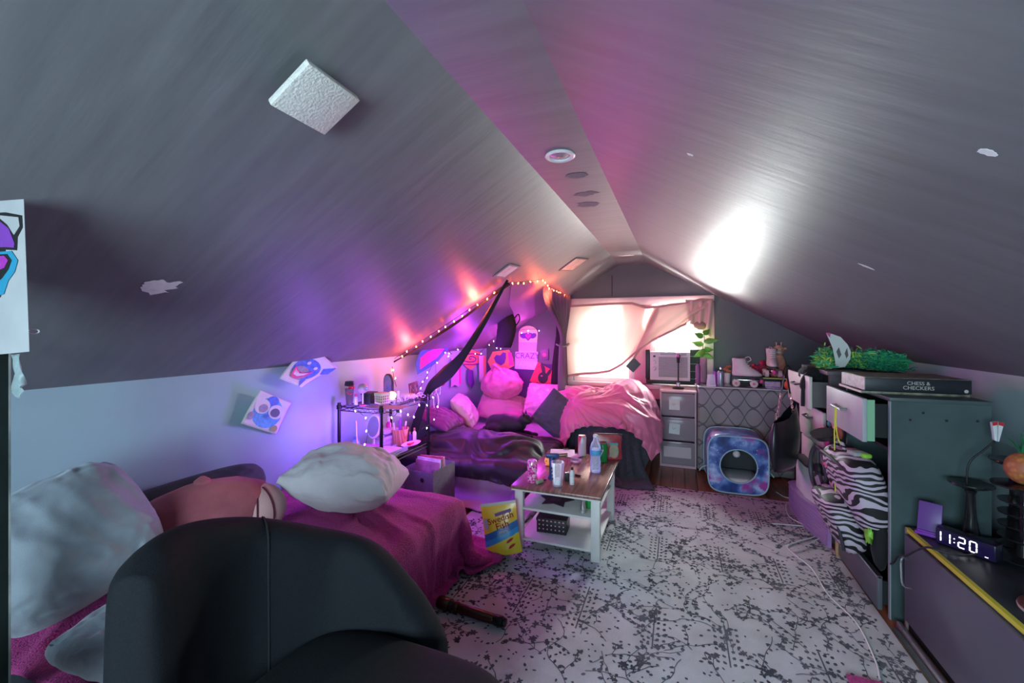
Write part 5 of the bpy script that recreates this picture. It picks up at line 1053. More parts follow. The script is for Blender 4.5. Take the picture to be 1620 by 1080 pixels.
def seg(s0, s1, r0, r1, m, n_): MB().tube([a + dv * s0, a + dv * (s0 + .004), a + dv * (s1 - .004), a + dv * s1], [r0 * .9, r0, r1, r1 * .9], 20).build(n_, m, t, world=True)
LL = (b - a).length; seg(0, .055, .024, .024, m_brz, 'head'); seg(.055, .075, .022, .019, m_blk, 'collar'); seg(.075, .095, .021, .021, m_brz, 'ring'); seg(.095, LL - .05, .0185, .0185, m_brz, 'barrel'); seg(LL - .05, LL - .012, .0195, .0195, m_blk, 'grip'); seg(LL - .012, LL, .017, .016, m_blk, 'tail_cap')
m_cord = mat('white_cord', (.6, .58, .6), .5)
def cord(name, label, pts, r, m=m_cord): return tag(MB().tube(smooth_path(pts, 7), r, 7).build(name, m, smooth=180), label, 'cord')
cz = .0126 + .004
cord('power_cord', 'white power cord running across the rug to the near edge', [at(*q, Z=cz) for q in ((1392, 1075), (1385, 1045), (1355, 985), (1310, 940), (1285, 900), (1255, 875), (1248, 862), (1290, 848), (1300, 838), (1270, 832), (1222, 828))], .0035)
cord('extension_cord', 'second white cord looping near the purple bin', [at(*q, Z=cz + .008) for q in ((1265, 800), (1245, 796), (1250, 818), (1295, 838), (1310, 842), (1275, 862), (1250, 868))] , .003)
cord('charging_cable', 'thin pale cord lying along the far edge of the rug', [at(*q, Z=.004) for q in ((1228, 778), (1242, 786), (1260, 789))], .003)
t = thing('fabric_scrap', 'corner of a magenta cloth on the rug at the very bottom edge', 'cloth', at(1370, 1082, Z=.0126)); MB().box((.0, -.03, .006), (.10, .09, .010), bev=.003).build('cloth', m_mag, t)
MB().b2((-.05, -.075, .0005), (.05, -.066, .009)).build('hem', m_mag, t)
# ================================================================== far wall: air conditioner, drawer cart, covered table
m_acw = mat('aged_white_plastic', (.60, .56, .56), .5, var=.05, vscale=10)
ac = thing('air_conditioner', 'white window air conditioner under the right-hand sash', 'air conditioner', (-.07, 4.26, .70))
AX0, AX1, AZ0, AZ1, AY = -.245, .10, .695, .955, 4.20
MB().b2((AX0, AY + .012, AZ0), (AX1, 4.40, AZ1), bev=.006).build('case', m_acw, ac, world=True)
f = MB(); f.b2((AX0, AY, AZ0), (AX0 + .075, AY + .012, AZ1)).b2((AX1 - .02, AY, AZ0), (AX1, AY + .012, AZ1)).b2((AX0 + .075, AY, AZ1 - .045), (AX1 - .02, AY + .012, AZ1)).b2((AX0 + .075, AY, AZ0), (AX1 - .02, AY + .012, AZ0 + .03)); f.build('front_frame', m_acw, ac, world=True)
MB().b2((AX0 + .075, AY + .006, AZ0 + .03), (AX1 - .02, AY + .0115, AZ1 - .045)).build('coil', mat('dark_coil', (.16, .16, .18), .5), ac, world=True)
for k in range(17): z = AZ0 + .036 + .0107 * k; MB().b2((AX0 + .075, AY - .001, z), (AX1 - .02, AY + .006, z + .004)).build('louver', m_acw, ac, world=True)
for z in (.86, .80): MB().lathe([(.016, 0), (.018, .004), (.014, .012), (.004, .013)], n=20, M=Matrix.Translation((AX0 + .037, AY, z)) @ Mx).build('knob', m_acw, ac, world=True)
MB().b2((AX0 + .028, AY - .002, .905), (AX0 + .048, AY, .922)).build('badge', m_blkpl, ac, world=True); MB().b2((AX0 + .09, AY - .0015, .925), (AX1 - .03, AY, .945)).build('vent_slot', mat('grey_slot', (.3, .3, .33), .4), ac, world=True)
sp_ = MB(); sp_.b2((.102, 4.325, .66), (.218, 4.332, .975)).build('side_curtain', mat('black_accordion', (.02, .025, .03), .6), ac, world=True)
for k in range(4): MB().b2((.102, 4.32, .70 + .07 * k), (.218, 4.325, .705 + .07 * k)).build('rib', mat('grey_rib', (.25, .25, .27), .5), ac, world=True)
MB().b2((AX0 - .04, 4.255, .655), (.14, 4.315, .690), bev=.004).build('sill_foam', m_blkpl, ac, world=True); MB().b2((AX0 - .045, 4.27, .692), (AX0 - .006, 4.315, .97), bev=.006).build('side_foam', m_blkpl, ac, world=True)
t = sign('square_card', 'dark green card hung cornerwise on the pink strip between the windows', 'card', [(990, 579), (1003, 565), (1014, 576), (1002, 589)], lambda x_, y_: at(x_, y_, Y=YB - .02), nBW, mat('dark_teal_card', (.03, .055, .055), .5), off=.003)
# three-drawer plastic cart
m_cartp = mat('pink_cart_plastic', (.62, .38, .46), .4); m_drw = glass('smoky_drawer', (.62, .50, .58), .45, .2)
cx0, cx1, cy0, cy1 = -.145, .140, 3.87, 4.22
ca = thing('drawer_cart', 'three-drawer translucent plastic cart between the heap and the covered table', 'drawer cart', ((cx0 + cx1) / 2, (cy0 + cy1) / 2, 0))
MB().b2((cx0 - .004, cy0 - .006, .628), (cx1 + .004, cy1, .646), bev=.005).build('top', m_cartp, ca, world=True)
MB().b2((cx0, cy0 + .01, .02), (cx0 + .012, cy1, .628)).b2((cx1 - .012, cy0 + .01, .02), (cx1, cy1, .628)).b2((cx0 + .012, cy1 - .01, .02), (cx1 - .012, cy1, .628)).build('body', m_cartp, ca, world=True)
MB().b2((cx0, cy0 + .01, .0), (cx1, cy1, .02)).build('base', m_cartp, ca, world=True)
for k, (z0, z1) in enumerate(((.025, .215), (.23, .42), (.435, .622))):
    dr = MB().b2((cx0 + .014, cy0, z0), (cx1 - .014, cy0 + .006, z1), bev=.002).b2((cx0 + .014, cy0 + .006, z0), (cx0 + .018, cy1 - .02, z1)).b2((cx1 - .018, cy0 + .006, z0), (cx1 - .014, cy1 - .02, z1)).b2((cx0 + .018, cy0 + .006, z0), (cx1 - .018, cy1 - .02, z0 + .004)).build('drawer', m_drw, ca, world=True)
    MB().b2((cx0 + .05, cy0 - .010, z1 - .022), (cx1 - .05, cy0, z1 - .008), bev=.003).build('handle', m_drw, dr, world=True)
    if k: MB().box((cx0 + .115, cy0 - .001, (z0 + z1) / 2), (.085, .0015, .088), rot=(0, R(4 if k == 1 else 0), 0)).build('label', m_paper, dr, world=True); MB().tube([(cx0 + .10, cy0 - .003, (z0 + z1) / 2 + .012), (cx0 + .106, cy0 - .003, (z0 + z1) / 2 - .006), (cx0 + .125, cy0 - .003, (z0 + z1) / 2 + .01)], .0018, 5).build('check_mark', m_gry, dr, world=True)
    else: MB().b2((cx0 + .03, cy0 - .0025, z0 + .06), (cx1 - .04, cy0 - .001, z0 + .15)).build('label', mat('pale_pink_card', (.62, .5, .55), .7), dr, world=True)
    MB().box((0, 4.03, (z0 + .03)), (.20, .25, .04), bev=.01).build('contents', mat('drawer_stuff_%d' % k, [(.3, .22, .3), (.28, .05, .10), (.25, .08, .12)][k], .8, var=.5, vscale=30), dr, world=True)
# microphone on a stand
c = at(1081, 625, Z=.646); c = Vector((c.x, min(c.y, 4.12), .6465)); t = thing('microphone_stand', 'microphone on a short black stand on top of the drawer cart', 'microphone', (.0, 4.0, .6465))
MB().lathe([(.048, 0), (.05, .006), (.045, .012), (.012, .018)], n=28).build('base', m_blkpl, t); MB().tube([(0, 0, .016), (0, 0, .225)], .0065, 10).build('rod', m_blkpl, t); MB().lathe([(.012, .018), (.016, .022), (.016, .05), (.01, .056)], n=18).build('collar', m_silver, t)
MB().lathe([(.008, .225), (.012, .23), (.012, .255), (.015, .27), (.017, .272)], n=18).build('handle', m_blkpl, t); MB().ball((0, 0, .288), (.021, .021, .024), 18, 12).build('grille', mat('pink_grille', (.42, .16, .30), .3, .6), t, smooth=180); MB().ball((0, 0, .303), (.017, .017, .014), 14, 8).build('foam_tip', mat('pale_mesh', (.66, .6, .64), .6), t, smooth=180)

# table under a grey lattice cloth
cx0, cx1, cy0, cy1, cz1 = .155, .825, 3.86, 4.30, .685
tb = thing('side_table', 'long table hidden under the grey lattice cloth', 'table', ((cx0 + cx1) / 2, 4.08, 0)); m_dkw = mat('dark_wood', (.06, .035, .03), .5)
MB().b2((cx0 + .01, cy0 + .02, cz1 - .025), (cx1 - .01, cy1, cz1)).build('tabletop', m_dkw, tb, world=True)
for lx in (cx0 + .05, cx1 - .05):
    for ly in (cy0 + .06, cy1 - .04): MB().b2((lx - .02, ly - .02, 0), (lx + .02, ly + .02, cz1 - .025)).build('leg', m_dkw, tb, world=True)
def lattice(nt):
    g = nt.nodes.new('ShaderNodeSeparateXYZ'); nt.links.new(obj_coords(nt), g.inputs[0])
    def mth(op, a, b=None):
        n = nt.nodes.new('ShaderNodeMath'); n.operation = op
        for i, q in enumerate((a, b)):
            if q is None: continue
            if isinstance(q, (int, float)): n.inputs[i].default_value = q
            else: nt.links.new(q, n.inputs[i])
        return n.outputs[0]
    s = mth('SINE', mth('MULTIPLY', mth('ADD', g.outputs['X'], g.outputs['Y']), 2 * math.pi / .25)); z = mth('MULTIPLY', g.outputs['Z'], 2 * math.pi / .15)
    a = mth('ABSOLUTE', mth('SINE', mth('ADD', mth('MULTIPLY', z, .5), mth('MULTIPLY', s, 1.5)))); b = mth('ABSOLUTE', mth('SINE', mth('SUBTRACT', mth('MULTIPLY', z, .5), mth('MULTIPLY', s, 1.5))))
    return ramp_of(nt, mth('MINIMUM', a, b), [(0, (.085, .08, .10)), (.13, (.10, .095, .115)), (.19, (.255, .24, .25))])
m_lat = node_mat('grey_lattice_cloth', .6, lattice, sheen=.3)
hang = []                                                  # one skirt running round the near three sides, rippled
NT, NZ = 110, 16; per = [(cx0, cy1 - .01)] + [(cx0, cy0), (cx1, cy0), (cx1, cy1 - .01)]; seg_l = [cy1 - cy0 - .01, cx1 - cx0, cy1 - cy0 - .01]; tot = sum(seg_l); P = np.zeros((NZ, NT, 3))
for i in range(NT):
    s = tot * i / (NT - 1); k = 0
    while k < 2 and s > seg_l[k]: s -= seg_l[k]; k += 1
    q = min(1, s / seg_l[k]); bx_, by_ = per[k][0] + (per[k + 1][0] - per[k][0]) * q, per[k][1] + (per[k + 1][1] - per[k][1]) * q; nx_, ny_ = ((-1, 0), (0, -1), (1, 0))[k]
    for j in range(NZ):
        v = j / (NZ - 1); a_ = .014 * v * math.sin(i * .42 + 1.5 * fbm(i * .05, v, 3)) + .006 * v
        zz = cz1 + .004 - (cz1 - .012) * v; P[j, i] = (bx_ + nx_ * a_ * (.45 if k != 1 else 1), by_ + ny_ * a_, zz)
tcl = thing('tablecloth', 'grey lattice-patterned cloth hanging to the floor over the side table', 'tablecloth', ((cx0 + cx1) / 2, 3.86, .01))
MB().grid(P).build('skirt', m_lat, tcl, smooth=180, world=True, solid=.003); MB().b2((cx0, cy0, cz1 + .001), (cx1, cy1, cz1 + .006), bev=.002).build('top', mat('clear_grey_top', (.14, .15, .16), .2), tcl, world=True)
MB().tube([(cx0, cy0 - .002, cz1 + .004), (cx1, cy0 - .002, cz1 + .004)], .004, 8).build('edge', mat('pale_edge', (.62, .62, .62), .4), tcl, world=True)
TC = cz1 + .0065
def C(px, Y): u = (px - CX) / F_PX; return Vector((Y * (u * CO - SI) / (u * SI + CO), Y, TC))
# clear cup, sprays, vase with plant
lathe_thing('plastic_cup', 'upturned clear plastic cup at the near corner of the covered table', 'cup', C(1125, 3.92), [('cup', [(.036, 0), (.037, .003), (.027, .095), (.024, .097), (.004, .097)], glass('cup_plastic', (.95, .95, 1), .3))], n=28)
lathe_thing('spray_bottle', 'grey aluminium spray bottle beside the roller skate', 'bottle', C(1140, 4.02), [('body', [(.026, 0), (.028, .005), (.028, .105), (.024, .115), (.012, .122)], mat('grey_aluminium', (.34, .35, .42), .35, .6)), ('collar', [(.0125, .1225), (.0125, .130), (.007, .131)], m_blkpl), ('cap', [(.011, .1315), (.011, .15), (.003, .152)], m_silver)])
lathe_thing('spray_bottle', 'slim violet spray bottle behind the clear cup', 'bottle', C(1131, 4.06), [('body', [(.016, 0), (.017, .004), (.017, .10), (.009, .11)], mat('violet_gloss', (.42, .10, .55), .3)), ('cap', [(.010, .1105), (.010, .14), (.003, .141)], m_nvy)])
va = thing('plant_vase', 'tall glass vase with a leafy green cutting by the window frame', 'vase', C(1113, 4.17))
MB().lathe([(.026, 0), (.03, .004), (.028, .22), (.031, .225), (.027, .22), (.026, .008), (.003, .006)], n=24).build('vase', glass('pink_glass', (.75, .55, .66), .3), va)
stem = smooth_path([(0, 0, .02), (.004, 0, .2), (-.006, -.01, .30), (.006, -.01, .38), (.0, -.01, .44)], 5); MB().tube(stem, .0035, 6).build('stem', mat('stem_green', (.18, .32, .08), .5), va); m_lf = mat('leaf_green', (.16, .42, .06), .45, var=.25, vscale=25)
for k, (z, a, L, tilt) in enumerate(((.27, 200, .06, -.4), (.29, 20, .055, .1), (.33, 150, .07, .3), (.36, -20, .085, .2), (.40, 210, .06, .5), (.42, 60, .06, .6), (.30, 260, .07, -.5), (.25, 330, .06, -.3))):
    ca_, sa_ = math.cos(R(a)), math.sin(R(a)); d_ = Vector((ca_, sa_ * .5, tilt)).normalized(); s_ = d_.cross(Vector((0, -1, .3))).normalized(); b_ = Vector((0, -.008, z)); N_ = 7; vs = []
    for q in range(N_):
        L *= 1.06; w_ = .026 * math.sin(math.pi * min(.98, (q / (N_ - 1)) ** .8)) + .0008; m0 = b_ + d_ * L * q / (N_ - 1) + Vector((0, 0, -.012 * (q / N_) ** 2)); vs += [m0 - s_ * w_, m0 + Vector((0, .003, .002)), m0 + s_ * w_]
    MB().add(vs, [(3 * q, 3 * q + 1, 3 * q + 4, 3 * q + 3) for q in range(N_ - 1)] + [(3 * q + 1, 3 * q + 2, 3 * q + 5, 3 * q + 4) for q in range(N_ - 1)]).build('leaf', m_lf, va, smooth=180, solid=.0012)
lathe_thing('candle_jar', 'tall purple glass bottle beside the plant vase', 'bottle', C(1104, 4.08), [('body', [(.018, 0), (.02, .004), (.02, .15), (.008, .17)], mat('purple_glass', (.26, .10, .24), .15)), ('cap', [(.009, .1705), (.009, .19), (.003, .191)], m_blkpl)])
t = thing('dried_flowers', 'white cup of dried orange flowers behind the roller skate', 'flowers', C(1150, 4.22)); MB().lathe([(.022, 0), (.032, .085), (.030, .085), (.02, .004)], n=22).build('cup', m_wpl, t)
for k in range(14): a = k * 2.4; q = .004 + .024 * ((k * .37) % 1); MB().ball((math.cos(a) * q, math.sin(a) * q, .10 + .05 * ((k * .61) % 1)), (.013, .013, .011), 8, 6, fn=lambda d: 1 + .25 * math.sin(5 * math.atan2(d.y, d.x))).build('blossom', mat('dried_orange', (.48, .14, .08), .8, var=.4, vscale=50), t)
# roller skates
m_sk = mat('pale_pink_leather', (.66, .52, .54), .45, var=.06, vscale=30); m_sole = mat('dark_sole', (.04, .035, .04), .5); m_whl = mat('cream_wheel', (.68, .50, .50), .5)
def skate(label, loc, rz):
    t = thing('roller_skate', label, 'roller skate', loc, rz, 'roller skates on the covered table')
    n = 22; rings = []                                       # boot lofted from heel/ankle to toe as horizontal slices
    sl = [(.082, -.088, .125, .034), (.095, -.094, .130, .038), (.112, -.094, .118, .038), (.135, -.092, .085, .036), (.155, -.09, .05, .034), (.18, -.09, .022, .035), (.205, -.092, .012, .037), (.228, -.094, .008, .039), (.232, -.092, .006, .037)]
    P = np.zeros((len(sl), n, 3))
    for j, (z, x0_, x1_, hw) in enumerate(sl):
        for i in range(n):
            th = 2 * math.pi * i / n; cx_, rx_ = (x0_ + x1_) / 2, (x1_ - x0_) / 2; c_ = math.cos(th); tp = 1 - .18 * max(0, c_) ** 2
            P[j, i] = (cx_ + rx_ * math.copysign(abs(c_) ** .75, c_), hw * tp * math.copysign(abs(math.sin(th)) ** .8, math.sin(th)), z)
    mb = MB().grid(P, closed_u=True); mb.f.append(tuple(range(n))); mb.f.append(tuple((len(sl) - 1) * n + i for i in range(n))); mb.build('boot', m_sk, t, smooth=80, sub=1)
    MB().prism([(-.093, -.034), (.10, -.036), (.128, -.02), (.132, 0), (.128, .02), (.10, .036), (-.093, .034)], .010, Matrix.Translation((0, 0, .072))).build('sole', m_sole, t); MB().b2((-.093, -.03, .060), (-.045, .03, .072)).build('heel', m_sole, t)
    MB().b2((-.085, -.018, .048), (.10, .018, .058), bev=.002).build('plate', m_silver, t)
    for x_ in (-.062, .066):
        MB().tube([(x_, -.045, .029), (x_, .045, .029)], .005, 8).build('axle', m_silver, t)
        for s in (-1, 1):
            wh = MB().lathe([(.022, -.015), (.029, -.012), (.029, .012), (.022, .015), (.01, .013)], n=24, M=Matrix.Translation((x_, s * .046, .029)) @ Mx).build('wheel', m_whl, t); MB().lathe([(.011, -.0165), (.012, 0), (.011, .0165)], n=16, M=Matrix.Translation((x_, s * .046, .029)) @ Mx).build('hub', mat('rose_hub', (.45, .12, .20), .4), wh)
    MB().lathe([(.012, 0), (.018, .01), (.016, .03)], n=14, M=Matrix.Translation((.118, 0, .030)) @ Matrix.Rotation(R(10), 4, 'Y')).build('toe_stop', m_pinkpl, t)
    for k in range(6): x_ = .058 - .012 * k; z = .140 + .016 * k; MB().tube([(x_ - .008, -.024, z), (x_ + .004, 0, z + .006), (x_ - .008, .024, z)], .0025, 6).build('lace', m_wpl, t)
    MB().tube(smooth_path([(.004, 0, .235), (.03, -.02, .245), (.045, -.03, .22), (.02, -.02, .205)], 4), .0025, 6).build('lace_bow', m_wpl, t)
    return t
skate('pale pink high-top roller skate seen from the side on the covered table', C(1178, 4.00), R(-6))
skate('pale pink roller skate with its toe to the room, standing on the dark board', C(1219, 4.08) + Vector((.01, .0, .0815)), R(-92))
# dark board with yellow edge under the second skate, make-up palette, plush and flowers
t = thing('skateboard_deck', 'dark board with a yellow-green edge lying behind the skates', 'board', C(1225, 4.09) + Vector((.0, 0, .0525)), R(-3)); MB().box((.0, 0, .010), (.24, .14, .018), bev=.006).build('deck', mat('deck_black', (.02, .022, .024), .5), t); MB().box((0, -.0715, .019), (.235, .003, .008)).build('edge', mat('lime_edge', (.55, .60, .10), .5), t)
t2 = thing('storage_box', 'low black box carrying the board on the covered table', 'box', C(1226, 4.10)); MB().box((0, 0, .021), (.20, .12, .041), bev=.003).build('body', m_blkpl, t2); MB().box((0, 0, .047), (.206, .126, .010), bev=.002).build('lid', m_blkpl, t2)
t = thing('makeup_palette', 'open lilac patterned palette at the front of the covered table', 'palette', C(1224, 3.94), R(6)); MB().box((0, 0, .005), (.11, .05, .010), bev=.002).build('tray', mat('lilac_marble', (.4, .28, .5), .4, c2=(.62, .5, .66), vscale=40), t); MB().box((0, .026, .028), (.11, .004, .045), rot=(R(-14), 0, 0)).build('lid', mat('lilac_marble', 0), t)
t = thing('glitter_ball', 'round purple glittery ball behind the roller skate', 'ball', C(1192, 4.19)); MB().ball((0, 0, .085), .05, 22, 14).build('ball', mat('purple_glitter', (.35, .08, .5), .3, c2=(.55, .2, .65), vscale=90), t, smooth=180); MB().lathe([(.03, 0), (.035, .006), (.02, .036)], n=20).build('stand', m_blkpl, t)
def petals(t, m, n, c, r, pr, seed):
    rg = random.Random(seed)
    for k in range(n):
        d_ = Vector((rg.gauss(0, 1), rg.gauss(0, 1), rg.gauss(.3, 1))).normalized(); p = Vector(c) + Vector((d_.x * r[0], d_.y * r[1], d_.z * r[2])); MB().ball(p, (pr, pr, pr * .7), 8, 6, fn=lambda q: 1 + .22 * math.sin(4 * math.atan2(q.y, q.x) + k)).build('petal_cluster', m, t)
t = thing('flower_garland', 'heap of crimson artificial flowers against the far wall', 'flowers', C(1207, 4.275)); MB().ball((0, 0, .09), (.07, .018, .085), 16, 10).build('core', mat('crimson_dark', (.22, .01, .04), .8), t); petals(t, mat('crimson_petal', (.50, .03, .10), .7, var=.4, vscale=40), 30, (0, -.006, .12), (.085, .012, .07), .018, 3)
t = thing('plush_toy', 'small orange spotted plush giraffe behind the second skate', 'plush toy', C(1231, 4.262)); m_gir = mat('giraffe_plush', (.55, .20, .10), .9, c2=(.62, .42, .32), vscale=28, sheen=.5)
MB().ball((0, 0, .17), (.075, .045, .17), 18, 14).build('body', m_gir, t, smooth=180); MB().ball((.0, -.03, .365), (.05, .045, .055), 18, 12).build('head', m_gir, t, smooth=180); MB().ball((-.005, -.075, .345), (.03, .03, .022), 14, 8).build('muzzle', mat('cream_plush', (.6, .48, .42), .9), t, smooth=180)
t.scale = (.8, .8, .8)
for s in (-1, 1): MB().lathe([(.005, 0), (.006, .03), (.010, .036), (.004, .044)], (s * .022, -.03, .41), 10).build('horn', mat('cream_plush', 0), t); MB().ball((s * .058, -.03, .385), (.022, .008, .014), 10, 6).build('ear', m_gir, t, smooth=180); MB().ball((s * .022, -.072, .375), .005, 8, 6).build('eye', m_blkpl, t)
t = thing('perfume_bottle', 'orange heart-shaped bottle at the dresser end of the covered table', 'bottle', C(1246, 3.90)); MB().ball((0, 0, .035), (.024, .016, .035), 16, 10).build('glass', mat('orange_glass', (.75, .12, .05), .15), t, smooth=180); MB().lathe([(.008, .068), (.008, .085), (.003, .086)], n=10).build('cap', m_pinkpl, t)
t = thing('headband', 'black and pink headband at the dresser end of the covered table', 'headband', C(1246, 3.99)); t.scale = (.5, .75, .75); MB().tube([(.06 * math.cos(q), 0, .14 + .10 * math.sin(q)) for q in [math.pi * k / 16 for k in range(17)]], .006, 8).build('band', m_blkpl, t)
for s in (-1, 1): MB().lathe([(.02, -.01), (.03, -.006), (.03, .006), (.02, .01)], n=16, M=Matrix.Translation((s * .06, 0, .115)) @ Matrix.Rotation(R(90), 4, 'Y')).build('ear_cup', m_pinkpl, t); MB().tube([(s * .06, 0, .09), (s * .05, 0, .0)], .004, 6).build('prop', m_blkpl, t)

# ------------------------------------------------------------------ pop-up galaxy cat cube
def galaxy(nt):
    n = nt.nodes.new('ShaderNodeTexNoise'); n.inputs['Scale'].default_value = 9; n.inputs['Detail'].default_value = 6; nt.links.new(obj_coords(nt), n.inputs['Vector']); base = ramp_of(nt, n.outputs['Fac'], [(.30, (.01, .02, .09)), (.45, (.02, .06, .26)), (.55, (.10, .20, .50)), (.66, (.45, .55, .80))])
    n2 = nt.nodes.new('ShaderNodeTexNoise'); n2.inputs['Scale'].default_value = 6.5; nt.links.new(obj_coords(nt, (1, 1.3, 1.2)), n2.inputs['Vector']); mk = ramp_of(nt, n2.outputs['Fac'], [(.55, (0, 0, 0)), (.64, (1, 1, 1))])
    mx = nt.nodes.new('ShaderNodeMix'); mx.data_type = 'RGBA'; nt.links.new(mk, mx.inputs[0]); nt.links.new(base, mx.inputs[6]); mx.inputs[7].default_value = (.36, .05, .32, 1)
    v = nt.nodes.new('ShaderNodeTexVoronoi'); v.inputs['Scale'].default_value = 38; nt.links.new(obj_coords(nt), v.inputs['Vector']); st_ = ramp_of(nt, v.outputs['Distance'], [(0, (1, 1, 1)), (.10, (0, 0, 0))], True)
    m2 = nt.nodes.new('ShaderNodeMix'); m2.data_type = 'RGBA'; nt.links.new(st_, m2.inputs[0]); nt.links.new(mx.outputs[2], m2.inputs[6]); m2.inputs[7].default_value = (.8, .85, 1, 1); return m2.outputs[2]
m_gal = node_mat('galaxy_nylon', .35, galaxy, .6); m_pipe = mat('teal_piping', (.30, .50, .55), .5)
cu = thing('cat_cube', 'pop-up cat cube with a blue galaxy print and round door', 'cat cube', (.385, 3.55, .0), R(2)); W_, D_, H_ = .385, .31, .40
def ring_panel(w, h, r, hole, n=48):
    mb = MB(); sup = [(math.copysign(abs(math.cos(t)) ** .42, math.cos(t)) * w / 2, math.copysign(abs(math.sin(t)) ** .42, math.sin(t)) * h / 2) for t in [2 * math.pi * i / n for i in range(n)]]
    inn = [(hole[2] * math.cos(t) + hole[0], hole[2] * math.sin(t) + hole[1]) for t in [2 * math.pi * i / n for i in range(n)]]; return sup, inn
sup, inn = ring_panel(W_, H_, .05, (.005, -.008, .118)); F_ = frame((0, -D_ / 2, H_ / 2 + .004), (1, 0, 0), n=(0, -1, 0)); n_ = len(sup)
vs = [(x_, y_, 0) for x_, y_ in sup] + [(x_, y_, 0) for x_, y_ in inn] + [(x_, y_, .003) for x_, y_ in sup] + [(x_, y_, .003) for x_, y_ in inn]; fs = []
for i in range(n_):
    j = (i + 1) % n_; fs += [(i, j, n_ + j, n_ + i), (2 * n_ + i, 3 * n_ + i, 3 * n_ + j, 2 * n_ + j), (i, 2 * n_ + i, 2 * n_ + j, j), (n_ + i, n_ + j, 3 * n_ + j, 3 * n_ + i)]
MB().add(vs, fs, F_).build('front_panel', m_gal, cu); Fb = frame((0, D_ / 2, H_ / 2 + .004), (1, 0, 0), n=(0, -1, 0)); MB().prism(sup, .002, Fb).build('back_panel', mat('dark_mesh', (.05, .05, .06), .8), cu)
MB().tube([F_ @ Vector((x_, y_, .003)) for x_, y_ in sup], .005, 7, closed=True).build('piping', m_pipe, cu); MB().tube([F_ @ Vector((x_, y_, .003)) for x_, y_ in inn], .0045, 7, closed=True).build('piping', m_pipe, cu); MB().tube([Fb @ Vector((x_, y_, 0)) for x_, y_ in sup], .005, 7, closed=True).build('piping', m_pipe, cu)
for nm_, rng_ in (('side_panel', (-7, 7)), ('top_panel', (5, 19)), ('side_panel', (17, 31))):
    P = np.zeros((6, rng_[1] - rng_[0] + 1, 3))
    for j in range(6):
        for i in range(rng_[0], rng_[1] + 1):
            x_, y_ = sup[i % n_]; bulge = 1 + .0 * j; P[j, i - rng_[0]] = Vector((x_ * .985, -D_ / 2 + D_ * j / 5, H_ / 2 + .004 + y_ * (.985 + (.035 * math.sin(math.pi * j / 5) if nm_ == 'top_panel' else 0))))
    MB().grid(P).build(nm_, m_gal, cu, smooth=180, solid=.002)
MB().box((0, 0, .055), (W_ - .07, D_ - .03, .09), bev=.03, seg=3).build('fleece_mat', mat('white_fleece', (.66, .62, .64), .95, bump=.5, bscale=150), cu); MB().tube([(.0, -.10, H_ - .012), (.0, -.10, .29)], .002, 5).build('toy_string', m_wpl, cu); MB().ball((0, -.10, .268), .025, 14, 10).build('pompom', mat('white_fleece', 0), cu, smooth=180)
for s in (-1, 1): MB().tube(smooth_path([(s * (W_ / 2), -.05, .15), (s * (W_ / 2 + .03), -.06, .14), (s * (W_ / 2 + .05), -.07, .115)], 4), .004, 6).build('tie', m_pipe, cu)
# ================================================================== right side: pale dresser, dark dresser, console
m_cream = mat('cream_paint', (.60, .57, .52), .5, var=.06, vscale=14); m_taupe = mat('taupe_paint', (.13, .115, .12), .55, var=.1, vscale=9); m_hdl = mat('gunmetal', (.12, .12, .13), .3, .8)
dx0, dx1, dy0, dy1, dzt = .765, 1.10, 2.80, 3.30, .93
pd = thing('pale_dresser', 'taupe and cream dresser with an open top drawer under the feather boa', 'dresser', (.93, 3.05, 0))
MB().b2((dx0 - .012, dy0 - .012, dzt - .022), (dx1, dy1 + .012, dzt), bev=.003).build('top', m_taupe, pd, world=True)
for y_ in (dy0, dy1 - .018):
    MB().b2((dx0, y_, 0), (dx1, y_ + .018, dzt - .022)).build('side_panel', m_taupe, pd, world=True)
for x_ in (dx0, dx1 - .05): MB().b2((x_, dy0 - .006, 0), (x_ + .05, dy0, dzt - .022)).build('stile', m_taupe, pd, world=True)
MB().b2((dx1 - .008, dy0 + .018, .05), (dx1, dy1 - .018, dzt - .022)).build('back_panel', m_taupe, pd, world=True)
for k, (z0, z1, out) in enumerate(((.715, .895, .075), (.50, .70, .012), (.285, .485, .0), (.07, .27, .0))):
    dw = MB().b2((dx0 - out - .016, dy0 + .006, z0), (dx0 - out, dy1 - .006, z1), bev=.003).build('drawer', m_cream, pd, world=True)
    MB().b2((dx0 - out, dy0 + .03, z0 + .01), (dx0 + .28 - out, dy0 + .04, z1 - .03)).b2((dx0 - out, dy1 - .04, z0 + .01), (dx0 + .28 - out, dy1 - .03, z1 - .03)).b2((dx0 - out, dy0 + .04, z0 + .01), (dx0 + .28 - out, dy1 - .04, z0 + .016)).build('drawer_box', m_taupe, dw, world=True)
    if k < 2: MB().tube([(dx0 - out - .016, 3.12, z1 - .06), (dx0 - out - .04, 3.11, z1 - .065), (dx0 - out - .04, 3.0, z1 - .065), (dx0 - out - .016, 2.99, z1 - .06)], .005, 8).build('handle', m_hdl, dw, world=True)
t = thing('folded_garment', 'black garment bunched over the open cream drawer', 'garment', (.72, 2.98, .86)); MB().ball((.725, 2.99, .895), (.055, .08, .045), 20, 12, fn=lambda d: 1 + .25 * fbm(d.x * 2, d.y * 2, d.z * 2, 1.4, 3)).build('cloth', m_bcl, t, smooth=180, world=True); MB().tube(smooth_path([(.70, 2.92, .90), (.672, 2.90, .86), (.664, 2.89, .78), (.662, 2.885, .72)], 5), [.018] * 8 + [.01] * 8, 8).build('sleeve', m_bcl, t, world=True)
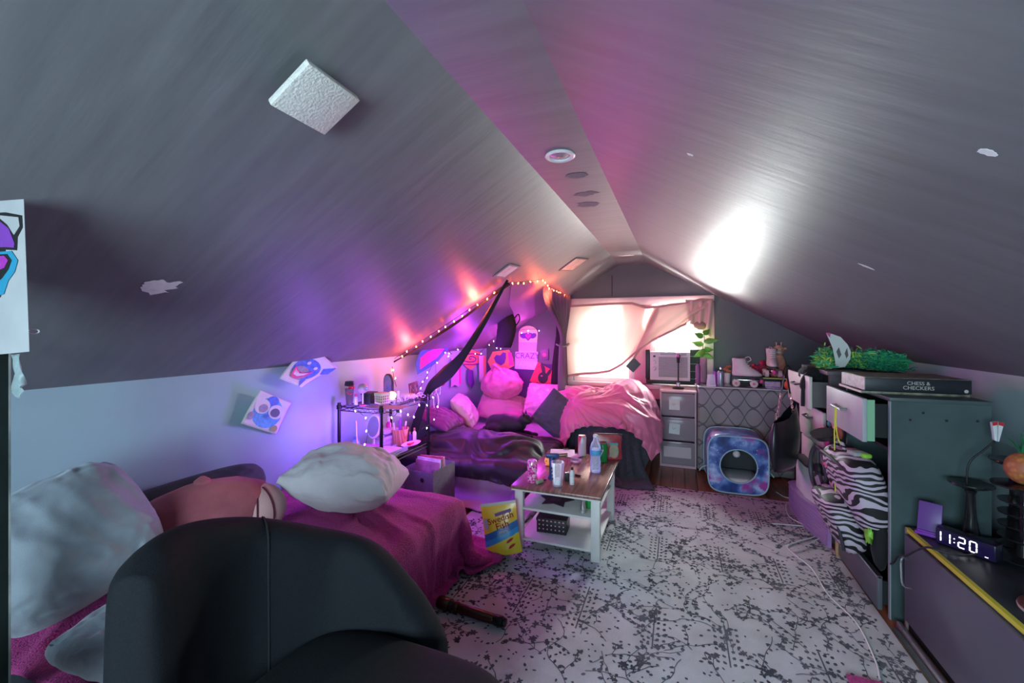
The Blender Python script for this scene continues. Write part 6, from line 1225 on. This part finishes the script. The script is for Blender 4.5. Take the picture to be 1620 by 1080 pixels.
# feather boa: thousands of barbs, one soft thing
bo = thing('feather_boa', 'fluffy green feather boa heaped on the taupe dresser', 'feather boa', (.93, 3.05, dzt)); rg = random.Random(3)
for nm_, mm_, sd in (('dark_feathers', mat('emerald_feather', (.015, .30, .18), .8), 1), ('lime_feathers', mat('lime_feather', (.36, .66, .10), .8), 2), ('green_feathers', mat('green_feather', (.06, .50, .20), .8), 3)):
    fm = MB(); r2 = random.Random(sd)
    for k in range(2200):
        u = r2.random(); cx_ = .765 + .33 * u + r2.gauss(0, .012); cy_ = 2.86 + .22 * math.sin(u * 5) + .05 + r2.gauss(0, .05); cy_ = min(3.28, max(2.82, cy_)); cz_ = dzt + .008 + abs(r2.gauss(.035, .026)); cz_ = min(cz_, ceil_z(cx_) - .06)
        if (sd == 2 and u > .62) or (sd == 1 and u < .25 and r2.random() < .6): continue
        d_ = Vector((r2.gauss(0, 1), r2.gauss(0, 1), abs(r2.gauss(.5, .7)))).normalized(); L = r2.uniform(.022, .050); s_ = d_.cross(Vector((r2.gauss(0, 1), r2.gauss(0, 1), r2.gauss(0, 1)))).normalized() * .0032; p = Vector((cx_, cy_, cz_)); q = p + d_ * L * .55; e_ = p + d_ * L + Vector((0, 0, -.008)); e_.z = max(e_.z, dzt + .002)
        fm.add([p - s_, p + s_, q + s_ * 1.1, q - s_ * 1.1, e_], [(0, 1, 2, 3), (3, 2, 4)])
    tag(fm.build(nm_, mm_, bo, smooth=0, world=True), kind='stuff')
# fin-shaped mask
fin = [(1307, 527), (1316, 528), (1330, 533), (1341, 545), (1346, 556), (1345, 568), (1337, 580), (1322, 582), (1321, 570), (1317, 550), (1311, 536)]
t = sign('paper_mask', 'white fin-shaped mask with two eye holes standing in the feather boa', 'mask', fin, lambda x_, y_: at(x_, y_, Y=2.90), (-.15, -1, .1), mat('white_mask', (.72, .76, .72), .6), [('eye_hole', [(1323, 556), (1327, 549), (1331, 561), (1327, 567)], m_taupe), ('eye_hole', [(1336, 559), (1340, 550), (1342, 562), (1339, 567)], m_taupe), ('pink_tip', [(1306, 526), (1314, 527), (1313, 534)], m_pinkpl)], off=0)
# handbag hanging from the drawer
hbg = thing('handbag', 'black leather handbag with chain straps hanging from the open cream drawer', 'handbag', (.655, 3.0, .40)); m_lth = mat('black_leather', (.014, .013, .018), .33, spec=.6, bump=.08, bscale=30)
P = np.zeros((14, 24, 3))
for j in range(14):
    v = j / 13; z = .66 - .34 * v; hw = .115 + .055 * math.sin(math.pi * min(1, .15 + v * .75)); dp = .012 + .045 * math.sin(math.pi * (.08 + .84 * v)) ** .8
    for i in range(24):
        th = 2 * math.pi * i / 24; P[j, i] = (.668 - .02 + dp * math.cos(th) * .9, 3.0 + hw * math.sin(th), z + .05 * math.sin(th) * (1 - v) - .03 * (1 - v) * (1 - abs(math.sin(th))) + .008 * fbm(i, j, 0, .3, 2))
mb = MB().grid(P, closed_u=True); mb.f.append(tuple(13 * 24 + i for i in range(24))); mb.build('body', m_lth, hbg, smooth=180, world=True)
for s in (-1, 1):
    top_ = Vector((.664, 2.97 + .02 * s, .885)); b_ = Vector((.650, 3.0 + .10 * s, .655)); st_ = MB().tube([top_, top_.lerp(b_, .5)], .005, 6).build('strap', m_lth, hbg, world=True)
    for k in range(9):
        p = top_.lerp(b_, .5 + .5 * k / 8); a = (k % 2) * 1.57; MB().tube([p + Vector((.006 * math.cos(q) * math.cos(a), .006 * math.cos(q) * math.sin(a) + .0, .011 * math.sin(q))) for q in [6.283 * i / 8 for i in range(8)]], .0022, 5, closed=True).build('chain_link', mat('rose_gold', (.62, .38, .34), .3, .9), st_, world=True)
for k in range(22): p = Vector((.606, 2.985, .64 - .012 * k)); MB().tube([p + Vector((.003 * (k % 2), .006 * math.cos(q), .009 * math.sin(q))) for q in [6.283 * i / 8 for i in range(8)]], .002, 5, closed=True).build('chain_link', mat('rose_gold', 0), hbg, world=True)
MB().box((.606, 3.10, .40), (.004, .03, .02)).build('metal_tag', m_silver, hbg, world=True)
hbg.location.x -= .05; hbg.rotation_euler.z = R(-34)
# bright plush / balloon fish
fp = thing('plush_fish', 'red and pink fish-shaped plush squeezed between the two dressers', 'plush toy', (.74, 2.71, .62)); FP = lambda x_, y_: at(x_, y_, X=.757)
MB().ball(FP(1325, 660), (.025, .085, .085), 20, 12).build('body', mat('crimson_pattern', (.55, .03, .12), .6, c2=(.75, .35, .45), vscale=24), fp, smooth=180, world=True); MB().ball(FP(1333, 648) + Vector((-.022, 0, 0)), (.010, .045, .045), 16, 10).build('cream_patch', mat('cream_felt', (.66, .58, .48), .8), fp, smooth=180, world=True)
MB().ball(FP(1331, 684) + Vector((-.015, 0, 0)), (.018, .052, .04), 16, 10).build('fin', mat('coral_felt', (.60, .12, .10), .7), fp, smooth=180, world=True); MB().ball(FP(1306, 684) + Vector((-.01, 0, .0)), (.018, .06, .05), 16, 10).build('tail', mat('pale_pink_felt', (.62, .32, .38), .8), fp, smooth=180, world=True); MB().ball(FP(1307, 694) + Vector((-.0, .0, -.01)), (.018, .05, .035), 14, 8).build('tail_lobe', m_pinkpl, fp, smooth=180, world=True)
MB().ball(FP(1321, 671) + Vector((-.026, 0, 0)), (.006, .022, .014), 12, 8).build('teal_spot', mat('teal_felt', (.03, .18, .22), .8), fp, smooth=180, world=True)
# grey toy steering wheel, white bin and purple bin
t = thing('steering_wheel', 'grey toy steering wheel hanging below the handbag', 'toy wheel', (.71, 2.74, .40)); cW = Vector((.70, 2.74, .41)); MB().tube([cW + Vector((-.015 * math.cos(q), .085 * math.cos(q), .115 * math.sin(q))) for q in [6.283 * k / 28 for k in range(28)]], .011, 10, closed=True).build('rim', mat('dark_grey_plastic', (.06, .06, .07), .45), t, world=True)
MB().lathe([(.03, -.01), (.035, 0), (.03, .012)], n=18, M=Matrix.Translation(cW) @ Matrix.Rotation(R(90), 4, 'Y')).build('hub', m_blkpl, t, world=True)
for a in (90, 210, 330): MB().tube([cW, cW + Vector((0, .08 * math.cos(R(a)), .11 * math.sin(R(a))))], .008, 8).build('spoke', mat('dark_grey_plastic', 0), t, world=True)
bn = thing('plastic_bin', 'purple ribbed plastic bin on the floor in front of the taupe dresser', 'storage bin', (.70, 2.97, 0)); m_pb = mat('purple_bin', (.32, .20, .42), .4)
def slab(pts, z0, z1): return MB().prism(pts, z1 - z0, Matrix.Translation((0, 0, z0)))
bx = [(.695, 3.27), (.665, 3.22), (.672, 2.96), (.73, 2.70), (.745, 2.69), (.745, 3.27)]
slab(bx, .0135, .17).build('tub', m_pb, bn, smooth=30, world=True)
for k in range(9): z = .02 + .016 * k; MB().tube([Vector((x_ - .002, y_, z)) for x_, y_ in bx[1:4]], .003, 5).build('rib', m_pb, bn, world=True)
slab([(x_ - .006, y_) for x_, y_ in bx[:4]] + [(.745, 2.685), (.745, 3.275)], .1705, .178).build('rim', m_pb, bn, smooth=30, world=True)
wb = thing('waste_bin', 'white tapered bin standing behind the handbag', 'bin', (.72, 2.95, .1785)); by = [(.70, 3.20), (.690, 3.16), (.690, 2.95), (.735, 2.79), (.745, 2.79), (.745, 3.20)]; slab(by, .1785, .36).build('body', mat('white_bin', (.66, .64, .64), .4), wb, smooth=30, world=True); slab([(x_ - .003, y_) for x_, y_ in by], .3605, .372).build('rim', mat('dark_grey_plastic', 0), wb, smooth=30, world=True)

# dark green dresser
m_grn = mat('dark_green_dresser_paint', (.060, .090, .092), .42, var=.25, vscale=5, bump=.06, bscale=30, spec=.5); m_blkw = mat('black_inside', (.012, .013, .015), .7)
gx0, gx1, gy0, gy1, gzt = .79, 1.09, 2.14, 2.63, .885
gd = thing('dark_dresser', 'dark green dresser with its drawers pulled out, below the chess box', 'dresser', (.94, 2.38, 0))
MB().b2((gx0, gy0, 0), (gx1, gy0 + .016, gzt - .016)).build('side_panel', m_grn, gd, world=True); MB().b2((gx0, gy1 - .016, 0), (gx1, gy1, gzt - .016)).build('side_panel', m_grn, gd, world=True)
MB().b2((gx0 - .006, gy0 - .004, gzt - .016), (gx1, gy1 + .004, gzt), bev=.002).build('top', m_grn, gd, world=True); MB().b2((gx1 - .006, gy0 + .016, 0), (gx1, gy1 - .016, gzt - .016)).build('back_panel', m_blkw, gd, world=True)
MB().b2((gx0 - .004, gy0, .0), (gx0, gy0 + .016, gzt - .016)).build('edge_strip', mat('grey_edge', (.30, .31, .33), .5), gd, world=True)
for z in (.66,): MB().b2((gx0 + .01, gy0 + .016, z), (gx1 - .006, gy1 - .016, z + .012)).build('divider', m_blkw, gd, world=True)
def drawer(z0, z1, out, m, lbl=None):
    d_ = MB().b2((gx0 - out - .016, gy0 + .02, z0), (gx0 - out, gy1 - .01, z1), bev=.002).build('drawer', m, gd, world=True)
    MB().b2((gx0 - out, gy0 + .03, z0 + .02), (gx0 + .25 - out, gy0 + .04, z1 - .02)).b2((gx0 - out, gy1 - .04, z0 + .02), (gx0 + .25 - out, gy1 - .03, z1 - .02)).b2((gx0 - out, gy0 + .04, z0 + .02), (gx0 + .25 - out, gy1 - .04, z0 + .026)).build('drawer_box', m_blkw, d_, world=True); return d_
m_gface = mat('grey_drawer_face', (.40, .41, .43), .5, var=.08, vscale=10)
d1 = drawer(.695, .872, .07, m_gface); MB().tube([(gx0 - .086, 2.47, .80), (gx0 - .108, 2.46, .797), (gx0 - .108, 2.34, .797), (gx0 - .086, 2.33, .80)], .006, 8).build('handle', m_silver, d1, world=True); MB().b2((gx0 - .07, gy0 + .0205, .70), (gx0 - .045, gy0 + .029, .868)).build('green_edge', mat('mint_edge', (.25, .50, .30), .6), d1, world=True)
d3 = drawer(.02, .155, .02, mat('slate_drawer_face', (.10, .11, .125), .4)); MB().b2((gx0 - .038, gy0 + .02, .148), (gx0 - .02, gy1 - .01, .156)).build('top_edge', m_silver, d3, world=True)
MB().b2((gx0 - .045, gy1 - .012, .0), (gx0 - .004, gy1 + .004, .20)).build('raw_board', mat('raw_pine', (.45, .28, .15), .7), gd, world=True)
for (x_, z) in ((.85, .80), (.89, .83), (.96, .805), (1.05, .81)): MB().lathe([(.004, 0), (.005, .001), (.003, .0015)], n=10, M=Matrix.Translation((x_, gy0, z)) @ Mx).build('screw_hole', m_blkw, gd, world=True)
tag(MB().tube(smooth_path([(gx0 - .110, 2.405, .80), (gx0 - .114, 2.40, .66), (gx0 - .115, 2.39, .50), (gx0 - .114, 2.385, .36)], 5), .0025, 6).build('neon_string', mat('neon_yellow', (.70, .75, .05), .6)), 'long neon yellow string hanging from the grey drawer handle', 'string')
tag(MB().tube(smooth_path([(gx0 - .110, 2.385, .80), (gx0 - .116, 2.375, .74), (gx0 - .118, 2.35, .68), (gx0 - .115, 2.32, .645)], 5), .0025, 6).build('neon_string', mat('neon_yellow', 0)), 'short neon yellow string end hanging from the grey drawer handle', 'string')
# chess box on top, with game board below it
m_box = mat('black_card_box', (.018, .02, .026), .4); cb = thing('board_game_box', 'black chess and checkers box with a silver end on the dark dresser', 'game box', (.905, 2.36, gzt + .0125), R(1))
MB().box((0, 0, .0285), (.345, .26, .055), bev=.002).build('box', m_box, cb); MB().box((-.1735, 0, .0285), (.002, .256, .052)).build('silver_end', mat('silver_flakes', (.62, .60, .62), .3, .5, c2=(.35, .33, .36), vscale=60), cb); MB().box((0, 0, .0565), (.34, .256, .002)).build('gilded_top', mat('gilded_print', (.35, .32, .22), .4, c2=(.08, .08, .08), vscale=30), cb)
text_mb('CHESS &', .020, frame((.005, -.1312, .037), (1, 0, 0), n=(0, -1, 0))).build('lettering', mat('silver_ink', (.55, .52, .46), .4), cb); text_mb('CHECKERS', .021, frame((.005, -.1312, .018), (1, 0, 0), n=(0, -1, 0))).build('lettering', mat('silver_ink', 0), cb)
MB().lathe([(.004, 0), (.007, .0005), (.004, .001)], n=10, M=Matrix.Translation((.155, -.1302, .012)) @ Mx).build('emblem', mat('silver_ink', 0), cb)
t = thing('game_board', 'thin gilded game board under the chess box', 'game board', (.90, 2.37, gzt + .0005)); MB().box((0, 0, .0055), (.35, .27, .010), bev=.001).build('board', mat('gilded_print', 0), t); MB().box((-.1755, 0, .0055), (.002, .268, .009)).build('edge', mat('pale_card', (.6, .58, .5), .6), t)
tag(MB().ball((.83, 2.585, gzt + .026), (.05, .035, .025), 16, 10).build('pink_pouch', mat('dusty_pink', (.50, .22, .30), .7), smooth=180), 'rounded dusty pink pouch behind the chess box', 'pouch')

# zebra backpack in the drawer opening
def zebra(nt):
    wv = nt.nodes.new('ShaderNodeTexWave'); wv.inputs['Scale'].default_value = 13; wv.inputs['Distortion'].default_value = 15; wv.inputs['Detail'].default_value = 2.0; wv.inputs['Detail Scale'].default_value = .75; nt.links.new(obj_coords(nt, (.6, .55, 1.0), (R(20), 0, 0)), wv.inputs['Vector'])
    wv.bands_direction = 'Z'; return ramp_of(nt, wv.outputs['Fac'], [(.44, (.012, .011, .013)), (.52, (.56, .46, .54))])
m_zeb = node_mat('zebra_cloth', .6, zebra); bp = thing('backpack', 'zebra striped backpack slumped out of the dark dresser', 'backpack', (.72, 2.36, .17))
def squircle(c, r, e, M=None, n=(32, 20)):
    mb = MB().ball((0, 0, 0), 1, n[0], n[1]); f_ = lambda v, q: math.copysign(abs(v) ** q, v)
    mb.v = [tuple((M or Matrix()) @ Vector((f_(p[0], e) * r[0], f_(p[1], e) * r[1], f_(p[2], e) * r[2])) + Vector(c)) for p in mb.v]; return mb
Mt = Euler((R(0), R(-14), 0)).to_matrix().to_4x4()
squircle((.75, 2.375, .45), (.075, .215, .165), .55, Mt).build('main_body', m_zeb, bp, world=True, smooth=180)
squircle((.69, 2.41, .285), (.055, .165, .125), .55, Euler((0, R(-22), 0)).to_matrix().to_4x4()).build('front_pocket', m_zeb, bp, world=True, smooth=180)
MB().tube(smooth_path([(.672, 2.57, .545), (.654, 2.50, .565), (.648, 2.40, .572), (.655, 2.28, .565), (.69, 2.18, .53)], 6), .007, 8).build('zipper', mat('zip_tape', (.03, .03, .035), .6), bp, world=True)
MB().tube(smooth_path([(.655, 2.555, .375), (.628, 2.48, .385), (.622, 2.40, .385), (.632, 2.30, .36), (.650, 2.262, .30), (.668, 2.25, .20)], 6), .007, 8).build('zipper', mat('zip_tape', 0), bp, world=True)
MB().box((.624, 2.30, .355), (.008, .018, .035), bev=.003).build('zip_pull', m_pinkpl, bp, world=True); MB().tube(smooth_path([(.70, 2.44, .61), (.69, 2.42, .645), (.69, 2.36, .645), (.70, 2.34, .61)], 5), .008, 8).build('loop_handle', m_zeb, bp, world=True)
MB().box((.662, 2.475, .505), (.004, .06, .012)).build('name_patch', m_pinkpl, bp, world=True)
tag(MB().ball((.775, 2.195, .27), (.03, .032, .10), 18, 12, fn=lambda d: 1 + .15 * fbm(d.x, d.y, d.z, 2, 3)).build('black_cloth', m_bcl, smooth=180), 'black cloth bulging beside the backpack pocket', 'cloth')
tag(MB().ball((.737, 2.20, .305), (.012, .022, .03), 14, 8, fn=lambda d: 1 + .8 * fbm(d.x * 2, d.y * 2, d.z * 2, 1.5, 3)).build('lime_scrap', mat('lime_plastic', (.28, .62, .06), .4), smooth=60), 'crumpled lime green scrap on the black cloth', 'scrap')
t = thing('black_bowl', 'black plastic bowl tilted above the zebra backpack', 'bowl', (.675, 2.53, .615), rot=(R(12), R(-18), 0)); t.scale = (.6, .6, .6); MB().lathe([(.03, 0), (.06, .01), (.088, .055), (.092, .06), (.086, .058), (.055, .014), (.004, .008)], n=28).build('bowl', m_blkpl, t)
MB().lathe([(.0925, .055), (.096, .058), (.0925, .062)], n=28).build('rim', mat('black_gloss', (.01, .01, .012), .2), t)
t = thing('garden_glove', 'grey and green glove end sticking out above the backpack', 'glove', (.70, 2.20, .625), R(20)); MB().box((0, 0, .012), (.06, .05, .018), bev=.008, seg=3).build('cuff', mat('grey_cotton', (.36, .37, .38), .8), t); MB().box((.012, -.03, .010), (.035, .03, .02), bev=.009, seg=3).build('fingers', mat('lime_plastic', 0), t)

# console with yellow tape edge
m_con = mat('charcoal_laminate', (.10, .11, .135), .38, var=.12, vscale=3); m_cont = mat('green_black_top', (.026, .036, .038), .4, var=.4, vscale=10)
kx0, kx1, ky0, ky1, kz = .815, 1.235, .55, 2.095, .395
cn = thing('media_console', 'low charcoal console with a yellow taped edge along the right wall', 'console', (1.02, 1.3, 0))
MB().b2((kx0 + .004, ky0, .05), (kx1, ky1, kz - .016)).build('carcass', m_con, cn, world=True); MB().b2((kx0, ky0, kz - .016), (kx1, ky1, kz), bev=.001).build('top', m_cont, cn, world=True)
MB().b2((kx0 + .01, ky0, 0), (kx1, ky1, .05)).build('plinth', m_blkw, cn, world=True); MB().b2((kx0 - .012, ky0 + .01, .055), (kx0 + .004, ky1 - .03, kz - .018), bev=.001).build('door', m_con, cn, world=True)
MB().b2((kx0 - .004, ky1 - .022, .0), (kx0 + .004, ky1 - .012, kz - .002)).build('raw_edge', mat('pinkish_chipboard', (.22, .15, .14), .7), cn, world=True)
MB().b2((kx0 - .0015, ky0, kz - .012), (kx0 - .0002, ky1 - .01, kz + .0006)).b2((kx0 - .0015, ky0, kz + .0006), (kx0 + .012, ky1 - .01, kz + .0014)).build('yellow_tape', mat('yellow_tape', (.62, .58, .05), .5), cn, world=True)
MB().b2((kx0 - .03, ky0, .004), (kx0 - .014, ky1 - .01, .03), bev=.003).build('bottom_rail', mat('silver_rail', (.45, .44, .47), .3, .7), cn, world=True); MB().b2((kx0 - .05, ky0, .002), (kx0 - .032, ky1 - .03, .014), bev=.002).build('floor_track', mat('dark_track', (.05, .07, .07), .4), cn, world=True)
MB().tube(smooth_path([(kx0 - .012, 2.03, .30), (kx0 - .035, 2.025, .298), (kx0 - .038, 2.02, .25), (kx0 - .035, 2.015, .205), (kx0 - .012, 2.01, .20)], 5), .004, 7).build('handle', m_silver, cn, world=True)
KZ = kz + .0015
# alarm clock
ck = thing('alarm_clock', 'dark digital alarm clock with white figures on the console', 'clock', (.925, 1.935, KZ), R(-48)); MB().box((0, 0, .028), (.155, .05, .056), bev=.006).build('case', mat('clock_black', (.015, .013, .03), .25), ck); MB().box((0, -.0253, .028), (.145, .0008, .048)).build('face', mat('clock_face', (.018, .012, .06), .12), ck)
m_led = mat('white_led', (1, 1, 1), .4, emit=1.7, ecol=(.95, .95, 1)); SEG = {'1': 'bc', '2': 'abged', '0': 'abcdef'}
def digit(ch, x0):
    w_, h_, t_ = .017, .034, .0032; z0 = .012; f_ = MB(); S_ = {'a': ((0, h_), (w_, h_)), 'b': ((w_, h_ / 2), (w_, h_)), 'c': ((w_, 0), (w_, h_ / 2)), 'd': ((0, 0), (w_, 0)), 'e': ((0, 0), (0, h_ / 2)), 'f': ((0, h_ / 2), (0, h_)), 'g': ((0, h_ / 2), (w_, h_ / 2))}
    for s in SEG[ch]:
        (xa, za), (xb, zb) = S_[s]; f_.box((x0 + (xa + xb) / 2, -.0262, z0 + (za + zb) / 2), (abs(xb - xa) - .003 if xa != xb else t_, .0008, abs(zb - za) - .003 if za != zb else t_))
    f_.build('digit', m_led, ck)
for ch_, x_ in zip('1120', (-.078, -.053, -.014, .015)): digit(ch_, x_)
MB().box((-.0245, -.0262, .022), (.003, .0008, .003)).box((-.0245, -.0262, .035), (.003, .0008, .003)).build('colon', m_led, ck); MB().box((.056, -.0262, .010), (.008, .0008, .002)).build('dash', m_led, ck)
t = thing('phone_charger', 'purple phone charging stand beside the alarm clock', 'charger', (.868, 2.040, KZ), R(-34)); MB().box((0, .01, .006), (.075, .08, .012), bev=.004).build('base', m_purple, t); MB().box((0, .0, .062), (.066, .010, .11), rot=(R(-16), 0, 0), bev=.004).build('pad', mat('purple_phone', (.14, .06, .26), .4), t); MB().box((0, -.02, .014), (.06, .012, .008), bev=.002).build('lip', m_purple, t)
tag(MB().tube(smooth_path([(.93, 1.895, KZ + .012), (.88, 1.87, KZ + .007), (.83, 1.88, KZ + .008), (.803, 1.90, KZ + .007), (.786, 1.93, KZ - .02), (.775, 1.98, .33), (.772, 2.03, .305), (.772, 2.07, .26), (.778, 2.11, .235)], 6), .0035, 7).build('clock_cord', m_blkpl, smooth=180), 'black cord draped from the clock over the yellow taped edge', 'cord')
# black funnel stands and tiered rack with pineapple
m_gbl = mat('gloss_black', (.014, .014, .016), .18, spec=.6)
def funnel(label, loc, h, r): return lathe_thing('funnel_stand', label, 'stand', loc, [('stem', [(.042, 0), (.044, .005), (.025, .02), (.015, h * .45), (.012, h * .8), (.018, h - .025)], m_gbl), ('dish', [(.018, h - .0245), (r * .8, h - .012), (r, h - .004), (r * .98, h), (r * .5, h - .006), (.004, h - .012)], m_gbl)], group='black stands on the console', n=32)
funnel('glossy black funnel-shaped stand behind the purple charger', (.985, 2.045, KZ), .205, .062); funnel('taller dark funnel-shaped stand nearer the pineapple', (1.10, 2.04, KZ), .30, .065)
t = thing('tiered_rack', 'black tiered rack carrying the pineapple on the console', 'rack', (1.06, 1.925, KZ)); MB().lathe([(.07, 0), (.072, .006), (.02, .012), (.014, .05)], n=28).build('foot', m_gbl, t); MB().tube([(0, 0, .05), (0, 0, .235)], .010, 12).build('stem', m_gbl, t)
for k in range(4): MB().lathe([(.03, .062 + .04 * k), (.058, .068 + .04 * k), (.06, .073 + .04 * k), (.03, .070 + .04 * k)], n=28).build('tier', m_gbl, t)
MB().lathe([(.02, .236), (.075, .240), (.077, .246), (.02, .248)], n=32).build('top_plate', m_gbl, t)
pn = thing('pineapple_lamp', 'orange pineapple-shaped lamp with a green crown on the rack', 'lamp', (1.06, 1.925, KZ + .2485))
def pine(nt):
    v = nt.nodes.new('ShaderNodeTexVoronoi'); v.inputs['Scale'].default_value = 75; nt.links.new(obj_coords(nt), v.inputs['Vector']); return ramp_of(nt, v.outputs['Distance'], [(0, (.62, .30, .06)), (.6, (.42, .12, .05))])
MB().ball((0, 0, .052), (.046, .046, .052), 24, 16).build('fruit', node_mat('pineapple_skin', .5, pine), pn, smooth=180)
for k in range(14):
    a = k * 2.4; L = .05 + .02 * (k % 3) - .002 * k; sp_ = .35 + .05 * (14 - k); d_ = Vector((math.cos(a) * sp_ * .5, math.sin(a) * sp_ * .5, 1)).normalized(); s_ = d_.cross(Vector((math.cos(a), math.sin(a), 0))).normalized() * .006; b_ = Vector((math.cos(a) * .008, math.sin(a) * .008, .10)); m0 = b_ + d_ * L * .55; e_ = b_ + d_ * L + Vector((math.cos(a) * .012, math.sin(a) * .012, -.004))
    MB().add([b_ - s_, b_ + s_, m0 + s_ * .8, m0 - s_ * .8, e_], [(0, 1, 2, 3), (3, 2, 4)]).build('crown_leaf', mat('crown_green', (.02, .16, .07), .5), pn, smooth=0, solid=.001)
t = thing('wooden_disc', 'round reddish wooden board lying on the near part of the console', 'board', (.955, 1.57, KZ)); MB().lathe([(.088, 0), (.092, .004), (.092, .010), (.086, .014), (.004, .014)], n=48).build('disc', mat('reddish_wood', (.12, .035, .03), .3, var=.3, vscale=12, stretch=(1, 6, 1)), t); MB().lathe([(.0922, .001), (.0935, .005), (.0922, .009)], n=48).build('bark_edge', mat('pale_bark', (.45, .38, .33), .7), t)
t = thing('dart_clip', 'pair of white clips with red tips hanging by the dark dresser', 'clip', at(1575, 690, Y=2.05)); DC = lambda x_, y_: at(x_, y_, Y=2.05)
for nm_, pts in (('clip_arm', [(1566, 667), (1574, 666), (1574, 697), (1570, 695)]), ('clip_arm', [(1576, 666), (1585, 668), (1577, 697), (1575, 697)])): wall_prism(nm_, [DC(*p) for p in pts], (0, -1, 0), 0, .012, m_paper, t)
for pts in ([(1566, 667), (1574, 666), (1574, 671), (1567, 672)], [(1576, 666), (1585, 668), (1583, 673), (1576, 671)]): wall_prism('red_tip', [DC(*p) for p in pts], (0, -1, 0), .0122, .002, m_red, t)
tag(MB().tube(smooth_path([DC(1574, 697), DC(1556, 712), DC(1537, 727), DC(1530, 745), DC(1530, 790), DC(1526, 838)], 5), .003, 6).build('thin_cable', m_blkpl, smooth=180), 'thin black cable running from the red-tipped clips down to the console', 'cable')
MB().b2((XR - .016, .6, .80), (XR, 2.1, .825)).build('trim_9', m_knee); tag(bpy.data.objects['trim_9'], kind='structure')
